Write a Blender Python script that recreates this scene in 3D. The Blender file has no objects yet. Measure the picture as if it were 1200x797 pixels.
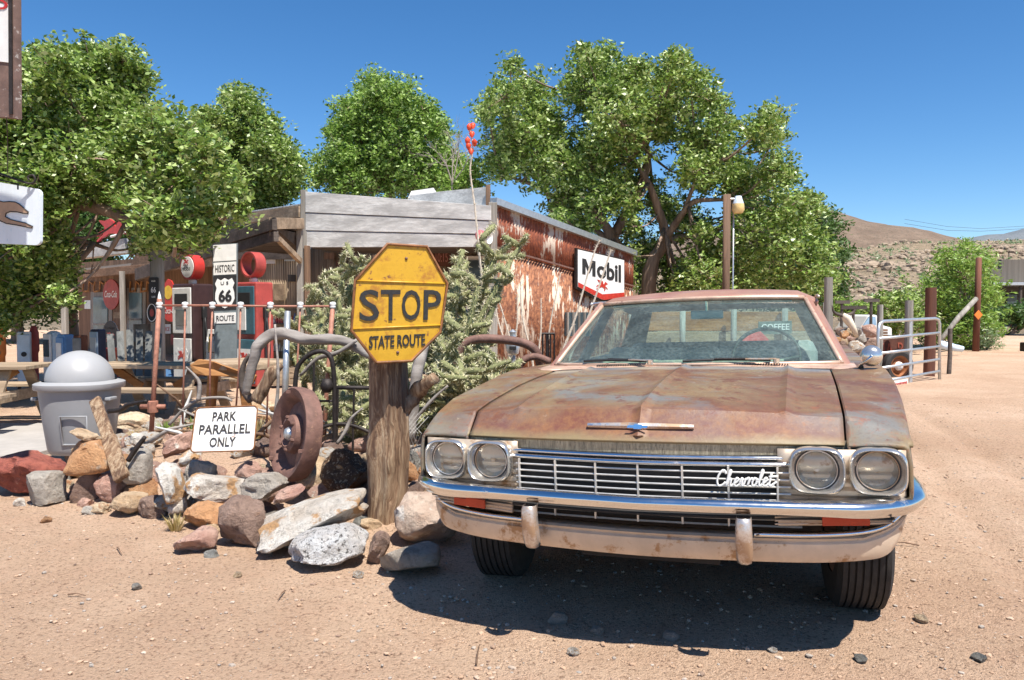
import bpy, math, random
import numpy as np
from mathutils import Vector, Matrix, noise
random.seed(7); rng = np.random.default_rng(7)
SC = bpy.context.scene; COL = SC.collection
R = math.radians
# ------------------------------------------------------------------ camera model (real pose, metres)
F = 915.0; CAMZ = 1.2906; PIT = 0.0381
CP, SP = math.cos(PIT), math.sin(PIT)
CAM = Vector((0, 0, CAMZ))
def ray(px, py):
    x = (px-600)/F; u = (398.5-py)/F
    return Vector((x, CP+u*SP, -SP+u*CP))
def W(px, py, D):
    r = ray(px, py); return CAM + r*(D/r.y)
def plane_hit(px, py, P, n):
    r = ray(px, py); return CAM + r*((Vector(P)-CAM).dot(n)/r.dot(n))
CX, CY, YAW, ROLL = 0.7537, 3.6334, 0.3493, 0.0308
def sstep(a, b, x):
    t = min(1, max(0, (x-a)/(b-a))); return t*t*(3-2*t)
def lx(X, Y): return (X-CX)*math.cos(YAW) - (Y-CY)*math.sin(YAW)
def base_z(X, Y):
    z = .046*math.tanh(lx(X, Y)*.67)*sstep(40, 12, Y)
    # mound of stones behind the rock border
    t = ((X+3.07)*2.34+(Y-5.3)*(-1.1))/(2.34**2+1.1**2)
    dist = ((X+3.07)*1.1+(Y-5.3)*2.34)/math.hypot(2.34, 1.1)
    side = -lx(X, Y)-1.25
    m = sstep(-.05, 1.0, dist)*sstep(3.6, 1.8, dist)*sstep(0, .5, side)*sstep(-4.1, -3.0, X)
    z += .24*m
    return z
def gz(X, Y):
    z = base_z(X, Y)
    if Y < 40 and abs(X) < 25:
        z += .022*(noise.noise(Vector((X*.7, Y*.7, 3)))) + .008*noise.noise(Vector((X*3.1, Y*3.1, 8)))
        l_ = lx(X, Y)
        for r_ in (1.55, 3.0, 1.95+.18*math.sin(Y*.35), 3.4+.18*math.sin(Y*.35)): z -= .032*math.exp(-((l_-r_)/.09)**2)-.006*math.exp(-((abs(l_-r_)-.15)/.05)**2)
    return z
def G(px, py):
    r = ray(px, py); D = -CAMZ/r.z*r.y
    p = W(px, py, D)
    for _ in range(4):
        t = (gz(p.x, p.y)-CAMZ)/r.z; p = CAM + r*t
    return p
# ------------------------------------------------------------------ materials
def newmat(name):
    m = bpy.data.materials.new(name); m.use_nodes = True
    nt = m.node_tree; b = nt.nodes['Principled BSDF']; return m, nt, b
def N(nt, t, **kw):
    n = nt.nodes.new(t)
    for k, v in kw.items(): setattr(n, k, v)
    return n
def ramp(nt, src, stops, interp='LINEAR'):
    r = N(nt, 'ShaderNodeValToRGB'); e = r.color_ramp; e.interpolation = interp
    while len(e.elements) < len(stops): e.elements.new(.5)
    for el, (p, c) in zip(e.elements, stops):
        el.position = p; el.color = (c, c, c, 1) if isinstance(c, (int, float)) else (*c, 1)
    nt.links.new(src, r.inputs[0]); return r.outputs[0]
def coords(nt, scale=(1, 1, 1), rnd=False, kind='Object'):
    tc = N(nt, 'ShaderNodeTexCoord'); mp = N(nt, 'ShaderNodeMapping')
    mp.inputs['Scale'].default_value = scale
    nt.links.new(tc.outputs[kind], mp.inputs['Vector'])
    if rnd:
        oi = N(nt, 'ShaderNodeObjectInfo'); mu = N(nt, 'ShaderNodeMath', operation='MULTIPLY'); mu.inputs[1].default_value = 37
        nt.links.new(oi.outputs['Random'], mu.inputs[0]); nt.links.new(mu.outputs[0], mp.inputs['Location'])
    return mp.outputs[0]
def noisetex(nt, vec, scale, detail=6, rough=.6, dist=0):
    n = N(nt, 'ShaderNodeTexNoise'); n.inputs['Scale'].default_value = scale; n.inputs['Detail'].default_value = detail
    n.inputs['Roughness'].default_value = rough; n.inputs['Distortion'].default_value = dist
    nt.links.new(vec, n.inputs['Vector']); return n.outputs[0]
def mixc(nt, fac, a, b, mode='MIX'):
    m = N(nt, 'ShaderNodeMix', data_type='RGBA', blend_type=mode)
    for inp, v in ((m.inputs[0], fac), (m.inputs[6], a), (m.inputs[7], b)):
        if hasattr(v, 'links') or hasattr(v, 'is_linked'): nt.links.new(v, inp)
        elif isinstance(v, (int, float)): inp.default_value = v
        else: inp.default_value = (*v, 1)
    return m.outputs[2]
def bump(nt, b, h, dist, strength=1.0):
    n = N(nt, 'ShaderNodeBump'); n.inputs['Distance'].default_value = dist; n.inputs['Strength'].default_value = strength
    nt.links.new(h, n.inputs['Height']); nt.links.new(n.outputs[0], b.inputs['Normal'])
def plain(name, col, rough=.6, metal=0, var=.25, scale=8, bmp=.0, coat=0, stretch=(1, 1, 1), dirt=None):
    m, nt, b = newmat(name); v = coords(nt, stretch, True)
    n1 = noisetex(nt, v, scale, 8, .65)
    lo = tuple(c*(1-var) for c in col); hi = tuple(min(1, c*(1+var)) for c in col)
    c = ramp(nt, n1, [(.3, lo), (.7, hi)])
    if dirt:
        n2 = noisetex(nt, v, scale*2.3, 10, .7)
        c = mixc(nt, ramp(nt, n2, [(dirt[1], 0.0), (dirt[1]+.08, 1.0)]), c, dirt[0])
    nt.links.new(c, b.inputs['Base Color'])
    b.inputs['Roughness'].default_value = rough; b.inputs['Metallic'].default_value = metal
    b.inputs['Coat Weight'].default_value = coat
    if bmp: bump(nt, b, noisetex(nt, v, scale*4, 8, .7), bmp)
    return m
def wood(name, c1, c2, axis='x', rough=.85, scale=1.0, c3=None):
    m, nt, b = newmat(name)
    s = {'x': (1.2, 22, 22), 'y': (22, 1.2, 22), 'z': (22, 22, 1.2)}[axis]
    v = coords(nt, tuple(a*scale for a in s), True)
    n1 = noisetex(nt, v, 1.0, 8, .7, .6)
    c = ramp(nt, n1, [(.3, c1), (.5, tuple((a+b_)/2 for a, b_ in zip(c1, c2))), (.68, c2)])
    v2 = coords(nt, tuple(a*scale*.22 for a in s), True)
    n2 = noisetex(nt, v2, 1.0, 5, .6)
    c = mixc(nt, ramp(nt, n2, [(.42, 0.0), (.6, .6)]), c, c3 or tuple(x*.55 for x in c1))
    nt.links.new(c, b.inputs['Base Color']); b.inputs['Roughness'].default_value = rough
    bump(nt, b, n1, .006)
    return m
M = {}
M['wood_grey'] = wood('wood_grey', (.44, .43, .41), (.72, .71, .68), 'x', c3=(.28, .27, .26))
M['wood_grey_z'] = wood('wood_grey_z', (.2, .18, .15), (.42, .39, .35), 'z')
M['wood_brown'] = wood('wood_brown', (.13, .075, .045), (.30, .18, .11), 'z')
M['wood_brown_x'] = wood('wood_brown_x', (.13, .075, .045), (.30, .18, .11), 'x')
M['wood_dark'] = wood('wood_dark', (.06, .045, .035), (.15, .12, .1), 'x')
M['wood_post'] = wood('wood_post', (.15, .085, .045), (.50, .36, .23), 'z', c3=(.085, .05, .032))
M['wood_tan'] = wood('wood_tan', (.26, .18, .11), (.50, .38, .26), 'x')
M['wood_orange'] = wood('wood_orange', (.3, .12, .035), (.55, .28, .1), 'x')
M['wood_red'] = wood('wood_red', (.10, .035, .022), (.20, .075, .04), 'z')
def post_mat(name):
    m, nt, b = newmat(name); v = coords(nt, (1, 1, 1)); w1 = noisetex(nt, coords(nt, (3, 3, 1.6)), 1.6, 3, .5)
    cb_ = N(nt, 'ShaderNodeVectorMath', operation='ADD'); sc = N(nt, 'ShaderNodeVectorMath', operation='SCALE'); sc.inputs['Scale'].default_value = .16
    nt.links.new(w1, sc.inputs[0]); nt.links.new(v, cb_.inputs[0]); nt.links.new(sc.outputs[0], cb_.inputs[1])
    mp = N(nt, 'ShaderNodeMapping'); mp.inputs['Scale'].default_value = (38, 38, 2.2); nt.links.new(cb_.outputs[0], mp.inputs[0])
    n1 = noisetex(nt, mp.outputs[0], 1, 9, .72, .3); mp2 = N(nt, 'ShaderNodeMapping'); mp2.inputs['Scale'].default_value = (14, 14, 1.6); nt.links.new(cb_.outputs[0], mp2.inputs[0]); n2 = noisetex(nt, mp2.outputs[0], 1, 5, .6, .5)
    c = ramp(nt, n1, [(.30, (.07, .04, .025)), (.42, (.22, .125, .07)), (.54, (.38, .26, .16)), (.68, (.56, .44, .31))])
    c = mixc(nt, ramp(nt, n2, [(.38, .85), (.5, 0.0)]), c, (.10, .05, .03)); nt.links.new(c, b.inputs['Base Color']); b.inputs['Roughness'].default_value = .88
    ad = N(nt, 'ShaderNodeMath', operation='ADD'); nt.links.new(n1, ad.inputs[0]); nt.links.new(n2, ad.inputs[1]); bump(nt, b, ad.outputs[0], .022); return m
M['wood_post'] = post_mat('gnarled_wood')
M['drift'] = wood('drift', (.18, .15, .13), (.5, .46, .42), 'x', scale=.6)
M['corr_tan'] = wood('corr_tan', (.25, .17, .1), (.48, .37, .25), 'z')
M['black'] = plain('black', (.015, .015, .016), .6)
M['rubber'] = plain('rubber', (.028, .026, .025), .8, var=.4, scale=30, bmp=.002)
M['iron'] = plain('iron', (.035, .028, .026), .6, .5, .5, 20, .003)
M['rust_dark'] = plain('rust_dark', (.17, .09, .07), .75, .1, .4, 12, .004, dirt=((.27, .15, .1), .58))
M['rust_pipe'] = plain('rust_pipe', (.34, .15, .1), .65, .1, .35, 25, .002, dirt=((.5, .3, .22), .62))
M['bezel_silver'] = plain('bezel_silver', (.74, .70, .64), .2, .85, .12, 9, .0006, dirt=((.4, .28, .2), .70))
M['bar_silver'] = plain('bar_silver', (.66, .63, .58), .35, .45, .15, 30, 0, dirt=((.35, .22, .15), .66))
M['galv'] = plain('galv', (.55, .57, .58), .38, .75, .15, 15, .001, dirt=((.35, .3, .26), .68))
M['white'] = plain('white', (.75, .74, .71), .5, 0, .1, 9, 0, dirt=((.35, .25, .17), .72))
M['white_clean'] = plain('white_clean', (.8, .8, .78), .45, 0, .05)
M['letter_black'] = plain('letter_black', (.02, .02, .02), .6, 0, .5, 60, 0, dirt=((.45, .3, .04), .66))
M['ink'] = plain('ink', (.02, .02, .022), .6)
M['red'] = plain('red', (.5, .035, .025), .4, 0, .2, 8, dirt=((.3, .1, .06), .7))
M['red_faded'] = plain('red_faded', (.36, .055, .045), .55, 0, .25, 6, 0, dirt=((.2, .05, .04), .6))
M['blue_dark'] = plain('blue_dark', (.02, .03, .07), .5)
M['blue'] = plain('blue', (.12, .27, .52), .45, 0, .15)
M['teal'] = plain('teal', (.045, .13, .17), .5, 0, .25, 6, 0, dirt=((.2, .2, .17), .68))
M['plum'] = plain('plum', (.045, .02, .02), .5, 0, .3)
M['yellow'] = plain('yellow', (.72, .46, .04), .5)
M['orange'] = plain('orange', (.75, .2, .03), .5)
M['plastic_grey'] = plain('plastic_grey', (.27, .275, .285), .45, 0, .06, 4, .0006)
M['plastic_lid'] = plain('plastic_lid', (.33, .33, .335), .42, 0, .05, 4)
M['concrete'] = plain('concrete', (.36, .33, .30), .9, 0, .12, 5, .004)
M['pale_blue'] = plain('pale_blue', (.55, .66, .75), .5, 0, .12)
def glass_mat(name, tint=(1, 1, 1), rough=0.0, alpha=.0, dirt=0.0):
    m, nt, b = newmat(name)
    out = nt.nodes['Material Output']; nt.nodes.remove(b)
    tr = N(nt, 'ShaderNodeBsdfTransparent'); tr.inputs[0].default_value = (*tint, 1)
    gl = N(nt, 'ShaderNodeBsdfGlossy'); gl.inputs['Roughness'].default_value = rough
    fr = N(nt, 'ShaderNodeFresnel'); ge = N(nt, 'ShaderNodeNewGeometry'); mm = N(nt, 'ShaderNodeMapRange'); nt.links.new(ge.outputs['Backfacing'], mm.inputs[0]); mm.inputs[3].default_value = 1.52; mm.inputs[4].default_value = 1/1.52; nt.links.new(mm.outputs[0], fr.inputs[0])
    mx = N(nt, 'ShaderNodeMixShader'); nt.links.new(fr.outputs[0], mx.inputs[0])
    nt.links.new(tr.outputs[0], mx.inputs[1]); nt.links.new(gl.outputs[0], mx.inputs[2])
    o = mx.outputs[0]
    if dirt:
        dirt_haze = N(nt, 'ShaderNodeBsdfDiffuse'); dirt_haze.inputs[0].default_value = (.50, .62, .58, 1)  # teal film: dirt, and on the windshield the sky's reflected haze painted in
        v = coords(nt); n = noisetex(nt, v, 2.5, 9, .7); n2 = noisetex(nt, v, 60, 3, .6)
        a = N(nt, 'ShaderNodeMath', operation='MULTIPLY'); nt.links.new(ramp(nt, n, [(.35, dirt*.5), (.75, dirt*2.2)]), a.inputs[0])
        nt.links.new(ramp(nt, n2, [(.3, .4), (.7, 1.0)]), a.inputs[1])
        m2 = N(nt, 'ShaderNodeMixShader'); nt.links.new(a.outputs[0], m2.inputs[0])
        nt.links.new(o, m2.inputs[1]); nt.links.new(dirt_haze.outputs[0], m2.inputs[2]); o = m2.outputs[0]
    nt.links.new(o, out.inputs[0]); return m
M['windshield'] = glass_mat('windshield', (.66, .90, .86), .0, dirt=.11)  # heavy film carries painted sky-reflection haze as well as dirt
M['glass'] = glass_mat('glass', (.85, .93, .93), 0.02, dirt=.03)
M['window_dark'] = plain('window_dark', (.06, .085, .1), .12, 0, .5, 3)
def chrome(name, dirtamt=.6, pit=.3, rough=.1):
    m, nt, b = newmat(name); v = coords(nt)
    n1 = noisetex(nt, v, 4, 10, .75); n2 = noisetex(nt, v, 90, 4, .7)
    d = ramp(nt, n1, [(dirtamt, 0.0), (dirtamt+.14, 1.0)])
    p = ramp(nt, n2, [(.60, 0.0), (.70, 1.0)])
    a = N(nt, 'ShaderNodeMath', operation='MULTIPLY'); nt.links.new(p, a.inputs[0]); a.inputs[1].default_value = pit
    c = mixc(nt, d, (.78, .77, .75), (.45, .30, .19)); c = mixc(nt, a.outputs[0], c, (.22, .1, .05))
    nt.links.new(c, b.inputs['Base Color'])
    mt = N(nt, 'ShaderNodeMath', operation='SUBTRACT', use_clamp=True); mt.inputs[0].default_value = 1
    a2 = N(nt, 'ShaderNodeMath', operation='MULTIPLY'); a2.inputs[1].default_value = .55; nt.links.new(d, a2.inputs[0]); nt.links.new(a2.outputs[0], mt.inputs[1])
    nt.links.new(mt.outputs[0], b.inputs['Metallic'])
    nt.links.new(ramp(nt, n1, [(.3, rough), (dirtamt, rough+.1), (dirtamt+.14, .5)]), b.inputs['Roughness'])
    bump(nt, b, noisetex(nt, v, 7, 4, .5), .002)
    return m
M['chrome'] = chrome('chrome'); M['chrome_clean'] = chrome('chrome_clean', .78, .05, .06)
M['chrome_old'] = chrome('chrome_old', .42, .6, .25)
M['chrome_tan'] = plain('chrome_tan', (.62, .50, .38), .38, .35, .2, 5, .001, dirt=((.38, .22, .11), .55))
def car_paint(name, kind=0):
    m, nt, b = newmat(name); v = coords(nt, (1, 1, 1))
    n1 = noisetex(nt, v, 1.7, 8, .6, .4); n2 = noisetex(nt, v, 3.4, 9, .65, .3); n3 = noisetex(nt, v, 26, 8, .75)
    n4 = noisetex(nt, coords(nt, (1.0, 1.3, 1)), 2.0, 8, .6, .8)
    base = ramp(nt, n1, [(.28, (.10, .038, .022)), (.40, (.15, .072, .038)), (.48, (.18, .108, .056)), (.56, (.21, .155, .085)), (.66, (.24, .20, .135)), (.8, (.32, .275, .20))])
    # bleached bluish-grey bands, ochre fade and orange rust breaking through
    c = mixc(nt, ramp(nt, n4, [(.50, 0.0), (.64, .8)]), base, (.16, .17, .165))
    c = mixc(nt, ramp(nt, n2, [(.52, 0.0), (.66, .62)]), c, (.24, .165, .08))
    n5 = noisetex(nt, v, 75, 6, .8); n6 = noisetex(nt, v, 9, 9, .8)
    c = mixc(nt, ramp(nt, n3, [(.54, 0.0), (.64, .55)]), c, (.26, .085, .04)); c = mixc(nt, ramp(nt, n6, [(.57, 0.0), (.585, .8)]), c, (.13, .05, .03)); c = mixc(nt, ramp(nt, n6, [(.36, .7), (.375, 0.0)]), c, (.36, .30, .22)); c = mixc(nt, ramp(nt, n5, [(.36, .5), (.46, 0.0)]), c, (.10, .06, .045))
    sep = N(nt, 'ShaderNodeSeparateXYZ'); tc = N(nt, 'ShaderNodeTexCoord'); nt.links.new(tc.outputs['Object'], sep.inputs[0])
    if kind == 1:   # roof: more chalky pink
        c = mixc(nt, .5, c, (.42, .2, .17))
    if kind == 0:
        # the nose of the hood has lost its paint to red primer and ochre along its lower lip
        ad = N(nt, 'ShaderNodeMath', operation='ADD'); ml = N(nt, 'ShaderNodeMath', operation='MULTIPLY'); ml.inputs[1].default_value = .12
        nt.links.new(n2, ml.inputs[0]); nt.links.new(sep.outputs[1], ad.inputs[0]); nt.links.new(ml.outputs[0], ad.inputs[1])
        f1 = ramp(nt, ad.outputs[0], [(0, 0.0), (1, 0.0)])
        mr = N(nt, 'ShaderNodeMapRange'); nt.links.new(ad.outputs[0], mr.inputs[0]); mr.inputs[1].default_value = -.45; mr.inputs[2].default_value = -.60
        mr.inputs[4].default_value = .75
        c = mixc(nt, mr.outputs[0], c, mixc(nt, ramp(nt, n3, [(.4, 0.0), (.65, 1.0)]), (.15, .045, .035), (.25, .115, .05)))
        mz = N(nt, 'ShaderNodeMapRange'); ad2 = N(nt, 'ShaderNodeMath', operation='ADD')
        nt.links.new(sep.outputs[2], ad2.inputs[0]); ml2 = N(nt, 'ShaderNodeMath', operation='MULTIPLY'); ml2.inputs[1].default_value = .09
        nt.links.new(n2, ml2.inputs[0]); nt.links.new(ml2.outputs[0], ad2.inputs[1]); nt.links.new(ad2.outputs[0], mz.inputs[0])
        mz.inputs[1].default_value = .87; mz.inputs[2].default_value = .835; mz.inputs[4].default_value = .8
        c = mixc(nt, mz.outputs[0], c, (.25, .20, .105))
        # bare bluish metal across the back of the hood under the windscreen
        mb = N(nt, 'ShaderNodeMapRange'); nt.links.new(ad.outputs[0], mb.inputs[0]); mb.inputs[1].default_value = .50; mb.inputs[2].default_value = .62; mb.inputs[4].default_value = .8
        c = mixc(nt, mb.outputs[0], c, mixc(nt, ramp(nt, n4, [(.42, 0.0), (.55, 1.0)]), (.36, .30, .22), (.15, .175, .20)))
    nt.links.new(c, b.inputs['Base Color'])
    b.inputs['Metallic'].default_value = .0
    nt.links.new(ramp(nt, n2, [(.3, .36), (.7, .6)]), b.inputs['Roughness'])
    b.inputs['Specular IOR Level'].default_value = .4
    bump(nt, b, n6, .004)
    return m
M['paint'] = car_paint('faded_paint', 0); M['paint_side'] = car_paint('faded_paint_side', 2); M['paint_roof'] = car_paint('faded_paint_roof', 1)
def rock_mat(name, c1, c2, c3=None, thr=.58, speck=None, sc=3):
    m, nt, b = newmat(name); v = coords(nt, (1, 1, 1), True)
    n1 = noisetex(nt, v, sc, 10, .7, .3); n2 = noisetex(nt, v, sc*6, 10, .75); n3 = noisetex(nt, v, sc*2.2, 6, .6)
    c = ramp(nt, n1, [(.35, c1), (.62, c2)])
    if c3: c = mixc(nt, ramp(nt, n3, [(thr, 0.0), (thr+.06, 1.0)]), c, c3)
    c = mixc(nt, ramp(nt, n2, [(.36, .55), (.5, 0.0)]), c, tuple(x*.4 for x in c1))
    if speck:
        n4 = noisetex(nt, v, sc*9, 5, .7); c = mixc(nt, ramp(nt, n4, [(.56, 0.0), (.6, .9)]), c, speck)
    nt.links.new(c, b.inputs['Base Color']); b.inputs['Roughness'].default_value = .9
    ad = N(nt, 'ShaderNodeMath', operation='ADD'); nt.links.new(n1, ad.inputs[0]); nt.links.new(n2, ad.inputs[1])
    bump(nt, b, ad.outputs[0], .06)
    return m
ROCK = {
 'white': rock_mat('rock_white', (.60, .50, .40), (.86, .82, .75), (.62, .36, .17), .53) if 1 else rock_mat('rock_white', (0.546, 0.429, 0.338), (0.85, 0.85, 0.78), (0.65, 0.351, 0.156), .58),
 'pale': rock_mat('rock_pale_pink', (.58, .38, .28), (.80, .66, .54), (.86, .78, .7), .58), 'speck': rock_mat('rock_speck', (0.715, 0.65, 0.598), (0.85, 0.85, 0.85), None, .6, (0.065, 0.0585, 0.052), 5),
 'tan': rock_mat('rock_tan', (0.546, 0.351, 0.195), (0.85, 0.676, 0.468), (0.468, 0.208, 0.091), .62),
 'orange': rock_mat('rock_orange', (0.546, 0.247, 0.104), (0.78, 0.442, 0.221), (0.715, 0.546, 0.39), .6),
 'red': rock_mat('rock_red', (0.312, 0.078, 0.0585), (0.546, 0.169, 0.111), (0.78, 0.52, 0.429), .66),
 'brown': rock_mat('rock_brown', (.22, .135, .10), (.40, .27, .21), (0.442, 0.26, 0.169), .6),
 'burnt': rock_mat('rock_burnt', (0.0455, 0.026, 0.0182), (0.208, 0.104, 0.0455), (0.546, 0.286, 0.104), .6, (0.52, 0.39, 0.26), 6),
 'grey': rock_mat('rock_grey', (.36, .31, .26), (.62, .56, .48), (0.65, 0.546, 0.442), .62),
 'bluegrey': rock_mat('rock_bluegrey2', (.17, .17, .155), (.36, .35, .32), (.5, .42, .34), .6) if 1 else rock_mat('rock_bluegrey', (0.13, 0.156, 0.156), (0.312, 0.325, 0.312), (0.52, 0.468, 0.39), .64),
 'pink': rock_mat('rock_pink', (0.494, 0.26, 0.195), (0.806, 0.546, 0.429), (0.85, 0.78, 0.676), .6),
 'hill': rock_mat('rock_hill', (.21, .155, .11), (.38, .29, .205), (.15, .125, .10), .6, None, .5),
}
# ------------------------------------------------------------------ mesh builder
def tag(o, label=None, cat=None, group=None, kind=None):
    if label: o['label'] = label
    if cat: o['category'] = cat
    if group: o['group'] = group
    if kind: o['kind'] = kind
    return o
def empty(name, loc, label, cat, group=None, rz=0):
    o = bpy.data.objects.new(name, None); COL.objects.link(o); o.location = loc; o.rotation_euler = (0, 0, rz)
    o.empty_display_size = .1
    return tag(o, label, cat, group)
def rootof(o):
    while o.parent: o = o.parent
    return o
class MB:
    def __init__(s): s.v = []; s.f = []
    def add(s, vs, fs):
        k = len(s.v); s.v += [Vector(p) for p in vs]; s.f += [tuple(i+k for i in f) for f in fs]; return s
    def box(s, c, size, rz=0, M4=None):
        a, b, d = size[0]/2, size[1]/2, size[2]/2
        vs = [Vector((x, y, z)) for z in (-d, d) for y in (-b, b) for x in (-a, a)]
        Rm = M4 if M4 is not None else Matrix.Rotation(rz, 3, 'Z')
        return s.add([Rm @ v + Vector(c) for v in vs], [(0, 2, 3, 1), (4, 5, 7, 6), (0, 1, 5, 4), (2, 6, 7, 3), (0, 4, 6, 2), (1, 3, 7, 5)])
    def beam(s, a, b, w, h, up=(0, 0, 1)):
        a, b = Vector(a), Vector(b); d = (b-a); L = d.length; d.normalize(); up = Vector(up)
        sd = d.cross(up); sd = sd.normalized() if sd.length > 1e-6 else Vector((1, 0, 0)); u = sd.cross(d)
        Rm = Matrix((d, sd, u)).transposed(); return s.box((a+b)/2, (L, w, h), M4=Rm)
    def tube(s, path, rad, n=8, cap=True, wob=0):
        P = [Vector(p) for p in path]; m = len(P)
        if not hasattr(rad, '__len__'): rad = [rad]*m
        t0 = (P[1]-P[0]).normalized(); ref = Vector((0, 0, 1)) if abs(t0.z) < .9 else Vector((1, 0, 0))
        u = t0.cross(ref).normalized(); vs = []
        for i in range(m):
            t = (P[min(i+1, m-1)]-P[max(i-1, 0)]).normalized()
            u = (u - t*u.dot(t)).normalized(); w = t.cross(u)
            for k in range(n):
                a = 2*math.pi*k/n; r = rad[i]*(1+(wob*noise.noise(P[i]*9+Vector((k*1.7, 0, 0))) if wob else 0))
                vs.append(P[i]+(u*math.cos(a)+w*math.sin(a))*r)
        fs = [(i*n+k, i*n+(k+1) % n, (i+1)*n+(k+1) % n, (i+1)*n+k) for i in range(m-1) for k in range(n)]
        if cap: fs += [tuple(range(n-1, -1, -1)), tuple((m-1)*n+k for k in range(n))]
        return s.add(vs, fs)
    def lathe(s, prof, n=24, M4=None, sx=1, sy=1):
        M4 = M4 or Matrix.Identity(4); vs = []
        for r, z in prof:
            for k in range(n):
                a = 2*math.pi*k/n; vs.append(M4 @ Vector((r*math.cos(a)*sx, r*math.sin(a)*sy, z)))
        m = len(prof)
        fs = [(i*n+k, i*n+(k+1) % n, (i+1)*n+(k+1) % n, (i+1)*n+k) for i in range(m-1) for k in range(n)]
        return s.add(vs, fs)
    def prism(s, poly, off):   # poly: list of 3D points, off: thickness vector
        P = [Vector(p) for p in poly]; n = len(P); off = Vector(off)
        return s.add(P+[p+off for p in P], [tuple(range(n-1, -1, -1)), tuple(range(n, 2*n))]+[(i, (i+1) % n, n+(i+1) % n, n+i) for i in range(n)])
    def grid(s, pts):          # pts[i][j]
        a, b = len(pts), len(pts[0])
        return s.add([p for row in pts for p in row], [(i*b+j, i*b+j+1, (i+1)*b+j+1, (i+1)*b+j) for i in range(a-1) for j in range(b-1)])
    def build(s, name, mat, parent=None, local=False, smooth=False, bevel=0, solid=0, keep=False, subsurf=0, solid_off=-1):
        me = bpy.data.meshes.new(name)
        if parent is not None: off = Vector((0, 0, 0)) if local else rootof(parent).location.copy()
        elif keep: off = Vector((0, 0, 0))
        else:
            xs = [v.x for v in s.v]; ys = [v.y for v in s.v]; off = Vector(((min(xs)+max(xs))/2, (min(ys)+max(ys))/2, min(v.z for v in s.v)))
        me.from_pydata([tuple(v-off) for v in s.v], [], s.f); me.update()
        o = bpy.data.objects.new(name, me); COL.objects.link(o)
        if parent is not None: o.parent = parent
        elif not keep: o.location = off
        for mm in (mat if isinstance(mat, (list, tuple)) else [mat]): me.materials.append(mm)
        import bmesh
        bm = bmesh.new(); bm.from_mesh(me); bmesh.ops.recalc_face_normals(bm, faces=bm.faces); bm.to_mesh(me); bm.free()
        if smooth:
            me.polygons.foreach_set('use_smooth', [True]*len(me.polygons))
            if smooth is not True: me.set_sharp_from_angle(angle=R(smooth))
        if solid:
            md = o.modifiers.new('s', 'SOLIDIFY'); md.thickness = solid; md.offset = solid_off
        if bevel:
            md = o.modifiers.new('b', 'BEVEL'); md.width = bevel; md.segments = 2; md.limit_method = 'ANGLE'; md.angle_limit = R(40)
        if subsurf:
            md = o.modifiers.new('ss', 'SUBSURF'); md.levels = subsurf; md.render_levels = subsurf
        return o
def cat_path(pts, n=8):
    P = [Vector(p) for p in pts]; P = [P[0]*2-P[1]]+P+[P[-1]*2-P[-2]]; out = []
    for i in range(1, len(P)-2):
        for k in range(n):
            t = k/n; a, b, c, d = P[i-1], P[i], P[i+1], P[i+2]
            out.append(.5*((2*b)+(c-a)*t+(2*a-5*b+4*c-d)*t*t+(-a+3*b-3*c+d)*t**3))
    out.append(P[-2]); return out
def lerp_list(vals, m):
    out = []
    for i in range(m):
        t = i/(m-1)*(len(vals)-1); k = min(int(t), len(vals)-2); out.append(vals[k]+(vals[k+1]-vals[k])*(t-k))
    return out
def interp(x, xs, ys): return float(np.interp(x, xs, ys))
# text: normalised outline in the unit square, mapped onto a quad (bl, br, tr, tl)
def text_geo(body, bold=0.0, shear=0.0):
    cu = bpy.data.curves.new('t', 'FONT'); cu.body = body; cu.resolution_u = 3; cu.offset = bold; cu.shear = shear; cu.extrude = .01
    ob = bpy.data.objects.new('t', cu); COL.objects.link(ob); bpy.context.view_layer.update()
    me = bpy.data.meshes.new_from_object(ob.evaluated_get(bpy.context.evaluated_depsgraph_get()))
    vs = [v.co.copy() for v in me.vertices]; fs = [tuple(p.vertices) for p in me.polygons]
    bpy.data.objects.remove(ob); bpy.data.curves.remove(cu); bpy.data.meshes.remove(me)
    x0, x1 = min(v.x for v in vs), max(v.x for v in vs); y0, y1 = min(v.y for v in vs), max(v.y for v in vs)
    return [((v.x-x0)/(x1-x0), (v.y-y0)/(y1-y0), v.z) for v in vs], fs
def qmap(q, u, v): return (q[0]*(1-u)+q[1]*u)*(1-v)+(q[3]*(1-u)+q[2]*u)*v
def qnorm(q):
    n = (q[1]-q[0]).cross(q[3]-q[0]).normalized(); return n
def text_on(mb, body, q, u0, v0, u1, v1, lift=.004, th=.003, bold=.0, shear=0):
    vs, fs = text_geo(body, bold, shear); n = qnorm(q)
    mb.add([qmap(q, u0+(u1-u0)*a, v0+(v1-v0)*b)+n*(lift+(th if z > 0 else 0)) for a, b, z in vs], fs); return mb
def poly_on(mb, pts, q, lift=.003, th=.003):
    n = qnorm(q); P = [qmap(q, a, b)+n*lift for a, b in pts]; mb.prism(P, n*th); return mb
def roundrect(r=.06, n=5, asp=1.0, m=0.0):
    out = []
    for cx_, cy_, a0 in ((1-r-m, r*asp+m, -90), (1-r-m, 1-r*asp-m, 0), (r+m, 1-r*asp-m, 90), (r+m, r*asp+m, 180)):
        for k in range(n+1):
            a = R(a0+90*k/n); out.append((cx_+r*math.cos(a), cy_+r*asp*math.sin(a)))
    return out
def circ(n=28, cx_=.5, cy_=.5, r=.5, ry=None):
    return [(cx_+r*math.cos(2*math.pi*k/n), cy_+(ry or r)*math.sin(2*math.pi*k/n)) for k in range(n)]
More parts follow.
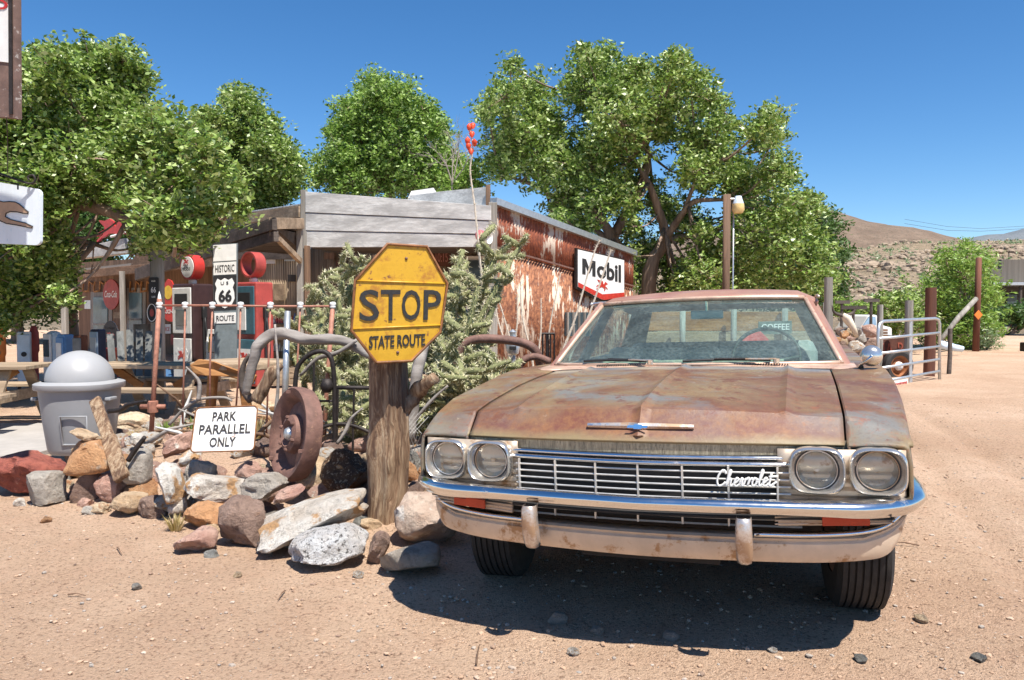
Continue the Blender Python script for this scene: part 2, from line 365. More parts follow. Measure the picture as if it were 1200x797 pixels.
PEG = [(.02,.30),(.10,.42),(.22,.50),(.30,.52),(.28,.66),(.18,.80),(.10,.95),(.30,.90),(.45,.98),(.58,.84),(.60,.66),(.66,.62),(.70,.74),(.78,.86),(.82,.92),(.84,.84),
       (.98,.74),(.96,.66),(.86,.68),(.82,.58),(.78,.46),(.90,.40),(.99,.26),(.94,.22),(.84,.33),(.72,.34),(.80,.20),(.72,.04),(.66,.06),(.71,.20),(.62,.31),(.44,.34),(.34,.24),(.20,.18),(.06,.04),(.02,.09),(.14,.22),(.24,.32),(.26,.38),(.16,.38),(.06,.26)]
def at(q, pts, u0, v0, u1, v1): return [(u0+(u1-u0)*a, v0+(v1-v0)*b) for a, b in pts]
# ================================================================== THE CAR  (local x = image right, local y = rearward = -f)
car = empty('parked_car', (CX, CY, 0), 'old four-door sedan with sun-faded rusty maroon paint and chrome bumper, parked on the sand', 'car')
car.rotation_euler = (0, -ROLL, -YAW)
def cv(x, f, z): return Vector((x, -f, z))
def cb(mb, name, mat, parent=None, **k): return mb.build(name, mat, parent or car, local=True, **k)
HC = [(-.67, .986), (-.3, .977), (0, .966), (.25, .950), (.45, .932), (.57, .916), (.615, .911), (.638, .905), (.645, .896), (.665, .875), (.70, .842), (.733, .810), (.745, .795)]
HE = [(-.62, .972), (-.27, .960), (0, .945), (.22, .924), (.40, .905), (.50, .890), (.54, .884), (.560, .879), (.567, .870), (.585, .850), (.615, .823), (.645, .798), (.655, .786)]
def prof(P, t):
    k = min(int(t), len(P)-2); a = t-k; return P[k][0]*(1-a)+P[k+1][0]*a, P[k][1]*(1-a)+P[k+1][1]*a
NT = 60
ts = [i/(NT)*(len(HC)-1) for i in range(NT+1)]
def hood_pt(x, t, HW=.728):
    w = (abs(x)/HW)**1.7; fc, zc = prof(HC, t); fe, ze = prof(HE, t)
    f = fc*(1-w)+fe*w; z = zc*(1-w)+ze*w
    top = sstep(len(HC)-3.2, 6.5, t)
    z -= .013*math.exp(-(x/.022)**2)*0
    # raised centre crease and two outer creases
    z += top*.014*max(0, 1-abs(x)/.035)**1.2 + top*.010*max(0, 1-abs(abs(x)-.53)/.03)**1.2
    z += top*.006*sstep(.53, .60, abs(x))*-1
    n = noise.noise(Vector((x*2.2, f*2.2, 4)))*.003
    f += .018*max(0, 1-abs(x)/.03)*(1 if 5 < t < 11 else 0)
    return cv(x, f, z+n)
xs = sorted(set([round(-.728+1.456*i/72, 4) for i in range(73)]+[-.035, -.018, 0, .018, .035, .5, .515, .53, .545, .56, -.5, -.515, -.53, -.545, -.56]))
mb = MB().grid([[hood_pt(x, t) for x in xs] for t in ts])
hood = cb(mb, 'hood', M['paint'], smooth=26, solid=.012)
# header strip below the hood lip (ribbed, stained) and chrome header moulding
def nose_f(x, c=.745, k=.095): return c-k*(abs(x)/.73)**1.7
mb = MB().grid([[cv(x, nose_f(x, .738)-.004, z) for x in np.linspace(-.9, .9, 91)] for z in (.738, .765, .80)])
cb(mb, 'header_strip', plain('stained_metal', (.34, .30, .22), .5, .6, .45, 20, .002, stretch=(6, 1, 1), dirt=((.15, .12, .09), .55)), smooth=True)
mb = MB()
for (za, zb, fo) in ((.728, .750, .010), (.706, .728, .020)):
    P = [[cv(x, nose_f(x, .735)+fo+.012*math.sin(math.pi*j/6), za+(zb-za)*j/6) for x in np.linspace(-.535, .54, 60)] for j in range(7)]
    mb.grid(P)
cb(mb, 'grille_header_moulding', M['chrome'], smooth=60, solid=.008)
# lens material
M['lens_glass'] = glass_mat('lens_glass', (.93, .96, .97), .02, dirt=.05)
_m, _nt, _b = newmat('lens'); _b.inputs['Base Color'].default_value=(.93,.95,.95,1); _b.inputs['Roughness'].default_value=.05; _b.inputs['Transmission Weight'].default_value=.0; _b.inputs['Alpha'].default_value=.16
_v = coords(_nt,(1,1,1)); _w = N(_nt,'ShaderNodeTexWave'); _w.inputs['Scale'].default_value=22; _nt.links.new(_v,_w.inputs['Vector']); bump(_nt,_b,_w.outputs[1],.004); M['lens']=_m
# side panels -------------------------------------------------------
def arch(f):
    z = .235 if f < .36 else .575
    for c, r in ((0, .40), (-3.02, .40)):
        d = abs(f-c)
        if d < r: z = max(z, .30+math.sqrt(r*r-d*d)*.86-.0)
    return z
FP = [(-4.5, .86), (-4.3, .93), (-3.6, .965), (-2.8, .955), (-2.2, .95), (-.8, .975), (-.6, .978), (-.4, .966), (.1, .922), (.3, .903), (.45, .868), (.55, .832), (.62, .803), (.66, .79)]
def zpeak(f): return interp(f, [p[0] for p in FP], [p[1] for p in FP])
def zin(f):
    if f >= -.62: return interp(f, [p[0] for p in HE], [p[1] for p in HE])
    return interp(f, [-4.5, -4.3, -3.3, -2.4, -.62], [.86, .93, .965, .95, .972])
def widef(f): return interp(f, [-4.55, -4.4, -3.6, -2.4, -.6, .2, .5, .62, .68], [.90, .95, .995, 1.0, 1.0, .992, .985, .975, .962])
def section(f, sgn, xin):
    w = widef(f)-(.022 if sgn > 0 else .004)*sstep(-.3, .55, f); zi, zp = zin(f), zpeak(f); a = arch(f); b = w
    pts = [(xin, zi-.03), (xin, zi-.004), (xin+.006, zi), (xin+(w-.03-xin)*.5, zi*.5+zp*.5+.003), (w-.045, zp+.001), (w-.024, zp-.001), (w-.012, zp-.012), (w-.008, zp-.035),
           (b-.006, .80*.5+zp*.5-.05), (b-.002, .72), (b, .64), (b-.002, .56), (b-.012, .50), (b-.02, .44), (b-.035, .36), (b-.055, .29), (b-.07, .235)]
    out = []
    for x, z in pts: out.append(cv(sgn*x, f, max(z, a) if z < .7 else z))
    out.append(cv(sgn*(b-.12), f, max(.235, a)))
    return out
def side(sgn, f0, f1, xin, name, n=40, mat=None, xin_fn=None):
    fs = np.linspace(f0, f1, n)
    mb = MB().grid([section(f, sgn, xin_fn(f) if xin_fn else xin) for f in fs])
    return cb(mb, name, mat or M['paint_side'], smooth=35, solid=.012, solid_off=-1)
for s in (-1, 1):
    fd = side(s, -.575, .66, .736, 'fender', 90)
    # face of the fender above the lamps
    P = []
    for x in np.linspace(.736, .952, 12):
        k = (x-.736)/.216
        P.append([cv(s*x, .53+.04-.02*k, zin(.55)*(1-k)+zpeak(.6)*k+.0), cv(s*x, .575-.015*k, .862-.055*k), cv(s*x, .645-.03*k, .798), cv(s*x, .66-.03*k, .786)])
    cb(MB().grid(P), 'brow', M['paint'], fd, smooth=True, solid=.01)
    for nm, a, b in (('front_door', -1.60, -.585), ('rear_door', -2.50, -1.61)):
        d = side(s, a, b, .80, nm, 50)
        mh = MB(); mh.tube([cv(s*1.0, a+.12, .80), cv(s*1.035, a+.14, .80), cv(s*1.035, a+.27, .80), cv(s*1.0, a+.29, .80)], .011)
        cb(mh, 'handle', M['chrome_clean'], d, smooth=True)
    side(s, -4.5, -2.51, .80, 'quarter_panel', 120, xin_fn=lambda f: .735 if f < -3.25 else .735+.065*sstep(-3.25, -2.6, f))
    mt = MB().tube([cv(s*(widef(f)+.003), f, .50) for f in np.linspace(-4.3, -3.42, 12)], .012)
    mt.tube([cv(s*(widef(f)+.001), f, .50) for f in np.linspace(-2.6, -.42, 24)], .012)
    cb(mt, 'side_trim', M['chrome_clean'], smooth=True)
# cowl ------------------------------------------------------------------
def ws_base(x): return -.70-.16*(abs(x)/.80)**2.4
def cowl_front(x): return prof(HC, 0)[0]*(1-(abs(x)/.728)**1.7)+prof(HE, 0)[0]*(abs(x)/.728)**1.7 if abs(x) < .728 else -.585
P = []
for x in np.linspace(-.86, .86, 61):
    P.append([cv(x, (cowl_front(x)-.008)*(1-k)+(ws_base(x)-.03)*k, .972+.014*(1-(abs(x)/.86)**2)+.010*k-.012*max(0, .2-k)) for k in (0, .1, .25, .5, .75, 1)])
cowl = cb(MB().grid(P), 'cowl', plain('cowl_paint', (.5, .33, .24), .45, .1, .3, 6, .001, dirt=((.28, .1, .06), .56)), smooth=50, solid=.01)
mb = MB()
for x in np.arange(-.50, .53, .0135):
    c = cowl_front(x)-.045-.0; mb.box(cv(x, c, .9955-.006*(abs(x)/.6)**2), (.006, .038, .006), rz=0)
cb(mb, 'vent_slots', M['black'], cowl)
# roof, pillars, glass -----------------------------------------------------
def wh(x): return -1.28-.10*(abs(x)/.62)**2         # header line
def roofpt(x, f):
    w = abs(x)/.68
    zc = interp(f, [-3.0, -2.7, -2.2, -1.8, -1.5, -1.33, -1.26], [1.30, 1.375, 1.425, 1.43, 1.415, 1.392, 1.372])
    return cv(x, f, zc-.036*w**2-.035*max(0, w-.86)/.14)
P = []
for k in np.linspace(0, 1, 40):
    row = []
    for x in np.linspace(-.70, .70, 49):
        f0 = wh(x)+.012; f1 = -2.78-.12*(1-(x/.7)**2); row.append(roofpt(x, f0*(1-k)+f1*k))
    P.append(row)
roof = cb(MB().grid(P), 'roof', M['paint_roof'], smooth=50, solid=.03)
def wsp(u, v):      # windshield surface u -1..1, v 0..1
    xb, xt = .785*u, .615*u; b = cv(xb, ws_base(xb), .988-.004*u*u); t = cv(xt, wh(xt), 1.352-.014*u*u)
    p = b*(1-v)+t*v; p.y -= .02*math.sin(math.pi*v); return p
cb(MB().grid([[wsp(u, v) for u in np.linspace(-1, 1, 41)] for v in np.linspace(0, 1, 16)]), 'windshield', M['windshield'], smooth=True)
fr = MB()
top = [wsp(u, 1)+Vector((0, .002, .012)) for u in np.linspace(-1, 1, 30)]
fr.tube([p+Vector((0, -.004, 0)) for p in top], .014)
fr.tube([wsp(u, 0)+Vector((0, -.012, .004)) for u in np.linspace(-1, 1, 30)], .011)
for s in (-1, 1): fr.tube([wsp(s, v)+Vector((s*.012, -.006, 0)) for v in np.linspace(0, 1, 12)], .013)
cb(fr, 'windshield_trim', plain('trim_tan', (.55, .38, .28), .4, .3, .25, 9, dirt=((.25, .12, .09), .6)), smooth=True)
for s in (-1, 1):
    pa = MB(); rows = []
    for v in np.linspace(-.06, 1.04, 12):
        a = wsp(s, min(max(v, -.02), 1.02)); a = a if 0 <= v <= 1 else wsp(s, 0 if v < 0 else 1)+(wsp(s, 1)-wsp(s, 0))*(v if v < 0 else v-1)
        o = a+Vector((s*(.055-.015*v), .075, .006)); rows.append([a+Vector((s*.018, .004, .008)), a+Vector((s*.040, .014, .014)), o, o+Vector((-s*.03, .02, -.01)), a+Vector((-s*.0, .04, -.02)), a+Vector((s*.018, .004, .008))])
    cb(pa.grid(rows), 'pillar', M['paint_roof'], smooth=60)
    # drip rail
    cb(MB().tube([cv(s*(.70+.0*k), -1.36-1.5*k, 1.352+.025*math.sin(math.pi*k)-.06*k*k) for k in np.linspace(0, 1, 16)], .009), 'drip_rail', M['chrome_old'], smooth=True)
    # middle and rear pillars
    cb(MB().beam(cv(s*.84, -1.62, .95), cv(s*.655, -1.72, 1.335), .05, .06), 'pillar', M['paint_roof'], bevel=.008)
    q = [cv(s*.83, -2.75, .95), cv(s*.76, -3.30, .955), cv(s*.60, -2.84, 1.29), cv(s*.655, -2.55, 1.335)]
    cb(MB().prism(q, Vector((-s*.05, 0, 0))), 'rear_pillar', M['paint_side'], bevel=.01)
    for a, b, c, d in ((-.98, -1.60, -1.68, -1.40), (-1.66, -2.72, -2.52, -1.76)):
        g = MB().grid([[cv(s*.835, a, .955), cv(s*.835, b, .955)], [cv(s*.665, d, 1.335), cv(s*.665, c, 1.335)]])
        cb(g, 'side_window', M['glass'])
    cb(MB().tube([cv(s*.835, -.93, .96), cv(s*.835, -2.75, .955)], .014), 'window_sill', M['chrome_old'], smooth=True)
rg = MB().grid([[cv(.60*u*(1-v)+.72*u*v, -2.88-.03*(1-u*u)-.38*v, 1.31*(1-v)+.955*v) for u in np.linspace(-1, 1, 21)] for v in np.linspace(0, 1, 8)])
cb(rg, 'rear_window', M['glass'], smooth=True)
tk = MB().grid([[cv(x, f, interp(f, [-4.5, -4.46, -4.3, -3.3], [.80, .86, .93, .962])+.014*(1-(x/.73)**2)) for x in np.linspace(-.735, .735, 25)] for f in [-4.5, -4.48, -4.44, -4.38, -4.2, -3.9, -3.6, -3.3, -3.24]])
cb(tk, 'trunk_lid', M['paint_side'], smooth=50, solid=.015)
rb = MB().box(cv(0, -4.5, .68), (1.8, .05, .34)); cb(rb, 'tail_panel', M['paint_side'], bevel=.01)
for s in (-1, 1):
    for x in (.42, .57, .72):
        cb(MB().lathe([(.0, .0), (.055, .0), (.06, -.02)], 18, Matrix.Translation(cv(s*x, -4.545, .70)) @ Matrix.Rotation(R(90), 4, 'X')), 'tail_lamp', M['red'], smooth=40)
mb = MB().tube([cv(x, -4.60-.0+.12*(abs(x)/1.0)**3, .55) for x in np.linspace(-.99, .99, 31)], .06, 12); cb(mb, 'rear_bumper', M['chrome_clean'], smooth=True)
# inner body: dark firewall, engine bay floor, cabin floor
dk = plain('dark_underbody', (.03, .026, .024), .9)
mb = MB(); mb.box(cv(0, -.1, .60), (1.30, 1.2, .36)); mb.box(cv(0, -.62, .78), (1.5, .04, .35)); mb.box(cv(0, -2.3, .33), (1.7, 3.1, .10)); mb.box(cv(0, -3.9, .6), (1.3, 1.1, .5)); mb.box(cv(0, .56, .60), (1.22, .10, .36))
mb.box(cv(0, .1, .30), (1.2, .12, .12)); mb.box(cv(0, -3.28, .72), (1.5, .04, .4)); mb.box(cv(0, .32, .36), (.55, .5, .14))
cb(mb, 'underbody', dk)
# interior
mb = MB(); rows = []
for x in np.linspace(-.76, .76, 25):
    b = ws_base(x); rows.append([cv(x, b-.01, .975), cv(x, b-.12, .985), cv(x, b-.26, .975), cv(x, b-.30, .94), cv(x, b-.31, .72)])
cb(mb.grid(rows), 'dashboard', plain('dash_paint', (.10, .22, .23), .5, 0, .25, 5, dirt=((.4, .33, .26), .58)), smooth=40, solid=.01)
ob_ = MB()
for i in range(26):
    a = random.uniform(-.5, .55); ob_.box(cv(a, ws_base(a)-.09-random.uniform(0, .1), .995), (random.uniform(.05, .22), random.uniform(.03, .1), random.uniform(.01, .035)), rz=random.uniform(-.6, .6))
cb(ob_, 'dashboard_clutter', plain('clutter', (.38, .30, .22), .9, 0, .6, 14), bevel=.005)
seat_m = plain('seat_cloth', (.26, .27, .25), .8, 0, .2, 14)
for f, w in ((-1.80, .66), (-2.62, .64)):
    mb = MB().box(cv(0, f+.25, .50), (1.4, .52, .22)); mb2 = MB().box(cv(0, f, .80), (1.4, .13, .50), M4=Matrix.Rotation(R(-14), 3, 'X'))
    st = cb(mb, 'seat', seat_m, bevel=.05); cb(mb2, 'seat_back', seat_m, st, bevel=.05)
mb = MB(); c0 = cv(.40, -1.18, 1.00); Rw = Matrix.Rotation(R(62), 4, 'X')
mb.add([], []); 
def ring(mb, c, r, t, M4, n=40, m=8, arc=1.0):
    P = [c+(M4.to_3x3() @ Vector((r*math.cos(2*math.pi*arc*k/n), r*math.sin(2*math.pi*arc*k/n), 0))) for k in range(n+1)]; mb.tube(P, t, m, cap=arc < 1); return mb
ring(mb, c0, .19, .012, Rw); mb.tube([c0+(Rw.to_3x3() @ Vector((-.19, 0, 0))), c0+(Rw.to_3x3() @ Vector((0, -.02, -.04))), c0+(Rw.to_3x3() @ Vector((.19, 0, 0)))], .014)
mb.tube([c0+(Rw.to_3x3() @ Vector((0, -.02, -.04))), cv(.40, -.98, .85)], .025)
cb(mb, 'steering_wheel', M['black'], smooth=True)
mb = MB().box(cv(.045, -1.36, 1.262), (.20, .02, .055)); mr = cb(mb, 'rear_view_mirror', plain('mirror_grey', (.3, .33, .33), .3), bevel=.012)
cb(MB().tube([cv(.045, -1.36, 1.285), cv(.045, -1.34, 1.36)], .008), 'mirror_stalk', M['chrome_clean'], mr)
for s, x in ((-1, -.34), (1, .34)):
    cb(MB().box(cv(x, -1.41, 1.338), (.42, .12, .012), M4=Matrix.Rotation(R(8), 3, 'X')), 'sun_visor', seat_m, bevel=.004)
# wipers: pivots in the cowl, blades lying low on the glass
for (xp, xe) in ((-.19, -.60), (.47, -.02)):
    fp = ws_base(xp)+.06
    mb = MB().tube([cv(xp, fp, .998), cv(xp, fp, 1.022)], .018, 10); w_ = cb(mb, 'wiper', M['chrome_clean'], smooth=40)
    a = cv(xp, fp, 1.020); b_ = cv(xp*.35+xe*.65, ws_base(xe)+.012, 1.022)
    cb(MB().beam(a, a*.5+b_*.5, .02, .008), 'wiper_arm', M['chrome_old'], w_, bevel=.002)
    cb(MB().tube([a*.55+b_*.45, b_], .006), 'wiper_arm', M['iron'], w_)
    b0 = cv(xp-.03, ws_base(xp-.03)+.022, 1.012); b1 = cv(xe, ws_base(xe)+.018, 1.012)
    cb(MB().tube([b0*(1-k)+b1*k+Vector((0, 0, .006*math.sin(math.pi*k))) for k in np.linspace(0, 1, 8)], .008, 6), 'wiper_blade', M['black'], w_)
# grille ---------------------------------------------------------------------------
def gf(x): return nose_f(x, .752, .06)
mb = MB()
for z in (.690, .6645, .639, .6135, .590):
    mb.grid([[cv(x, gf(x)+a, z+b) for x in np.linspace(-.50, .545, 50)] for a, b in ((-.012, .0), (.004, .0035), (.006, 0), (.004, -.0035), (-.012, -.002))])
for x in (-.485, -.33, -.165, 0, .165, .33, .50): mb.beam(cv(x, gf(x)+.006, .71), cv(x, gf(x)+.002, .59), .007, .01, up=(0, 1, 0))
gr = cb(mb, 'grille', M['bar_silver'])
cb(MB().grid([[cv(x, gf(x)-.07, z) for x in np.linspace(-.53, .56, 20)] for z in (.49, .78)]), 'grille_backing', M['black'], gr, solid=.01)
mb = MB()
for z in (.549, .524, .500):
    mb.grid([[cv(x, gf(x)+.015+a, z+b) for x in np.linspace(-.56, .58, 50)] for a, b in ((-.012, .0), (.004, .0035), (.006, 0), (.004, -.0035), (-.012, -.002))])
for x in (-.33, -.165, 0, .165, .33): mb.beam(cv(x, gf(x)+.02, .56), cv(x, gf(x)+.018, .496), .007, .01, up=(0, 1, 0))
lg = cb(mb, 'lower_grille', M['bar_silver'])
cb(MB().grid([[cv(x, nose_f(x, .745)+k, .548) for x in np.linspace(-.88, .88, 30)] for k in (-.12, .03, .11)]), 'light_block_sheet', dk, lg, solid=.006)  # added sheet, stops light leaking through between bumper and lower pan
# lamp surround: ribbed panels left and right of the grille opening
for s in (-1, 1):
    mb = MB(); x0, x1 = .53, .925
    rows = []
    for z, o in ((.775, .0), (.72, .0), (.700, -.01), (.692, -.02), (.684, -.01), (.672, -.01), (.664, -.02), (.655, -.01), (.643, -.01), (.635, -.02), (.627, -.01), (.610, -.01), (.60, -.02), (.575, -.02)):
        rows.append([cv(s*x, .715-.045*((x-x0)/(x1-x0))**2-.012+o, z) for x in np.linspace(x0-.03, x1, 16)])
    cb(mb.grid(rows), 'lamp_surround', M['chrome_tan'], smooth=30, solid=.006)
    for xi, zi, fi in (((.632, .706, .742), (.832, .704, .712)) if s > 0 else ((.612, .695, .742), (.818, .692, .712))):
        c = cv(s*xi, fi, zi)
        hl = empty('headlight', (0, 0, 0), None, None); hl.parent = car
        # rounded-square bezel: superellipse swept ring with a sloping inner dish
        def se(a, rx, rz, e=3.2, flat=0.0):
            cs, sn = math.cos(a), math.sin(a); r = (abs(cs)**e+abs(sn)**e)**(-1/e); return Vector((rx*r*cs, 0, rz*r*sn*(1 if sn < 0 else 1)))
        prof_ = [(1.02, -.05, 3.4), (1.045, -.012, 3.4), (1.02, .008, 3.4), (.97, .013, 3.2), (.93, .008, 3.0), (.915, -.004, 2.8), (.895, -.016, 2.3), (.85, -.026, 2.0)]
        mb = MB(); rows = []
        for k, yo, e in prof_:
            rx, rz = .0905*k, .079*k
            if k < .9: rx = rz = .086*k
            rows.append([c+se(2*math.pi*j/56, rx, rz, e)+Vector((0, -yo, 0)) for j in range(57)])
        cb(mb.grid(rows), 'bezel', M['bezel_silver'], hl, smooth=60)
        Rm = Matrix.Translation(c+Vector((0, .030, 0))) @ Matrix.Rotation(R(90), 4, 'X')
        cb(MB().lathe([(.064, .004), (.062, -.004), (.050, -.028), (.03, -.045), (.0, -.05)], 32, Rm), 'reflector', plain('reflector', (.62, .63, .64), .14, 1, .1), hl, smooth=True)
        ln = cb(MB().grid([[Rm @ Vector((rr_*math.cos(a_), rr_*math.sin(a_), .006+.019*(1-(rr_/.066)**2)+(.0011*math.sin(rr_*math.cos(a_)*2*math.pi/.0075) if rr_ < .052 else 0))) for a_ in np.linspace(0, 2*math.pi, 73)] for rr_ in np.linspace(.0005, .066, 22)]), 'lens', M['lens_glass'], hl, smooth=True)
        cb(MB().lathe([(.084, .004), (.065, .006), (.064, -.004)], 36, Rm), 'lamp_seal', M['black'], hl)
        cb(ring(MB(), c+Vector((0, .026, 0)), .0675, .0028, Matrix.Rotation(R(90), 4, 'X')), 'retaining_ring', M['chrome_old'], hl, smooth=True)
        cb(MB().tube([c+Vector((0, .05, 0)), c+Vector((0, .072, 0))], .012), 'bulb', M['chrome_old'], hl)
# bumper ---------------------------------------------------------------------------
BP = [(-1.0, .24), (-1.002, .40), (-.992, .52), (-.965, .60), (-.925, .67), (-.865, .73), (-.78, .785), (-.68, .815), (-.5, .85), (-.3, .878), (-.1, .895), (0, .9)]
BP = BP+[(-x, f) for x, f in BP[-2::-1]]
BP = [(x*(1.006 if x < 0 else .982), f) for x, f in BP]
path = cat_path([(x, f, 0) for x, f in BP], 5)
SEC = [(-.050, .014), (-.022, .023), (-.004, .025), (.010, .021), (.020, .012), (.022, .003), (.017, -.006), (.006, -.013), (.005, -.019), (-.004, -.023), (-.03, -.027)]
rows = []
for i, p in enumerate(path):
    a, b = path[max(i-1, 0)], path[min(i+1, len(path)-1)]; t = (b-a).normalized(); nrm = Vector((-t.y, t.x, 0))   # (x,f) space
    ex = sstep(.45, .98, abs(p.x)); zc = .594-.010*(p.x/1.0)**2*1-.008*ex; k = 1.04+.45*ex
    rows.append([cv(p.x+nrm.x*o*k, p.y+nrm.y*o*k, zc+h*k+noise.noise(Vector((p.x*5, h*9, 2)))*.0015) for o, h in SEC])
bumper = cb(MB().grid(rows), 'front_bumper', M['chrome'], smooth=50, solid=.004)
for s in (-1, 1):
    mb = MB(); rows = []
    for z, fo, w in ((.565, .915, .024), (.55, .925, .026), (.51, .925, .027), (.46, .915, .028), (.42, .90, .027), (.40, .888, .023), (.392, .87, .014)):
        rows.append([cv(s*.39-w, fo-.05, z), cv(s*.39-w, fo-.012, z), cv(s*.39-w*.55, fo, z), cv(s*.39+w*.55, fo, z), cv(s*.39+w, fo-.012, z), cv(s*.39+w, fo-.05, z)])
    cb(mb.grid(rows), 'bumper_guard', M['chrome_old'], smooth=60)
# lower pan: upswept ends joining the bumper
VP = [(-.935, .55, .520), (-.905, .62, .455), (-.86, .665, .405), (-.78, .70, .388), (-.6, .76, .384), (-.3, .80, .382), (0, .815, .380)]
VP = VP+[(-x, f, z) for x, f, z in VP[-2::-1]]
vpath = cat_path(VP, 6); rows = []
for p in vpath:
    ax = abs(p.x); ztop = max(p.z+.006, .478 if ax < .78 else .478+(ax-.78)*.35)
    rows.append([cv(p.x*(1-.05*0), p.y-.05, p.z-.006), cv(p.x, p.y, p.z), cv(p.x, p.y+.016, p.z+(ztop-p.z)*.3), cv(p.x, p.y+.014, p.z+(ztop-p.z)*.72),
                 cv(p.x, p.y+.006, p.z+(ztop-p.z)*.80), cv(p.x, p.y+.014, p.z+(ztop-p.z)*.92), cv(p.x, p.y+.004, ztop), cv(p.x*.985, p.y-.06, ztop+.002)])
cb(MB().grid(rows), 'lower_pan', M['chrome_tan'], smooth=35, solid=.004)
for s in (-1, 1):
    cb(MB().tube(cat_path([cv(s*.42, .815, .487), cv(s*.60, .780, .486), cv(s*.76, .730, .492), cv(s*.85, .69, .510), cv(s*.905, .645, .545), cv(s*.925, .615, .565)], 6), .008, 8), 'pan_moulding', M['chrome'], smooth=True)
for s in (-1, 1):
    # cheek closing the bumper corner and lamp pocket
    dz_ = .008 if s < 0 else .020; sx_ = 0 if s < 0 else .030
    q = [cv(s*.50, .782, .552+dz_), cv(s*.885, .672, .552+dz_), cv(s*.885, .672, .492+dz_), cv(s*.50, .782, .492+dz_)]
    hs = cb(MB().prism(q, Vector((0, .02, 0))), 'lamp_pocket', M['chrome_tan'], bevel=.004)
    q = [cv(s*(.615+sx_), .790, .541+dz_), cv(s*(.770+sx_), .748, .541+dz_), cv(s*(.770+sx_), .748, .504+dz_), cv(s*(.615+sx_), .790, .504+dz_)]
    cb(MB().prism(q, Vector((0, .012, 0))), 'turn_signal', plain('signal_red', (.45, .045, .015), .18, 0, .15), hs, bevel=.003)
    mb = MB(); 
    for zz in (.540, .530, .518, .506): mb.tube([cv(s*.49, .806, zz+dz_), cv(s*.61, .772, zz+dz_), cv(s*.880, .69, zz+dz_)], .003, 6)
    cb(mb, 'ribs', M['chrome_tan'], hs)
# badge, script --------------------------------------------------------------------
mb = MB(); c = hood_pt(0, 10.0)+Vector((0, -.016, .01))
rows = []
for x in np.linspace(-.205, .205, 31):
    p = hood_pt(x, 9.9)+Vector((0, -.013, .004)); h = .012-.004*abs(x)/.2
    rows.append([p+Vector((0, .010, h)), p+Vector((0, 0, h)), p+Vector((0, -.006, 0)), p+Vector((0, 0, -h)), p+Vector((0, .010, -h))])
bd = cb(mb.grid(rows), 'hood_badge', M['chrome_old'], smooth=30)
cp_ = hood_pt(0, 9.9)+Vector((0, -.0155, .004))
bow = [(-.045, .006), (-.018, .006), (-.018, .011), (.018, .011), (.018, .006), (.045, .006), (.040, -.006), (.016, -.006), (.014, -.011), (-.022, -.011), (-.018, -.006), (-.05, -.006)]
cb(MB().prism([cp_+Vector((a*.85, 0, b*.8)) for a, b in bow], Vector((0, -.004, 0))), 'badge_emblem', plain('badge_blue', (.08, .28, .62), .3), bd)
SCR = {
 'C': [[(.62, .78), (.52, .95), (.30, .98), (.10, .72), (.05, .38), (.22, .08), (.50, .10), (.72, .28)]],
 'h': [[(.0, .10), (.18, .60), (.26, .92), (.16, .98), (.10, .60), (.10, .02), (.22, .42), (.36, .46), (.38, .10), (.50, .06), (.62, .18)]],
 'e': [[(.0, .18), (.22, .28), (.32, .44), (.18, .52), (.06, .30), (.14, .06), (.34, .06), (.50, .2)]],
 'v': [[(.0, .2), (.08, .46), (.16, .48), (.20, .06), (.32, .10), (.42, .46), (.50, .44)]],
 'r': [[(.0, .42), (.10, .52), (.20, .46), (.16, .06), (.24, .38), (.40, .50), (.44, .40)]],
 'o': [[(.32, .46), (.14, .50), (.04, .24), (.16, .04), (.32, .12), (.36, .38), (.26, .48), (.48, .40)]],
 'l': [[(.0, .18), (.20, .60), (.26, .92), (.16, .98), (.10, .60), (.12, .10), (.24, .04), (.36, .16)]],
 't': [[(.10, .80), (.08, .14), (.18, .04), (.38, .14), (.60, .30)], [(-.06, .58), (.62, .62)]],
}
def script(mb, word, org, ux, uz, nrm, r):
    x = 0
    for ch in word:
        for st in SCR[ch]:
            P = cat_path([org+ux*(x+a+b*.28)+uz*b+nrm*0 for a, b in st], 4); mb.tube(P, r, 6)
        x += {'C': .74, 'h': .60, 'e': .46, 'v': .48, 'r': .42, 'o': .46, 'l': .34, 't': .5}[ch]
    return x
mb = MB(); a = cv(.285, gf(.285)+.028, .640); b_ = cv(.50, gf(.50)+.030, .647); k = (b_-a)
script(mb, 'Chevrolet', a, k/4.7, Vector((0, 0, .060)), Vector((0, -1, 0)), .0042)
mb.tube([a+Vector((-.004, 0, .004)), a+k*.95+Vector((0, 0, .002))], .0022, 6)
cb(mb, 'grille_script', M['white'], smooth=True)
# mirror
mb = MB().lathe([(.0, .028), (.022, .026), (.038, .018), (.048, .002), (.052, -.014), (.050, -.02), (.0, -.02)], 28, Matrix.Translation(cv(.916, -.52, 1.04)) @ Matrix.Rotation(R(86), 4, 'X'))
mi = cb(mb, 'side_mirror', M['bezel_silver'], smooth=50)
cb(MB().tube([cv(.87, -.56, .975), cv(.872, -.55, 1.0), cv(.89, -.48, 1.015), cv(.916, -.475, 1.045)], [.016, .010, .007, .006], 8), 'mirror_stem', M['chrome_clean'], mi, smooth=True)
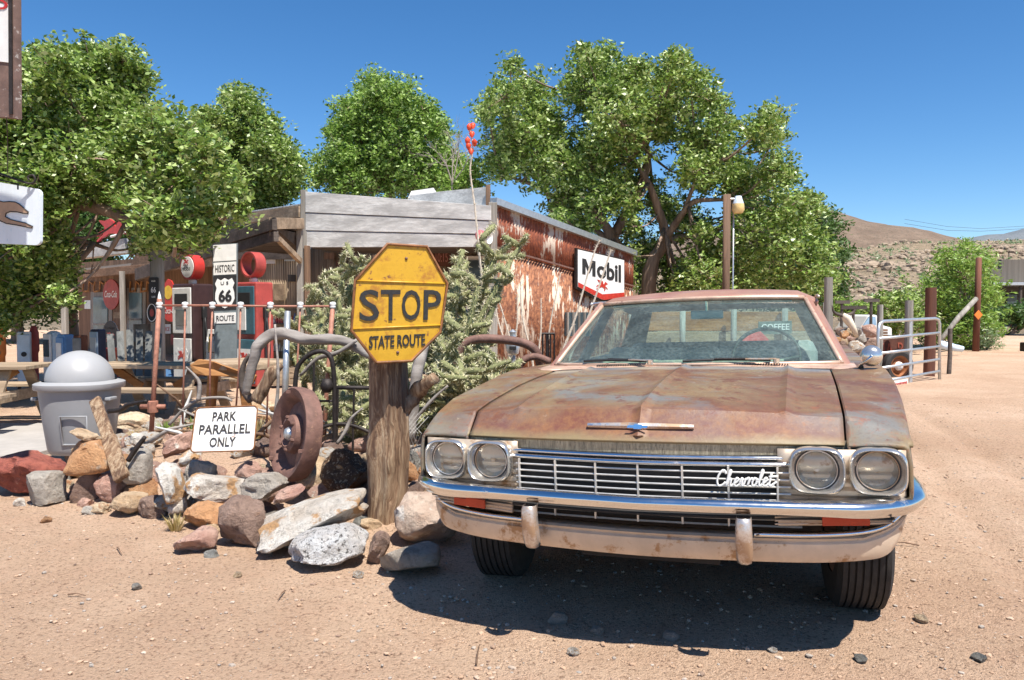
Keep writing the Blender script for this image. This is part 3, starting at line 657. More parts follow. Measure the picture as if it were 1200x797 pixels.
# wheels
for (x, f, st) in ((-.82, .0, R(6)), (.785, .0, R(6)), (-.80, -3.02, 0), (.80, -3.02, 0)):
    s = 1 if x > 0 else -1; r = .345
    Mx = Matrix.Translation(cv(x, f, r-.012)) @ Matrix.Rotation(st, 4, 'Z') @ Matrix.Rotation(R(90*s), 4, 'Y')
    wh_ = empty('wheel', (0, 0, 0), None, None); wh_.parent = car
    pr = [(.20, -.095), (.27, -.105), (.315, -.105), (.335, -.092)]
    for z in (-.08, -.055, -.028, 0, .028, .055, .08): pr += [(r, z-.009), (r, z+.009), (r-.010, z+.011), (r-.010, z+.016)]
    pr = pr[:-2]+[(.335, .092), (.315, .105), (.27, .105), (.20, .095)]
    cb(MB().lathe(pr, 56, Mx), 'tyre', M['rubber'], wh_, smooth=30)
    cb(MB().lathe([(.0, .10), (.04, .10), (.06, .085), (.12, .075), (.14, .088), (.17, .08), (.195, .09), (.2, .05), (.2, -.09), (.0, -.05)], 32, Mx), 'rim', M['rust_dark'], wh_, smooth=40)
# ================================================================== GROUND
def axis(lo, hi, f0, f1, step, grow=1.13):
    a = list(np.arange(f0, f1, step)); s = step; x = a[-1]
    while x < hi: s *= grow; x += s; a.append(x)
    s = step; x = a[0]
    while x > lo: s *= grow; x -= s; a.insert(0, x)
    return a
AX = axis(-2500, 2500, -6, 5, .06); AY = axis(-60, 3000, 1.2, 11, .06)
vs = []
for y in AY:
    for x in AX: vs.append((x, y, gz(x, y) + (.010*noise.noise(Vector((x*9, y*9, 1)))+.004*noise.noise(Vector((x*25, y*25, 1))) if abs(x) < 7 and y < 12 else 0)))
nx = len(AX)
me = bpy.data.meshes.new('ground'); me.from_pydata(vs, [], [(j*nx+i, j*nx+i+1, (j+1)*nx+i+1, (j+1)*nx+i) for j in range(len(AY)-1) for i in range(nx-1)]); me.update()
me.polygons.foreach_set('use_smooth', [True]*len(me.polygons))
ground = bpy.data.objects.new('ground', me); COL.objects.link(ground); tag(ground, 'sandy tan desert ground with fine gravel', 'ground', kind='structure')
m, nt, b = newmat('sand'); v = coords(nt)
n1 = noisetex(nt, v, .5, 6, .6, .5); n2 = noisetex(nt, v, 4, 8, .7); n3 = noisetex(nt, v, 55, 6, .75); n4 = noisetex(nt, v, 130, 3, .6)
c = ramp(nt, n1, [(.36, (.56, .37, .245)), (.5, (.64, .44, .30)), (.64, (.72, .51, .36))])
c = mixc(nt, ramp(nt, n2, [(.45, 0.0), (.65, .5)]), c, (.60, .385, .26))
c = mixc(nt, ramp(nt, n3, [(.35, .95), (.48, 0.0)]), c, (.22, .13, .085))
c = mixc(nt, ramp(nt, n3, [(.60, 0.0), (.70, .7)]), c, (.72, .56, .44))
vo = N(nt, 'ShaderNodeTexVoronoi'); vo.inputs['Scale'].default_value = 38; nt.links.new(v, vo.inputs['Vector'])
c = mixc(nt, ramp(nt, vo.outputs[0], [(.10, .55), (.2, 0.0)]), c, (.33, .24, .18))
nt.links.new(c, b.inputs['Base Color']); b.inputs['Roughness'].default_value = .95; b.inputs['Specular IOR Level'].default_value = .2
ad = N(nt, 'ShaderNodeMath', operation='ADD'); nt.links.new(n3, ad.inputs[0]); nt.links.new(n4, ad.inputs[1])
ad2 = N(nt, 'ShaderNodeMath', operation='ADD'); nt.links.new(ad.outputs[0], ad2.inputs[0]); nt.links.new(n2, ad2.inputs[1])
bump(nt, b, ad2.outputs[0], .022)
me.materials.append(m)
# concrete apron on the left, pale
def slab(pts, name, mat, z=.03):
    P = [Vector((p.x, p.y, gz(p.x, p.y)*0+z)) for p in pts]
    o = MB().prism([p-Vector((0, 0, .3)) for p in P], Vector((0, 0, .3))).build(name, mat, keep=True); return o
pv = slab([Vector((-13, 7.15, 0)), Vector((-4.35, 6.9, 0)), Vector((-4.1, 8.9, 0)), Vector((-13, 9.2, 0))], 'pavement', M['concrete'], -.006)
tag(pv, 'pale concrete path behind the trash bin', 'pavement', kind='structure')
# ------------------------------------------------------------------ hills
def hill(name, x0, x1, y0, y1, nx_, ny_, zf, mat, label):
    g = [[Vector((x0+(x1-x0)*i/(nx_-1), y0+(y1-y0)*j/(ny_-1), 0)) for i in range(nx_)] for j in range(ny_)]
    for row in g:
        for p in row: p.z = zf(p.x, p.y)
    o = MB().grid(g).build(name, mat, keep=True, smooth=True); return tag(o, label, 'hill', kind='structure')
def fbm(x, y, s): return noise.fractal(Vector((x/s, y/s, 5.3)), 1.0, 2.1, 6)
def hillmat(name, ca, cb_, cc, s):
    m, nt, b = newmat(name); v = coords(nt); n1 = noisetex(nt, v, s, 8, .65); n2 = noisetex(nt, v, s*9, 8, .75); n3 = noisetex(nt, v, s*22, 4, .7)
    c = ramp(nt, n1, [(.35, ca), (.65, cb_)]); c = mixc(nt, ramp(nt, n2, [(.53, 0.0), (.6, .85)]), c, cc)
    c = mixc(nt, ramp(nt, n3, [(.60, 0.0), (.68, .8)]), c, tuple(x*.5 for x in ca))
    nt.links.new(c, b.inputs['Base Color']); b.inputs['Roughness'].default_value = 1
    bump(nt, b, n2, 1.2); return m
def tan_ang(X, Y): return 600+F*X/Y
def z_near(X, Y):
    px = tan_ang(X, Y); top = interp(px, [300, 880, 985, 1060, 1120, 1200, 1400, 1800], [346, 320, 294, 288, 290, 293, 296, 330])
    zt = CAMZ+(363.6-top)/F*210; k = sstep(30, 215, Y)**.9
    return -.3+(zt+.3)*k+fbm(X, Y, 45)*2.2*k+fbm(X, Y, 9)*.5*k
hill('hill', -40, 260, 30, 330, 110, 110, z_near, hillmat('hill_sand', (.36, .26, .165), (.50, .38, .24), (.15, .14, .07), .12), 'sandy boulder-strewn slope beyond the shrubs')
def z_far(X, Y):
    px = tan_ang(X, Y); top = interp(px, [200, 800, 940, 975, 1010, 1060, 1090, 1130, 1165, 1260, 1400], [345, 280, 256, 252, 262, 266, 271, 283, 294, 322, 340])
    zt = CAMZ+(363.6-top)/F*900; k = sstep(420, 900, Y); return -5+(zt+5)*k+fbm(X, Y, 150)*11*k*(1.2-k*.6)
hill('hill', -300, 900, 420, 1300, 130, 90, z_far, hillmat('hill_brown', (.14, .095, .065), (.22, .155, .11), (.07, .065, .04), .045), 'brown rocky ridge on the skyline')
def z_far2(X, Y):
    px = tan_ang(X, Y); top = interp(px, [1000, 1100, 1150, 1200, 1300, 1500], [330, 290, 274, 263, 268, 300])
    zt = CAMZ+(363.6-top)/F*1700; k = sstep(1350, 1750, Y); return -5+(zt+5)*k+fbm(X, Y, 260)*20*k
hill('hill', 600, 2600, 1350, 2400, 100, 60, z_far2, hillmat('hill_haze_blue', (.12, .14, .16), (.17, .18, .19), (.09, .11, .10), .015), 'distant blue-grey mountain at the right edge')  # haze of distance painted into the blue-grey rock colour
# ------------------------------------------------------------------ rocks
import bmesh
def rock_mesh(seed, sub=4, facets=7, rough=.12, sq=1.0):
    bm = bmesh.new(); bmesh.ops.create_icosphere(bm, subdivisions=sub, radius=1)
    rd = random.Random(seed); pl = []
    for _ in range(facets):
        n = Vector((rd.gauss(0, 1), rd.gauss(0, 1), rd.gauss(0, .8))).normalized(); pl.append((n, rd.uniform(.52, .88)))
    for v in bm.verts:
        p = v.co.copy()
        p = Vector([math.copysign(abs(a)**(1/sq), a) for a in p])
        for n, d in pl:
            e = p.dot(n)-d
            if e > 0: p -= n*e*.93
        o = Vector((seed*3.1, seed*1.7, 0))
        d = p.normalized()
        p += d*(noise.fractal(p*1.6+o, 1, 2, 4)*rough + noise.noise(p*5+o)*rough*.42+ noise.noise(p*13+o)*rough*.22)
        v.co = p
    me = bpy.data.meshes.new('rock'); bm.to_mesh(me); bm.free()
    xs = np.empty(len(me.vertices)*3); me.vertices.foreach_get('co', xs); xs = xs.reshape(-1, 3)
    lo, hi = xs.min(0), xs.max(0); xs = (xs-(lo+hi)/2)/(hi-lo)      # unit bounding box
    me.vertices.foreach_set('co', xs.ravel()); me.update()
    me.polygons.foreach_set('use_smooth', [True]*len(me.polygons)); me.set_sharp_from_angle(angle=R(32)); return me
def rock(px0, px1, py0, py1, D, col, label, seed, tilt=0, depth=.9, name='rock', group='stones piled along the edge of the yard', yaw=None, sub=4, facets=7, rough=.13, sq=1.15, cat='rock'):
    g_ = G((px0+px1)/2, py1-2)
    if D > g_.y or seed not in (7, 8, 16, 18, 24, 26, 27, 28, 29, 30, 31, 32, 33, 34, 47): D = g_.y
    w = (px1-px0)/F*D; h = (py1-py0)/F*D; c = W((px0+px1)/2, (py0+py1)/2, D)
    d = w*depth if depth < 5 else h
    a = abs(R(tilt)); # bounding box of tilted box -> solve sizes
    ca, sa = math.cos(a), math.sin(a); det = ca*ca-sa*sa
    if a > .01 and abs(det) > .2:
        w2, h2 = (w*ca-h*sa)/det, (h*ca-w*sa)/det; 
        w2, h2 = max(w2, .3*w)*1.0, max(h2, .35*h)
    else: w2, h2 = w, h
    me = rock_mesh(seed, sub, facets, rough, sq); o = bpy.data.objects.new(name, me); COL.objects.link(o)
    L = Matrix.Rotation(R(tilt), 4, 'Y') @ Matrix.Diagonal((w2*1.06, d, h2*1.06, 1))
    me.transform(L); zs = [v.co.z for v in me.vertices]; zb = min(zs)
    for v in me.vertices: v.co.z -= zb
    o.location = (c.x, c.y+d*.25, c.z+zb-.012); me.materials.append(ROCK[col])
    return tag(o, label, cat, group)
RK = [ # px0 px1 py0 py1 D col label seed tilt
 (-14, 66, 527, 584, 5.45, 'red', 'big dark red boulder at the left edge of the photo', 1, 8),
 (27, 66, 552, 595, 5.05, 'grey', 'upright pale grey stone in front of the red boulder', 2, 0),
 (57, 83, 546, 567, 5.5, 'bluegrey', 'small greenish-grey stone between the grey stone and the orange block', 3, 0),
 (60, 82, 562, 577, 5.2, 'tan', 'small rounded yellowish stone left of the upright brown stone', 4, 0),
 (65, 81, 576, 586, 5.05, 'white', 'small pale flat stone right of the upright grey stone', 5, 0),
 (15, 29, 582, 595, 5.0, 'white', 'little white stone at the foot of the red boulder', 6, 0),
 (72, 130, 514, 557, 5.35, 'orange', 'square orange sandstone block in front of the trash bin', 7, -6),
 (78, 112, 500, 519, 5.4, 'tan', 'broken tan slab lying on the orange block', 8, 10),
 (82, 112, 553, 590, 5.3, 'brown', 'upright brown-grey stone under the orange block', 9, 0),
 (108, 143, 555, 590, 5.25, 'pink', 'rounded pinkish-white stone at the foot of the leaning plank', 10, 0),
 (88, 106, 582, 596, 5.0, 'pink', 'small triangular pink stone below the upright brown stone', 11, 0),
 (96, 112, 592, 604, 4.9, 'grey', 'small pale grey stone among pebbles left of the tan boulder', 12, 0),
 (106, 126, 588, 604, 4.92, 'tan', 'small tan stone touching the left end of the tan boulder', 13, 0),
 (123, 172, 571, 607, 4.9, 'tan', 'smooth tan boulder below the leaning plank', 14, -14),
 (157, 194, 580, 609, 4.95, 'brown', 'brownish stone beneath the tall white stone', 15, 0),
 (169, 216, 538, 597, 4.85, 'white', 'tall leaning white stone with an orange base', 16, -24),
 (190, 223, 578, 609, 4.8, 'white', 'pale wedge-shaped stone under the wide cream boulder', 17, -20),
 (210, 283, 554, 594, 4.85, 'white', 'wide cream boulder below the parking sign', 18, 4),
 (211, 266, 589, 623, 4.6, 'orange', 'brownish orange boulder left of the dark red-brown rock', 19, 0),
 (253, 313, 582, 643, 4.35, 'brown', 'chunky dark red-brown rock at the front of the pile', 20, 0),
 (199, 251, 617, 651, 4.2, 'pink', 'low pinkish flat rock lying out on the sand', 21, -8),
 (240, 257, 611, 626, 4.4, 'tan', 'small tan stone resting against the dark red-brown rock', 22, 0),
 (238, 255, 643, 655, 4.12, 'bluegrey', 'small dark blue-grey stone alone on the sand', 23, 0),
 (293, 428, 574, 650, 4.35, 'white', 'longest white and orange boulder left of the sign post', 24, -18),
 (331, 428, 615, 669, 3.95, 'speck', 'white black-speckled boulder, lowest at the front of the pile', 25, -8),
 (369, 431, 521, 586, 4.85, 'burnt', 'dark scorched triangular rock left of the sign post', 26, 14),
 (343, 385, 534, 572, 5.0, 'tan', 'flat yellowish rock right of the rusty wheel disc', 27, 0),
 (281, 332, 555, 584, 4.75, 'grey', 'smooth grey oval stone below the rusty wheel disc', 28, 0),
 (313, 358, 564, 593, 4.6, 'pink', 'flat dusky pink stone right of the smooth grey oval', 29, -20),
 (273, 303, 540, 570, 5.05, 'pink', 'round pink stone between the parking sign and the wheel disc', 30, 0),
 (215, 252, 539, 569, 5.1, 'grey', 'rounded grey stone below the left corner of the parking sign', 31, 0),
 (205, 234, 522, 548, 5.3, 'white', 'jagged pale stone left of the parking sign', 32, -30),
 (179, 226, 502, 541, 5.55, 'pink', 'large tilted rosy slab left of the parking sign', 33, -30),
 (143, 172, 526, 565, 5.3, 'grey', 'grey slab standing right of the leaning plank', 34, 0),
 (132, 177, 483, 517, 5.9, 'tan', 'big yellowish boulder right of the trash bin', 35, 0),
 (192, 216, 490, 509, 6.0, 'brown', 'flat brown brick-like stone left of the parking sign top corner', 36, 0),
 (205, 240, 478, 500, 6.3, 'tan', 'yellow-tan stone above the parking sign left corner', 37, -12),
 (176, 196, 468, 483, 6.6, 'bluegrey', 'mossy greenish stone beside the first pipe upright', 38, 0),
 (286, 322, 470, 486, 6.3, 'tan', 'tan stone just above the parking sign right corner', 39, 0),
 (463, 545, 580, 642, 4.3, 'pale', 'cracked pinkish boulder between the sign post and the car', 40, 0),
 (427, 458, 618, 665, 4.0, 'brown', 'egg-shaped grey-brown stone at the foot of the sign post', 41, 12),
 (442, 514, 636, 678, 3.85, 'grey', 'angular grey slab nearest the front wheel of the car', 42, 6),
 (422, 447, 607, 622, 4.5, 'tan', 'small tan stone left of the sign post foot', 43, 0),
 (412, 432, 603, 618, 4.55, 'bluegrey', 'small blue-grey stone between the long boulder and sign post', 44, 0),
 (469, 495, 528, 590, 4.9, 'bluegrey', 'tall dark grey stone behind the sign post beside the car headlight', 45, 0),
 (440, 470, 560, 600, 5.2, 'grey', 'grey stone hidden behind the sign post', 46, 0),
 (150, 166, 506, 522, 5.9, 'white', 'small pale stone under the big yellowish boulder', 47, 0),
 (160, 182, 556, 580, 5.15, 'orange', 'small orange stone between the tan and tall white stones', 48, 0),
]
for a in RK: rock(*a[:8], tilt=a[8], **({'sq': 2.4, 'facets': 3, 'rough': .07} if a[7] in (7, 9, 34, 42, 36, 2) else {}))
# filler stones of the heap, each one its own object
rd = random.Random(5); k = 0; protos = [rock_mesh(100+i, 3, 7, .13, 1.1) for i in range(8)]; cols = ['tan', 'white', 'grey', 'pink', 'brown', 'orange', 'tan', 'pink', 'white']
pm = {}
for i in range(290):
    Y = rd.uniform(4.7, 8.6); px = rd.uniform(130 if 0 else 90, 520); X = (px-600)/F*Y
    dist = ((X+3.07)*1.1+(Y-5.3)*2.34)/2.586
    if dist < .12 or dist > 3.3 or -lx(X, Y) < 1.35 or (X < -3.9 and Y > 6.1) or X < -4.2: continue
    ci = rd.choice(cols); pi_ = rd.randrange(8)
    if (ci, pi_) not in pm:
        q = protos[pi_].copy(); q.materials.append(ROCK[ci]); pm[(ci, pi_)] = q
    o = bpy.data.objects.new('stone', pm[(ci, pi_)]); COL.objects.link(o); s = rd.uniform(.10, .26)
    o.scale = (s*rd.uniform(.8, 1.3), s, s*rd.uniform(.5, .8)); o.rotation_euler = (rd.uniform(-.3, .3), rd.uniform(-.3, .3), rd.uniform(0, 6)); o.location = (X, Y, gz(X, Y)+s*.18)
    tag(o, 'smaller loose stone heaped in the bed behind the border rocks', 'stone', 'loose stones heaped behind the border rocks')
for n_, (px, py, s, ci, lb) in enumerate([(653, 729, .085, 'grey', 'largest round grey stone in the shadow in front of the car'), (700, 743, .06, 'grey', 'small grey stone in the car shadow, right of the largest one'), (787, 748, .065, 'grey', 'lone grey stone near the sunlit edge of the car shadow'),
      (1009, 774, .05, 'bluegrey', 'blue-grey pebble at the right corner of the car shadow'), (1080, 728, .06, 'tan', 'flat tan pebble on the sand right of the front wheel'), (1148, 774, .05, 'bluegrey', 'grey pebble near the bottom right corner'), (278, 676, .05, 'tan', 'tan pebble on the sand below the dark red-brown rock'),
      (420, 676, .06, 'white', 'white pebble on the sand below the speckled boulder'), (54, 612, .07, 'orange', 'flat orange chip on the sand below the grey stone'), (160, 690, .05, 'grey', 'grey flake half buried in the sand at the lower left'), (672, 767, .05, 'white', 'white pebble at the front edge of the car shadow'), (905, 764, .04, 'white', 'tiny pale pebble inside the front right of the car shadow')]):
    p = G(px, py); o = bpy.data.objects.new('pebble', rock_mesh(300+n_, 3, 6, .1)); o.data.materials.append(ROCK[ci]); COL.objects.link(o); o.scale = (s, s*.9, s*.62); o.location = (p.x, p.y, gz(p.x, p.y)+s*.2); o.rotation_euler = (0, 0, n_*1.3)
    tag(o, lb, 'pebble')
# fine gravel: uncountable
gv, gf_ = [], []
ico = bmesh.new(); bmesh.ops.create_icosphere(ico, subdivisions=1, radius=1); iv = np.array([v.co[:] for v in ico.verts]); ifc = np.array([[v.index for v in f.verts] for f in ico.faces]); ico.free()
NG = 15000; vv = []; ff = []; cnt = 0
for i in range(NG):
    Y = 1.8+9*rng.random()**1.6; X = rng.uniform(-.75, .75)*Y
    s = .003+.010*rng.random()**6; z = gz(X, Y)
    Rz = np.array(Matrix.Rotation(rng.uniform(0, 6), 3, 'Z'))
    p = (iv*(1+.35*(rng.random((len(iv), 1))-.5))*np.array([s*rng.uniform(.8, 1.5), s, s*.6])) @ Rz.T + np.array([X, Y, z+s*.25]); vv.append(p); ff.append(ifc+cnt); cnt += len(iv)
vv = np.concatenate(vv); ff = np.concatenate(ff)
me = bpy.data.meshes.new('gravel'); me.from_pydata(vv.tolist(), [], ff.tolist()); me.update()
m, nt, b = newmat('gravel'); ge = N(nt, 'ShaderNodeNewGeometry'); c = ramp(nt, ge.outputs['Random Per Island'], [(0, (.22, .15, .11)), (.3, (.40, .26, .17)), (.6, (.48, .34, .24)), (.85, (.28, .25, .22)), (1, (.50, .40, .32))]); nt.links.new(c, b.inputs['Base Color']); b.inputs['Roughness'].default_value = .9
me.materials.append(m); o = bpy.data.objects.new('gravel', me); COL.objects.link(o); tag(o, 'fine gravel scattered over the sand', 'gravel', kind='stuff')
# ================================================================== GENERAL STORE
A0 = Vector((-.38, 15, 0)); DV = Vector((-.82, .57, 0)).normalized(); EV = Vector((.57, .82, 0)).normalized(); NV = -EV
def PF(px, py, off=0): return plane_hit(px, py, A0+NV*off, EV)            # facade plane, off metres toward the camera side
def PR(px, py, off=0): return plane_hit(px, py, A0-DV*off, DV)            # rust wall plane
def quadF(x0, y0, x1, y1, off, yl=0): return [PF(x0, y1, off), PF(x1, y1, off), PF(x1, y0, off), PF(x0, y0, off)]
def panel(q, th): # solid slab from quad, thickness away from its normal
    return MB().prism(q, -qnorm(q)*th)
store = empty('general_store', (A0.x, A0.y, 0), 'old roadside store with grey plank fascia, open porch and rusty corrugated side wall', 'store')
# back wall of the porch: tan corrugated sheet, right half; brown boards, left half
def corr(P0, P1, z0a, z0b, z1a, z1b, amp=.012, pitch=.075, nv=2):
    L = (P1-P0).length; n = int(L/pitch*6); d = (P1-P0)/L; nr = Vector((-d.y, d.x, 0)); rows = []
    for j in range(nv):
        v = j/(nv-1); row = []
        for i in range(n+1):
            t = i/n; p = P0.lerp(P1, t)+nr*amp*math.sin(2*math.pi*t*L/pitch); za = z0a*(1-t)+z0b*t; zb = z1a*(1-t)+z1b*t; row.append(Vector((p.x, p.y, za*(1-v)+zb*v)))
        rows.append(row)
    return MB().grid(rows)
WO = -1.3
wl, wm, wr = PF(92, 360, WO), PF(300, 360, WO), PF(577, 360, WO)
for p in (wl, wm, wr): p.z = 0
corr(wm, wr, -.1, -.1, 2.9, 2.75, .010, .09).build('wall', M['corr_tan'], store, smooth=50, solid=.01)
MB().prism([wl+Vector((0, 0, -.1)), wm+Vector((0, 0, -.1)), wm+Vector((0, 0, 2.9)), wl+Vector((0, 0, 2.9))], EV*.1).build('wall', M['wood_brown'], store)
# two sheets of corrugated side wall: maroon above, orange-cream below
def rustmat(name, a, b_, c_, thr, thr2):
    m, nt, b = newmat(name); v = coords(nt, (9, 9, 1.6)); v2 = coords(nt, (1.0, 1.0, .8))
    n1 = noisetex(nt, v, 1.0, 9, .7, .3); n2 = noisetex(nt, v2, 1.3, 6, .6); n3 = noisetex(nt, v2, 14, 8, .7)
    ad = N(nt, 'ShaderNodeMath', operation='ADD'); nt.links.new(n1, ad.inputs[0])
    ml = N(nt, 'ShaderNodeMath', operation='MULTIPLY'); ml.inputs[1].default_value = 1.0; nt.links.new(n2, ml.inputs[0]); nt.links.new(ml.outputs[0], ad.inputs[1])
    c = mixc(nt, ramp(nt, n3, [(.4, 0.0), (.6, 1.0)]), a, b_)
    hf = N(nt, 'ShaderNodeMath', operation='MULTIPLY'); hf.inputs[1].default_value = .5; nt.links.new(ad.outputs[0], hf.inputs[0])
    c = mixc(nt, ramp(nt, hf.outputs[0], [(thr/2, 0.0), (thr/2+.022, 1.0)]), c, c_)
    c = mixc(nt, ramp(nt, n1, [(.34, .8), (.42, 0.0)]), c, tuple(x*.4 for x in a))
    nt.links.new(c, b.inputs['Base Color']); b.inputs['Roughness'].default_value = .8; bump(nt, b, n3, .004); return m
ru = rustmat('rust_sheet_upper', (.15, .04, .022), (.30, .085, .035), (.50, .42, .34), 1.055, 0)
rl = rustmat('rust_sheet_lower', (.13, .045, .025), (.36, .15, .07), (.60, .50, .39), 1.035, 0)
C0 = A0.copy(); C1 = PR(742, 350); C1.z = 0
zt0, zt1 = PR(577, 236).z, PR(735, 296).z; zs0, zs1 = PR(577, 290).z, PR(735, 336).z
corr(C0, C1, zs0-.02, zs1-.02, zt0, zt1, .012, .10).build('sheet_siding', ru, store, smooth=50, solid=.008)
corr(C0+DV*.015, C1+DV*.015, -.1, -.1, zs0+.05, zs1+.05, .012, .10).build('sheet_siding', rl, store, smooth=50, solid=.008)
MB().beam(Vector((C0.x, C0.y, zt0+.0))-DV*.03, Vector((C1.x, C1.y, zt1+.0))-DV*.03, .16, .13).build('roof_edge', M['galv'], store)
MB().beam(Vector((C0.x, C0.y, -.1))-DV*.02, Vector((C0.x, C0.y, zt0-.03))-DV*.02, .16, .14, up=(0, 1, 0)).build('corner_post', M['wood_grey_z'], store, bevel=.01)
MB().beam(C0+Vector((0, 0, zs0+.02))-DV*.035, C1+Vector((0, 0, zs1+.02))-DV*.035, .012, .035).build('lap_strip', M['rust_dark'], store)
q = [PR(664, 394, .05), PR(690, 394, .05), PR(690, 366, .05), PR(664, 366, .05)]
wdw = panel(q, .05).build('window', M['window_dark'], store)
mb = MB()
for k in range(5): mb.beam(qmap(q, k/4, 0)+qnorm(q)*.03, qmap(q, k/4, 1)+qnorm(q)*.03, .04, .03)
mb.build('frame', M['wood_grey_z'], wdw)
# fascia boards
TL, TR, BL, BR = W(359, 225, 15.9), PF(576, 241, .05), W(359, 290, 15.9), PF(576, 290, .05)
q = [BL, BR, TR, TL]; fn = qnorm(q)
if fn.y > 0: fn = -fn
splits = [0, .305, .63, 1.0]
for i in range(3):
    a, b_ = splits[i], splits[i+1]-.008; o = fn*(.02+.012*((i*7) % 3))
    P = [qmap(q, 0, a)+o, qmap(q, 1.0, a+.01)+o, qmap(q, 1.0, b_)+o, qmap(q, 0, b_+(.0 if i < 2 else .008))+o]
    MB().prism(P, -fn*.04).build('fascia_board', M['wood_grey'], store, bevel=.006)
MB().beam(qmap(q, -.012, -.02)+fn*.01, qmap(q, -.012, 1.03)+fn*.01, .13, .06, up=(0, 1, 0)).build('fascia_trim', M['wood_grey_z'], store, bevel=.006)
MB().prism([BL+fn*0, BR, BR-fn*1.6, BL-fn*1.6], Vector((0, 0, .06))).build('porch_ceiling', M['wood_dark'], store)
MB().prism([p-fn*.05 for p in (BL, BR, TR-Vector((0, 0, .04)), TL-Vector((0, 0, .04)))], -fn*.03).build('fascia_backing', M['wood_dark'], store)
# raised parapet behind the right end
P = [PF(480, 240, -.5), PF(573, 240, -.5), PF(573, 219, -.5), PF(520, 224, -.5), PF(480, 229, -.5)]
MB().prism(P, EV*.05).build('parapet', M['wood_grey'], store, bevel=.005)
P = [PF(478, 232, -.52), PF(512, 226, -.52), PF(508, 220, -.9), PF(482, 224, -.9)]
MB().prism(P, Vector((0, 0, -.08))).build('parapet_cap', M['wood_grey'], store)
MB().beam(PF(572, 243, -.44), PF(572, 217, -.44), .09, .09, up=(0, 1, 0)).build('parapet_post', M['wood_brown'], store, bevel=.004)
# roof sheets
rfz = zt0-.12
MB().prism([TL-fn*.05+Vector((0, 0, -.15)), TR-fn*.05+DV*.35+Vector((0, 0, -.15)), Vector((C1.x, C1.y, zt1-.06))+DV*.35, Vector((C1.x, C1.y, zt1-.02))+DV*9], Vector((0, 0, .05))).build('roof', M['galv'], store)
RA, RB = W(352, 240, 15.9), W(283, 250, 18.2)
rows = []
for j in range(2):
    row = []
    for i in range(161):
        t = i/160; p = RA.lerp(RB, t)+EV*(3.0*j)+Vector((0, 0, .25*j+.018*math.sin(t*44*2*math.pi))); row.append(p)
    rows.append(row)
MB().grid(rows).build('roof', M['galv'], store, smooth=50, solid=.01)
MB().beam(RA+Vector((0, 0, -.14)), RB+Vector((0, 0, -.14)), .08, .22).build('rafter_beam', M['wood_tan'], store, bevel=.005)
BA, BB = W(322, 268, 13.6), W(250, 292, 15.9)
for k_, (za, zb) in enumerate(((.0, .0), (-.20, -.02))):
    MB().beam(BA+Vector((0, 0, .07-.20*k_))+NV*(-.03*k_), BB+Vector((0, 0, .10-.20*k_))+NV*(-.03*k_), .09, .19).build('porch_beam', M['wood_dark'], store, bevel=.008)
MB().beam(BB+Vector((0, 0, .0)), W(160, 322, 20), .09, .3).build('porch_beam', M['wood_dark'], store, bevel=.008)
MB().beam(W(320, 262, 13.75), W(352, 262, 15.0), .16, .2).build('beam_end', M['wood_tan'], store, bevel=.006)
MB().beam(W(318, 272, 13.7), W(352, 306, 14.9), .08, .10).build('brace', M['wood_tan'], store, bevel=.005)
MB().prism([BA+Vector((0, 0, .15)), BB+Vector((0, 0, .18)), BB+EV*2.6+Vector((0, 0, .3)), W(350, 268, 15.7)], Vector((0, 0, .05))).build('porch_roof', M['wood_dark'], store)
for (px, py0, py1, D, w, mt) in ((351, 258, 420, 15.0, .10, 'wood_grey_z'), (360, 288, 430, 15.2, .09, 'wood_brown'), (143, 318, 430, 20.5, .10, 'wood_grey_z'), (75, 330, 440, 21.5, .13, 'wood_grey_z')):
    p = W(px, py0, D); MB().beam(Vector((p.x, p.y, -.1)), p, w*1.1, w, up=(0, 1, 0)).build('porch_post', M[mt], store, bevel=.006)
panel(quadF(235, 252, 356, 304, WO+.12), .05).build('gable_boards', M['wood_dark'], store)
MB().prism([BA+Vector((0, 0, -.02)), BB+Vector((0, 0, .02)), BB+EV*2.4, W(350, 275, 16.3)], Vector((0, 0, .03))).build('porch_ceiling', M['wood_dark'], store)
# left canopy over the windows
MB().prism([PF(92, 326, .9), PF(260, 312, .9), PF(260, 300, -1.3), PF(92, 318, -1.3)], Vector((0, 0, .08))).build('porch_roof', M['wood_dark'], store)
MB().beam(PF(92, 322, .9), PF(262, 306, .9), .10, .22).build('porch_beam', M['wood_brown_x'], store, bevel=.01)
MB().prism([PF(150, 318, .4), PF(235, 306, .4), PF(235, 262, .4), PF(200, 268, .4), PF(160, 295, .4)], EV*.05).build('gable_boards', M['wood_brown_x'], store)
MB().box(Vector((-8, 27, 1.3)), (9, 6, 2.6), rz=math.atan2(DV.y, DV.x)).build('rear_block', M['wood_dark'], store)
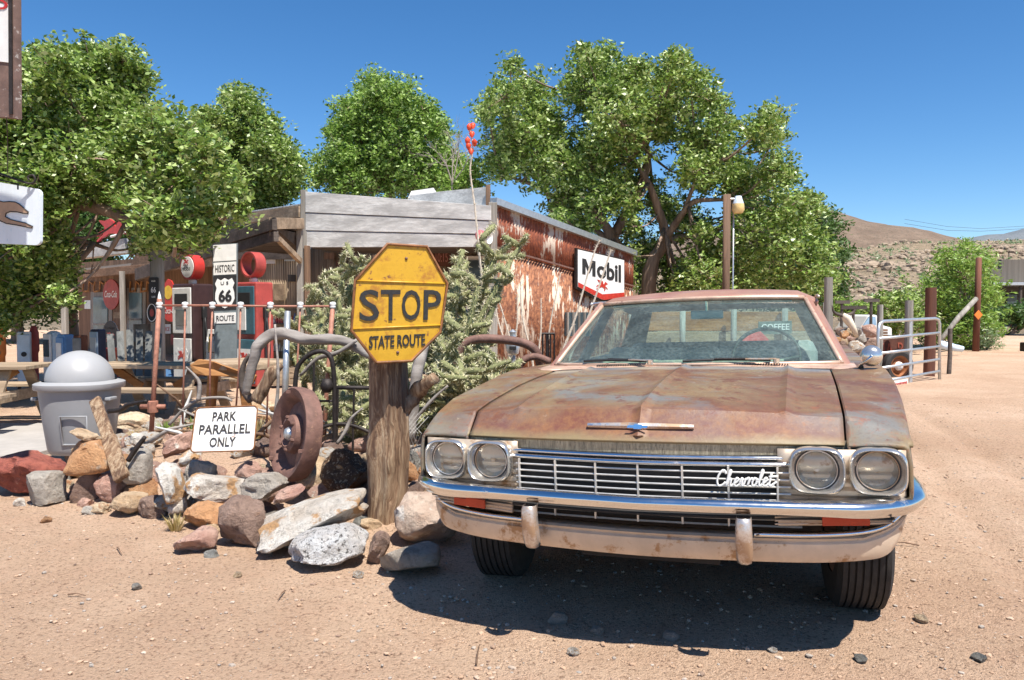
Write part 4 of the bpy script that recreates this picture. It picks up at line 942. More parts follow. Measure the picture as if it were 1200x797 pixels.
# windows of the left half
for (x0, x1, y0, y1) in ((109, 128, 346, 408), (151, 168, 341, 402)):
    q = quadF(x0, y0, x1, y1, WO+.03)
    wf = panel([qmap(q, -.15, -.02), qmap(q, 1.15, -.02), qmap(q, 1.15, 1.06), qmap(q, -.15, 1.06)], .04).build('window', M['wood_grey_z'], store)
    q2 = [p+NV*.03 for p in (qmap(q, .06, .04), qmap(q, .94, .04), qmap(q, .94, .96), qmap(q, .06, .96))]
    panel(q2, .02).build('pane', plain('curtained_glass', (.10, .17, .20), .2, 0, .35, 2), wf)
    MB().beam(qmap(q2, 0, .45)+NV*.02, qmap(q2, 1, .45)+NV*.02, .03, .05).build('sash_bar', M['wood_grey_z'], wf)
q = quadF(88, 334, 180, 346, WO+.03)
for x0 in (95, 150):
    mb = MB()
    for k in range(5):
        a = PF(x0+2+k*6.5, 342, WO+.06); b_ = PF(x0+3+k*6.5, 330, WO+.06); mb.beam(a, b_, .03, .05)
        if k % 2: mb.beam(b_, PF(x0+7+k*6.5, 333, WO+.06), .03, .05)
        else: mb.beam(a, PF(x0+7+k*6.5, 341, WO+.06), .03, .05)
    # carved branches nailed above the window
    mb.build('branch_trim', M['wood_orange'], store)
# right end wall openings, white framed window by the corner
q = quadF(546, 300, 572, 402, WO+.25)
wf = panel(q, .05).build('window', M['white'], store)
for v0, v1 in ((.06, .47), (.53, .95)):
    q2 = [p+NV*.03 for p in (qmap(q, .12, v0), qmap(q, .88, v0), qmap(q, .88, v1), qmap(q, .12, v1))]; panel(q2, .02).build('pane', M['window_dark'], wf)
q = quadF(520, 318, 540, 420, WO+.08); dr = panel(q, .05).build('door', M['wood_dark'], store)
q = quadF(388, 330, 405, 352, WO+.06); panel(q, .03).build('wall_board', M['wood_red'], store)
q = quadF(412, 292, 452, 312, WO+.10)
bd_ = panel(q, .03).build('wall_board', plain('board_grey', (.25, .22, .18), .8), store)
mb = MB(); text_on(mb, 'Kingman Turquoise', q, .06, .58, .95, .86); text_on(mb, 'Southwest', q, .06, .14, .55, .40); mb.build('lettering', M['blue_dark'], bd_)
q = quadF(470, 292, 528, 312, WO+.10); bd_ = panel(q, .03).build('wall_board', M['wood_red'], store)
mb = MB(); text_on(mb, 'HAY 10:15', q, .42, .25, .95, .8); mb.build('lettering', plain('dull_pink', (.5, .2, .16), .7), bd_)
# shelf boards on the porch with goods
mb = MB()
sh = empty('display_shelf', tuple(Vector((PF(335, 410, WO+.5).x, PF(335, 410, WO+.5).y, 0))), 'open shelf crammed with small goods behind the blue and red fuel pump', 'shelf')
for z in (.25, .6, .95, 1.3):
    a = PF(318, 400, WO+.55); b_ = PF(352, 400, WO+.55); a.z = b_.z = z; MB().beam(a, b_, .3, .025).build('shelf_board', M['wood_dark'], sh)
bc = [plain('goods_%s' % n, c, .35, 0, .15) for n, c in (('red', (.45, .04, .03)), ('cream', (.6, .5, .35)), ('blue', (.05, .12, .4)), ('green', (.05, .2, .1)), ('white', (.7, .7, .68)))]
for z in (.26, .61, .96):
    for k in range(11):
        a = PF(319+3*k, 400, WO+.6); a.z = z; hgt = rd.uniform(.12, .26); r_ = rd.uniform(.03, .045)
        o = MB().lathe([(r_, 0), (r_, hgt*.6), (r_*.4, hgt*.78), (r_*.4, hgt)], 10, Matrix.Translation(a)).build('bottle', bc[rd.randrange(5)], smooth=40)
        tag(o, 'small coloured bottle on the open shelf behind the fuel pumps', 'bottle', 'bottles on the porch shelf')
# ------------------------------------------------------------------ signs on the store
def face_disc(name, px, py, rx, ry, off, th, m1, label, cat, plane=PF):
    q = [plane(px-rx, py+ry, off), plane(px+rx, py+ry, off), plane(px+rx, py-ry, off), plane(px-rx, py-ry, off)]
    c = qmap(q, .5, .5); e = empty(name, tuple(c), label, cat); n = qnorm(q)
    mb = MB().prism([qmap(q, a, b)-n*th for a, b in circ(32)], n*th); mb.build('face', M[m1], e, bevel=.01)
    return e, q
e, q = face_disc('round_sign', 130, 345, 9.5, 18, -.9, .05, 'red_faded', 'round red soda sign hanging between the two store windows', 'sign')
text_on(MB(), 'Coca-Cola', q, .12, .40, .88, .62, shear=.35, bold=.01).build('lettering', M['white'], e)
e, q = face_disc('oval_sign', 129, 395, 9.5, 19, -.2, .04, 'white', 'white oval gasoline sign with a red winged horse, below the round red sign', 'sign')
poly_on(MB(), at(q, PEG, .25, .34, .8, .66), q).build('emblem', M['red'], e); text_on(MB(), 'Mobilgas', q, .2, .72, .8, .82).build('lettering', M['ink'], e)
poly_on(MB(), circ(32, .5, .5, .5), q, -.002, .003).build('rim', M['ink'], e)
# Mobil sign on the rusty wall
q = [PR(677, 336, .12), PR(731, 348, .12), PR(731, 305, .12), PR(677, 292.5, .12)]
e = empty('fuel_sign', tuple(qmap(q, .5, 0)), 'white sign with black letters and red point on the rusty side wall', 'sign')
n = qnorm(q); outl = [(0, .0), (.0, 1), (1, 1), (1, .0), (.55, -.20), (.48, -.20)]
MB().prism([qmap(q, a, b)-n*.06 for a, b in [(-.02, -.05), (-.02, 1.04), (1.02, 1.04), (1.02, -.03), (.55, -.27), (.48, -.27)]], n*.05).build('frame', M['iron'], e)
MB().prism([qmap(q, a, b) for a, b in outl], n*.01).build('panel', M['white_clean'], e)
poly_on(MB(), [(0, 0), (0, .12), (.50, -.06), (1, .12), (1, 0), (.55, -.20), (.48, -.20)], q, .012, .004).build('red_band', M['red'], e)
EM = [(0, 0), (0, 1), (.27, 1), (.5, .48), (.73, 1), (1, 1), (1, 0), (.76, 0), (.76, .58), (.57, .16), (.43, .16), (.24, .58), (.24, 0)]
MB().prism([qmap(q, .08+.27*a, .37+.42*b)+n*.012 for a, b in EM], n*.006).build('lettering', M['ink'], e)
text_on(MB(), 'obil', q, .38, .365, .92, .84, .012, .006, bold=.03).build('lettering', M['ink'], e)
poly_on(MB(), at(q, PEG, .36, .03, .62, .33), q, .016, .003).build('emblem', M['red'], e)
# red arrow sign, red script disc by the pole
q = [W(192, 372, 16.4), W(209, 372, 16.2), W(209, 327, 16.2), W(192, 327, 16.4)]
e = empty('arrow_sign', tuple(qmap(q, .5, 0)), 'red arrow-shaped soda sign with a yellow disc behind the porch pole', 'sign')
n = qnorm(q); MB().prism([qmap(q, a, b)-n*.03 for a, b in [(.0, .0), (.0, .85), (.25, 1), (.5, .96), (1, .55), (.95, .0), (.5, .12)]], n*.03).build('panel', M['red'], e)
poly_on(MB(), circ(20, .3, .65, .28, .18), q).build('disc', M['yellow'], e)
text_on(MB(), 'COLA', q, .2, .25, .9, .38).build('lettering', M['white'], e)
q = [W(190, 377, 15.8), W(211, 377, 15.6), W(211, 352, 15.6), W(190, 352, 15.8)]
e = empty('round_sign', tuple(qmap(q, .5, 0)), 'small red disc with white looping script below the red arrow sign', 'sign')
MB().prism([qmap(q, a, b)-qnorm(q)*.03 for a, b in circ(24)], qnorm(q)*.03).build('face', M['red'], e); text_on(MB(), 'Coca-Cola', q, .1, .38, .9, .66, shear=.35).build('lettering', M['white'], e)
# the porch pole with two black signs
p = W(183, 288, 11.5); e = empty('pole', (p.x, p.y, gz(p.x, p.y)), 'thick weathered wooden pole carrying two black signs in front of the store', 'pole')
MB().tube([Vector((p.x, p.y, -.1)), Vector((p.x, p.y, 1.2)), Vector((p.x+.01, p.y, p.z+.4))], [.105, .10, .095], 14, wob=.2).build('shaft', M['wood_grey_z'], e, smooth=True)
q = [W(174.5, 355, 11.35), W(185.5, 355, 11.35), W(185.5, 325, 11.35), W(174.5, 325, 11.35)]
e = empty('route_sign', tuple(qmap(q, .5, 0)), 'small black rounded sign reading 66 nailed to the thick pole', 'sign')
MB().prism([qmap(q, a, b) for a, b in roundrect(.12, 4, .4)], -qnorm(q)*.02).build('panel', M['black'], e)
for tx_, a_ in (('66', (.25, .40, .75, .62)), ('ROUTE', (.3, .82, .7, .88)), ('CAFE', (.3, .2, .7, .27))): text_on(MB(), tx_, q, *a_).build('lettering', M['white_clean'], e)
q = [W(172, 378, 11.35), W(184, 378, 11.35), W(184, 355, 11.35), W(172, 355, 11.35)]
e = empty('round_sign', tuple(qmap(q, .5, 0)), 'black oval sign with white ring below the 66 sign on the pole', 'sign')
MB().prism([qmap(q, a, b) for a, b in circ(24)], -qnorm(q)*.02).build('face', M['black'], e)
ring_q = MB()
P = [qmap(q, a, b)+qnorm(q)*.006 for a, b in circ(24, .5, .5, .44)]; ring_q.tube(P+[P[0]], .006, 5, cap=False); ring_q.build('rim', M['white_clean'], e)
poly_on(MB(), circ(16, .5, .5, .2), q).build('center', M['red_faded'], e)
# big standing route board
q = [W(252, 432, 12.6), W(277, 432, 12.6), W(278, 285, 12.6), W(248.5, 287, 12.6)]
e = empty('route_board', tuple(q[0]), 'tall grey board with white HISTORIC US 66 ROUTE panels between the fuel pumps', 'sign')
n = qnorm(q); MB().prism(q, -n*.04).build('panel', plain('board_blue', (.16, .19, .2), .7), e)
for v0, v1, tx in ((.865, .995, None), (.755, .855, 'HISTORIC'), (.365, .45, 'ROUTE')):
    o = poly_on(MB(), [(.04, v0), (.97, v0), (.97, v1), (.04, v1)], q, .002, .008).build('plate', M['white'], e)
    if tx: text_on(MB(), tx, q, .12, v0+.022, .9, v1-.022, .012, .004, bold=.0).build('lettering', M['ink'], o)
shield = [(.5, .0), (.62, .04), (.85, .13), (.97, .3), (.95, .5), (.88, .66), (.96, .80), (.84, .96), (.68, .90), (.5, .97), (.32, .90), (.16, .96), (.04, .80), (.12, .66), (.05, .5), (.03, .3), (.15, .13), (.38, .04)]
o = poly_on(MB(), [(.02, .475), (.98, .475), (.98, .745), (.02, .745)], q, .002, .006).build('plate', M['ink'], e)
poly_on(MB(), at(q, shield, .06, .485, .94, .735), q, .010, .004).build('shield', M['white_clean'], o)
text_on(MB(), '66', q, .24, .535, .80, .635, .016, .004, bold=.04).build('lettering', M['ink'], o); text_on(MB(), 'U S', q, .34, .675, .66, .70, .016, .004).build('lettering', M['ink'], o)
# ------------------------------------------------------------------ fuel pumps
RZ = math.atan2(-.57, .82)
def pump(px, ytop, D, w, d, bodym, sidem, label, ringopen):
    t = W(px, ytop, D); e = empty('fuel_pump', (t.x, t.y, 0), label, 'fuel pump', rz=RZ); h = t.z
    def lb(c, s): return MB().box(c, s)
    lb((0, 0, h*.5), (w, d, h)).build('cabinet', M[sidem], e, local=True, bevel=.03)
    lb((0, -d/2-.012, h*.24), (w*.86, .025, h*.42)).build('lower_door', M[bodym], e, local=True, bevel=.01)
    u = lb((0, -d/2-.012, h*.73), (w*.90, .025, h*.46)).build('upper_front', M[bodym], e, local=True, bevel=.012)
    lb((0, -d/2-.03, h*.84), (w*.6, .02, h*.12)).build('dial_window', M['black'], u, local=True, bevel=.006)
    if ringopen == 0:
        lb((-.0, -d/2-.03, h*.66), (w*.5, .02, h*.16)).build('meter_glass', M['window_dark'], u, local=True, bevel=.004)
    else:
        lb((-w*.12, -d/2-.03, h*.65), (w*.45, .02, h*.22)).build('meter_glass', M['white'], u, local=True, bevel=.004)
    q = [Vector((-w*.32, -d/2-.026, h*.16)), Vector((w*.32, -d/2-.026, h*.16)), Vector((w*.32, -d/2-.026, h*.36)), Vector((-w*.32, -d/2-.026, h*.36))]
    s_ = poly_on(MB(), [(0, 0), (1, 0), (1, 1), (0, 1)] if ringopen else at(q, shield, 0, 0, 1, 1), q).build('decal', M['white_clean'], e, local=True)
    poly_on(MB(), at(q, PEG, .2, .35, .8, .85), q, .008).build('emblem', M['red'], s_, local=True)
    lb((w/2+.02, .0, h*.72), (.04, .10, .22)).build('nozzle_boot', M['black'], e, local=True, bevel=.01)
    ho = MB().tube(cat_path([(w/2+.04, 0, h*.66), (w/2+.14, -.02, h*.35), (w/2+.10, -.05, h*.2), (w/2+.06, -.04, h*.5), (w/2+.05, -.03, h*.78)], 6), .018, 8); ho.build('hose', M['black'], e, local=True, smooth=True)
    R0 = Matrix.Translation((0, 0, h+.30)) @ Matrix.Rotation(R(90), 4, 'X'); r = .22
    MB().lathe([(.07, -.01), (.07, .06), (.05, .08)], 16, Matrix.Translation((0, 0, h))).build('globe_collar', M['white'], e, local=True, smooth=40)
    g = MB().lathe([(r-.03, -.10), (r, -.10), (r, .10), (r-.03, .10), (r-.03, -.10)] if ringopen else [(0, -.09), (r, -.10), (r, .10), (0, .09)], 36, R0).build('globe', M['red_faded'] if ringopen else M['red'], e, local=True, smooth=40)
    if not ringopen:
        MB().lathe([(0, .0), (r*.85, .0), (r*.85, .02), (0, .03)], 30, R0 @ Matrix.Translation((0, 0, .09))).build('globe_face', M['white'], g, local=True)
        qq = [Vector((-.14, -.128, h+.22)), Vector((.14, -.128, h+.22)), Vector((.14, -.128, h+.44)), Vector((-.14, -.128, h+.44))]
        poly_on(MB(), at(qq, PEG, .2, .5, .8, 1.0), qq).build('emblem', M['red'], g, local=True); text_on(MB(), 'Mobil', qq, .05, .05, .95, .35).build('lettering', M['ink'], g, local=True)
    return e
pump(226, 333, 14.0, .62, .42, 'white', 'plum', 'white fronted fuel pump with dark brown sides and a round red and white globe', 0)
pump(297, 331, 13.4, .60, .36, 'teal', 'red_faded', 'blue fronted fuel pump with red side and an empty ring on top', 1)
q = [W(240, 430, 13.4), W(262, 430, 13.2), W(265, 386, 13.2), W(243, 386, 13.4)]
e = empty('display_cabinet', tuple(q[0]), 'pale metal oil-bottle cabinet standing below the route board', 'cabinet')
n = qnorm(q); MB().prism(q, -n*.3).build('case', M['white'], e, bevel=.01)
poly_on(MB(), [(.14, .38), (.86, .38), (.86, .88), (.14, .88)], q, .002, .01).build('opening', M['black'], e)
for k, cc in enumerate(('white', 'yellow', 'white', 'white', 'galv')):
    a = qmap(q, .2+.15*k, .40)+n*.04; MB().lathe([(.03, 0), (.03, .16), (.015, .2), (.012, .26)], 10, Matrix.Translation(a)).build('oil_bottle', M[cc], e, smooth=40)
q = [W(267, 378, 12.4), W(277, 378, 12.4), W(277, 369, 12.4), W(267, 369, 12.4)]
# spotlight on the fascia corner
p = PF(566, 278, .22); e = empty('spotlight', tuple(p), 'white horn-shaped lamp with pink face on the corner of the plank fascia', 'lamp')
Mx = Matrix.Translation(p) @ Matrix.Rotation(R(-60), 4, 'Z') @ Matrix.Rotation(R(-80), 4, 'X')
MB().lathe([(.03, -.12), (.05, -.1), (.09, .08), (.13, .14)], 20, Matrix.Translation(p) @ Matrix.Rotation(R(60), 4, 'Z') @ Matrix.Rotation(R(90), 4, 'X')).build('horn', M['white_clean'], e, smooth=40)
p2 = PF(563, 276, .25); MB().lathe([(0, .1), (.08, .09), (.1, .04), (.1, -.06), (.03, -.1)], 20, Matrix.Translation(p2) @ Matrix.Rotation(R(80), 4, 'X')).build('lamp_face', plain('lamp_pink', (.55, .12, .14), .4), e, smooth=40)
# dark clutter on the porch, chairs, bins
for (x0, x1, y0, D, mt, nm, lb, ct) in ((157, 175, 380, 15.5, 'black', 'barrel', 'black barrel under the second store window', 'barrel'), (116, 136, 408, 16.5, 'red_faded', 'barrel', 'red drum in front of the white oval sign', 'barrel')):
    a = W(x0, y0, D); b_ = W(x1, y0, D); r = (b_-a).length/2; c = (a+b_)/2; h = c.z
    MB_ = MB().lathe([(r, 0), (r, h*.32), (r*1.04, h*.33), (r*1.04, h*.35), (r, h*.36), (r, h*.64), (r*1.04, h*.65), (r*1.04, h*.67), (r, h*.68), (r, h-.02), (r*1.03, h), (r*.95, h), (r*.95, h-.02), (0, h-.02)], 24, Matrix.Translation((c.x, c.y, 0)))
    tag(MB_.build(nm, M[mt], smooth=40), lb, ct)
# newspaper and vending boxes along the left
def box_unit(x0, x1, ytop, D, rz, front, sidem, name, label, cat, wnd=True, mark=False, dome=False):
    a = W(x0, ytop, D); b_ = W(x1, ytop, D); w = (b_.x-a.x); c = (a+b_)/2; h = c.z; e = empty(name, (c.x, c.y+w*.4, 0), label, cat, rz=rz)
    ww = w*.72; dd = w*.62
    MB().box((0, 0, h*.58), (ww, dd, h*.84)).build('body', M[sidem], e, local=True, bevel=.07 if dome else .02)
    dr_ = MB().box((0, -dd/2-.01, h*.60), (ww*.9, .03, h*.72)).build('door', M[front], e, local=True, bevel=.02)
    if wnd:
        MB().box((0, -dd/2-.03, h*.74), (ww*.62, .015, h*.26)).build('window', M['window_dark'] if wnd == 1 else M['white'], dr_, local=True, bevel=.004)
    if mark: MB().lathe([(.0, .02), (ww*.2, .02), (ww*.2, 0)], 16, Matrix.Translation((0, -dd/2-.02, h*.66)) @ Matrix.Rotation(R(90), 4, 'X')).build('badge', M['ink'], dr_, local=True)
    for sx in (-1, 1):
        for sy in (-1, 1): MB().box((sx*ww*.4, sy*dd*.4, h*.08), (.04, .04, h*.17)).build('leg', M['iron'], e, local=True)
    MB().tube([(ww*.2, -dd/2-.03, h*.5), (ww*.2, -dd/2-.06, h*.48), (ww*.38, -dd/2-.06, h*.48)], .012).build('handle', M['galv'], dr_, local=True)
bxs = [(13, 33, 389, 11.5, .5, 'pale_blue', 'white', 'vending_box', 'white metal vending box with a black mark at the far left', 'vending box', 0, True),
 (46, 69, 388, 11.6, -.5, 'white', 'pale_blue', 'newspaper_box', 'rounded white newspaper box with a dark window beside the blue box', 'newspaper box', 1, False, True),
 (62, 82, 392, 11.3, -.45, 'blue', 'blue', 'newspaper_box', 'blue newspaper box with a white card in its window', 'newspaper box', 2, False),
 (82, 99, 393, 11.2, -.2, 'board', 'wood_red', 'vending_box', 'grey fronted box with dark red side left of the trash bin lid', 'vending box', 0, True),
 (102, 120, 386, 12.5, -.3, 'pale_blue', 'blue_dark', 'vending_box', 'tall pale blue box with a bright screen-like window under the first store window', 'vending box', 2, False)]
M['board'] = plain('board_dim', (.18, .19, .19), .6)
for a in bxs: box_unit(*a)
for (x0, x1, yt, D, lb) in ((33, 46, 382, 12, 'dark red old pump with a pink disc between the white boxes'), (-4, 7, 385, 11.4, 'orange-red old pump at the left edge of the photo')):
    a = W((x0+x1)/2, yt, D); w = (x1-x0)/F*D; e = empty('old_pump', (a.x, a.y, 0), lb, 'fuel pump')
    MB().lathe([(w*.5, 0), (w*.5, .1), (w*.34, .14), (w*.32, a.z*.6), (w*.42, a.z*.64), (w*.40, a.z*.9), (w*.2, a.z)], 16).build('body', M['red_faded' if x0 > 0 else 'orange'], e, local=True, smooth=40)
    MB().lathe([(0, .03), (w*.36, .02), (w*.36, 0)], 20, Matrix.Translation((-.1, -w*.45, a.z*.86)) @ Matrix.Rotation(R(90), 4, 'X')).build('disc', plain('pinkish', (.6, .25, .22), .5), e, local=True, smooth=40)

# small things hanging on the shaded porch walls
PL = [ # px0 px1 py0 py1 off material text label
 (219, 231, 348, 356, -1.0, 'white', None, 'small white tin plate on the back wall left of the fuel pumps'),
 (193, 200, 380, 391, -1.1, 'white', 'ICE', 'small white plate reading ICE under the red script disc'),
 (200, 212, 392, 404, -1.1, 'red_faded', None, 'small red tin plate low on the wall beside the white pump'),
 (320, 333, 333, 352, -1.1, 'wood_tan', None, 'tan poster board on the wall above the goods shelf'),
 (337, 346, 322, 330, -1.1, 'black', None, 'small black plate on the tan porch wall'),
 (312, 322, 300, 309, -1.1, 'white', None, 'small pale plate near the porch ceiling beside the ring-topped pump'),
 (333, 345, 300, 306, -1.1, 'pale_blue', None, 'long pale plate tucked under the porch ceiling'),
 (380, 392, 296, 304, -1.0, 'wood_brown', None, 'brown plaque under the left end of the plank fascia'),
 (394, 404, 306, 324, -1.0, 'wood_red', None, 'narrow red-brown plaque on the porch wall left of the STOP sign'),
 (530, 541, 330, 346, -.9, 'blue_dark', None, 'dark blue plate on the wall right of the STOP sign'),
 (99, 106, 352, 362, -.8, 'galv', None, 'small grey metal plate left of the first store window'),
 (133, 141, 366, 373, -.8, 'wood_tan', None, 'little wooden plaque right below the round red sign'),
 (170, 175, 384, 398, -.9, 'white', None, 'white notice beside the second store window'),
]
for (x0, x1, y0, y1, off, mt, tx, lb) in PL:
    q = quadF(x0, y0, x1, y1, off-.15); o = panel(q, .02).build('wall_plate', M[mt]); tag(o, lb, 'plaque')
    if tx: text_on(MB(), tx, q, .15, .3, .85, .7).build('lettering', M['red'], o, local=False)
for i, (px, py, D, s_, mt, lb) in enumerate([(150, 402, 16.0, .3, 'wood_brown', 'wooden crate on the porch under the second window'), (138, 414, 15.0, .28, 'red', 'red crate on the ground left of the black barrel'), (330, 432, 13.5, .3, 'wood_tan', 'wooden crate in front of the goods shelf'), (200, 425, 14.4, .26, 'blue', 'blue crate left of the white fuel pump')]):
    c = W(px, py, D); e = empty('crate', (c.x, c.y, 0), lb, 'crate', rz=.3*i)
    for k in range(3):
        for sy in (-1, 1): MB().box((0, sy*s_*.5, .06+.1*k), (s_*1.3, .015, .08)).build('slat', M[mt], e, local=True); MB().box((sy*s_*.65, 0, .06+.1*k), (.015, s_, .08)).build('slat', M[mt], e, local=True)
    MB().box((0, 0, .02), (s_*1.28, s_*.98, .02)).build('floor', M[mt], e, local=True)
# ================================================================== TREES AND SHRUBS
def leafmat(name, cols, tr=.25, rough=.5):
    m, nt, b = newmat(name); ge = N(nt, 'ShaderNodeNewGeometry'); c = ramp(nt, ge.outputs['Random Per Island'], cols)
    nt.links.new(c, b.inputs['Base Color']); b.inputs['Roughness'].default_value = rough; b.inputs['Specular IOR Level'].default_value = .45
    t = N(nt, 'ShaderNodeBsdfTranslucent'); hs = N(nt, 'ShaderNodeHueSaturation'); hs.inputs['Value'].default_value = 1.5; nt.links.new(c, hs.inputs['Color']); nt.links.new(hs.outputs[0], t.inputs[0])
    mx = N(nt, 'ShaderNodeMixShader'); mx.inputs[0].default_value = tr; nt.links.new(b.outputs[0], mx.inputs[1]); nt.links.new(t.outputs[0], mx.inputs[2])
    nt.links.new(mx.outputs[0], nt.nodes['Material Output'].inputs[0]); return m
LM = {'elm': leafmat('leaf_elm', [(0, (.04, .085, .012)), (.3, (.14, .23, .035)), (.7, (.28, .38, .085)), (1, (.48, .55, .26))], .2, .38),
 'olive': leafmat('leaf_olive', [(0, (.08, .14, .05)), (.5, (.19, .27, .12)), (1, (.36, .42, .26))], .3, .4),
 'willow': leafmat('leaf_willow', [(0, (.12, .22, .03)), (.5, (.20, .32, .05)), (1, (.30, .40, .10))]),
 'dark': leafmat('leaf_dark', [(0, (.03, .07, .012)), (.5, (.06, .12, .025)), (1, (.10, .17, .04))]),
 'dry': leafmat('leaf_dry', [(0, (.35, .25, .08)), (.5, (.45, .36, .14)), (1, (.5, .42, .25))])}
LM['poplar'] = leafmat('leaf_poplar', [(0, (.06, .12, .015)), (.4, (.18, .30, .045)), (.8, (.30, .43, .10)), (1, (.46, .56, .24))])
M['bark'] = wood('bark', (.19, .12, .085), (.44, .32, .24), 'z')
def leaves(centers, rads, per, size, mat, name, parent, aspect=.5, droop=.0):
    n = len(centers)*per; C = np.repeat(np.array(centers), per, 0); Rr = np.repeat(np.array(rads), per)
    d = rng.normal(size=(n, 3)); d /= np.linalg.norm(d, axis=1)[:, None]; rr = rng.random(n)**.45
    P = C+d*(rr*Rr)[:, None]*np.array([1, 1, .8])
    u = rng.normal(size=(n, 3)); u[:, 2] = u[:, 2]*.6-droop; u /= np.linalg.norm(u, axis=1)[:, None]
    nn = rng.normal(size=(n, 3)); nn[:, 2] = np.abs(nn[:, 2])+.35; w = np.cross(u, nn); w /= np.linalg.norm(w, axis=1)[:, None]; nn = np.cross(w, u)
    L = size*(.6+.8*rng.random(n))[:, None]; Wd = L*aspect
    V = np.stack([P-u*L*.5, P+w*Wd*.5-nn*L*.06, P+u*L*.5, P-w*Wd*.5-nn*L*.06], 1).reshape(-1, 3)
    V -= np.array(rootof(parent).location)
    me = bpy.data.meshes.new(name); me.vertices.add(n*4); me.vertices.foreach_set('co', V.ravel())
    me.loops.add(n*4); me.loops.foreach_set('vertex_index', np.arange(n*4)); me.polygons.add(n); me.polygons.foreach_set('loop_start', np.arange(n)*4)
    me.update(calc_edges=True); me.materials.append(mat); o = bpy.data.objects.new(name, me); COL.objects.link(o); o.parent = parent; return o
def tree(name, label, cat, base, limbs, blobs, D, spread, ncl, per, lsize, lmat, clr=.28, aspect=.5, group=None, twig=True, droop=0, barkm='bark', clear=(), clear_front=()):
    """blobs: (px,py,rpx) at depth D; each gets its own depth offset so that the crown is a volume"""
    B = Vector(base); e = empty(name, tuple(B), label, cat, group)
    tr = MB(); ends = []
    for lb in limbs:
        P = [Vector(p) for p in lb[0]]; path = cat_path(P, 6); tr.tube(path, lerp_list(lb[1], len(path)), 9, wob=.25); ends += path[len(path)//2:]
    if not ends: ends = [B+Vector((0, 0, .5))]
    cs, rs = [], []; s = D/F; tot = sum(b[2]**2 for b in blobs)
    for i, bl_ in enumerate(blobs):
        px, py, rp = bl_[:3]; dD = bl_[3] if len(bl_) > 3 else 0
        r = rp*s
        for layer in range(3):
            dy = (layer-1)*spread*.55+rng.uniform(-.3, .3)*spread
            Dy = D+dy+dD; c = W(px+rng.uniform(-.25, .25)*rp, py+rng.uniform(-.25, .25)*rp, Dy); rl = r*(1 if layer == 1 else .85)
            k = max(3, int(ncl*rp**2/tot/3))
            if twig:
                a = min(ends, key=lambda q: (q-c).length); mid = (a+c)/2+Vector((0, 0, -.12*(a-c).length)); pt = cat_path([a, mid, c], 4); th = min(.06, .03*(a-c).length)
                tr.tube(pt, lerp_list([th, th*.5, .012], len(pt)), 5)
            for _ in range(k):
                d = rng.normal(size=3); d /= np.linalg.norm(d); q = np.array(c)+d*rl*((.35+.65*rng.random()) if rng.random() < .84 else rng.uniform(1.0, 1.38))*np.array([1, 1, .95])
                pxq, pyq = 600+F*q[0]/q[1], 363.6-(q[2]-CAMZ)*F/q[1]
                if any(x0 < pxq < x1 and y0 < pyq < y1 for x0, x1, y0, y1 in clear): continue
                if q[1] < D+.7 and any(x0 < pxq < x1 and y0 < pyq < y1 for x0, x1, y0, y1 in clear_front): continue
                cs.append(q); rs.append(clr*rng.uniform(.45, 1.15))
                if twig and rng.random() < .3: tr.tube([c, Vector(q)], [.012, .005], 3, cap=False)
    leaves(cs, rs, per, lsize, lmat, 'crown', e, aspect, droop)
    tr.build('trunk', M[barkm], e, smooth=True)
    return e
# big tree over the store's left end
bb = Vector((-9.2, 12.6, -.1))
L1 = [([bb, (-8.9, 12.6, 1.2), (-8.2, 12.3, 2.4)], [.34, .27, .22]), ([(-8.2, 12.3, 2.4), W(60, 235, 12), W(110, 205, 11.8), W(150, 150, 12)], [.2, .15, .1, .04]),
      ([(-8.2, 12.3, 2.4), W(40, 240, 11.5), W(95, 238, 11), W(160, 262, 10.8), W(200, 280, 10.6)], [.18, .13, .1, .06, .03]), ([(-8.2, 12.3, 2.4), W(30, 150, 12.5), W(60, 90, 12.8)], [.17, .1, .03]), ([(-8.9, 12.6, 1.6), W(0, 290, 12.5), W(60, 280, 12.5), W(110, 285, 12)], [.12, .08, .06, .03])]
B1 = [(28, 85, 30), (65, 85, 34), (105, 78, 34), (140, 72, 26), (150, 95, 26), (90, 125, 48), (45, 145, 48), (140, 140, 40), (182, 150, 26, -1), (205, 165, 26, -1.6), (235, 180, 24, -2), (150, 190, 48), (95, 195, 45), (40, 205, 48), (210, 215, 38, -1.4), (250, 225, 28, -2), (275, 240, 16, -2), (205, 262, 32, -1.8), (160, 250, 36, -.8), (238, 272, 20, -2.2), (130, 240, 26), (-10, 150, 50), (-20, 230, 50), (40, 270, 36), (85, 300, 26), (60, 320, 26), (20, 320, 36), (110, 320, 14), (215, 295, 14, -2), (165, 285, 12), (-30, 320, 40), (12, 352, 24), (45, 350, 18), (70, 345, 16), (35, 335, 26), (0, 375, 18), (75, 310, 22)]
tree('elm_tree', 'largest leafy green tree, filling the left side and hanging over the store roof', 'tree', bb, L1, B1, 12.2, 2.4, 5600, 28, .082, LM['elm'], .21, clear=((85, 158, 240, 325), (90, 300, 318, 440), (205, 320, 290, 440)))
b2 = Vector((W(300, 300, 25).x, 25.5, 0))
tree('cottonwood_tree', 'paler grey-green tree rising behind the corrugated porch roof', 'tree', b2, [([b2, b2+Vector((.2, 0, 2.5)), W(290, 190, 25)], [.3, .22, .08])], [(272, 115, 12), (285, 120, 18), (262, 145, 20), (300, 150, 28), (322, 185, 28), (285, 180, 34), (335, 215, 22), (300, 225, 34), (250, 190, 24), (346, 195, 12), (240, 140, 14), (310, 250, 22)], 25, 3.0, 2000, 28, .13, LM['elm'], .34)
b3 = Vector((W(455, 300, 27).x, 27, 0))
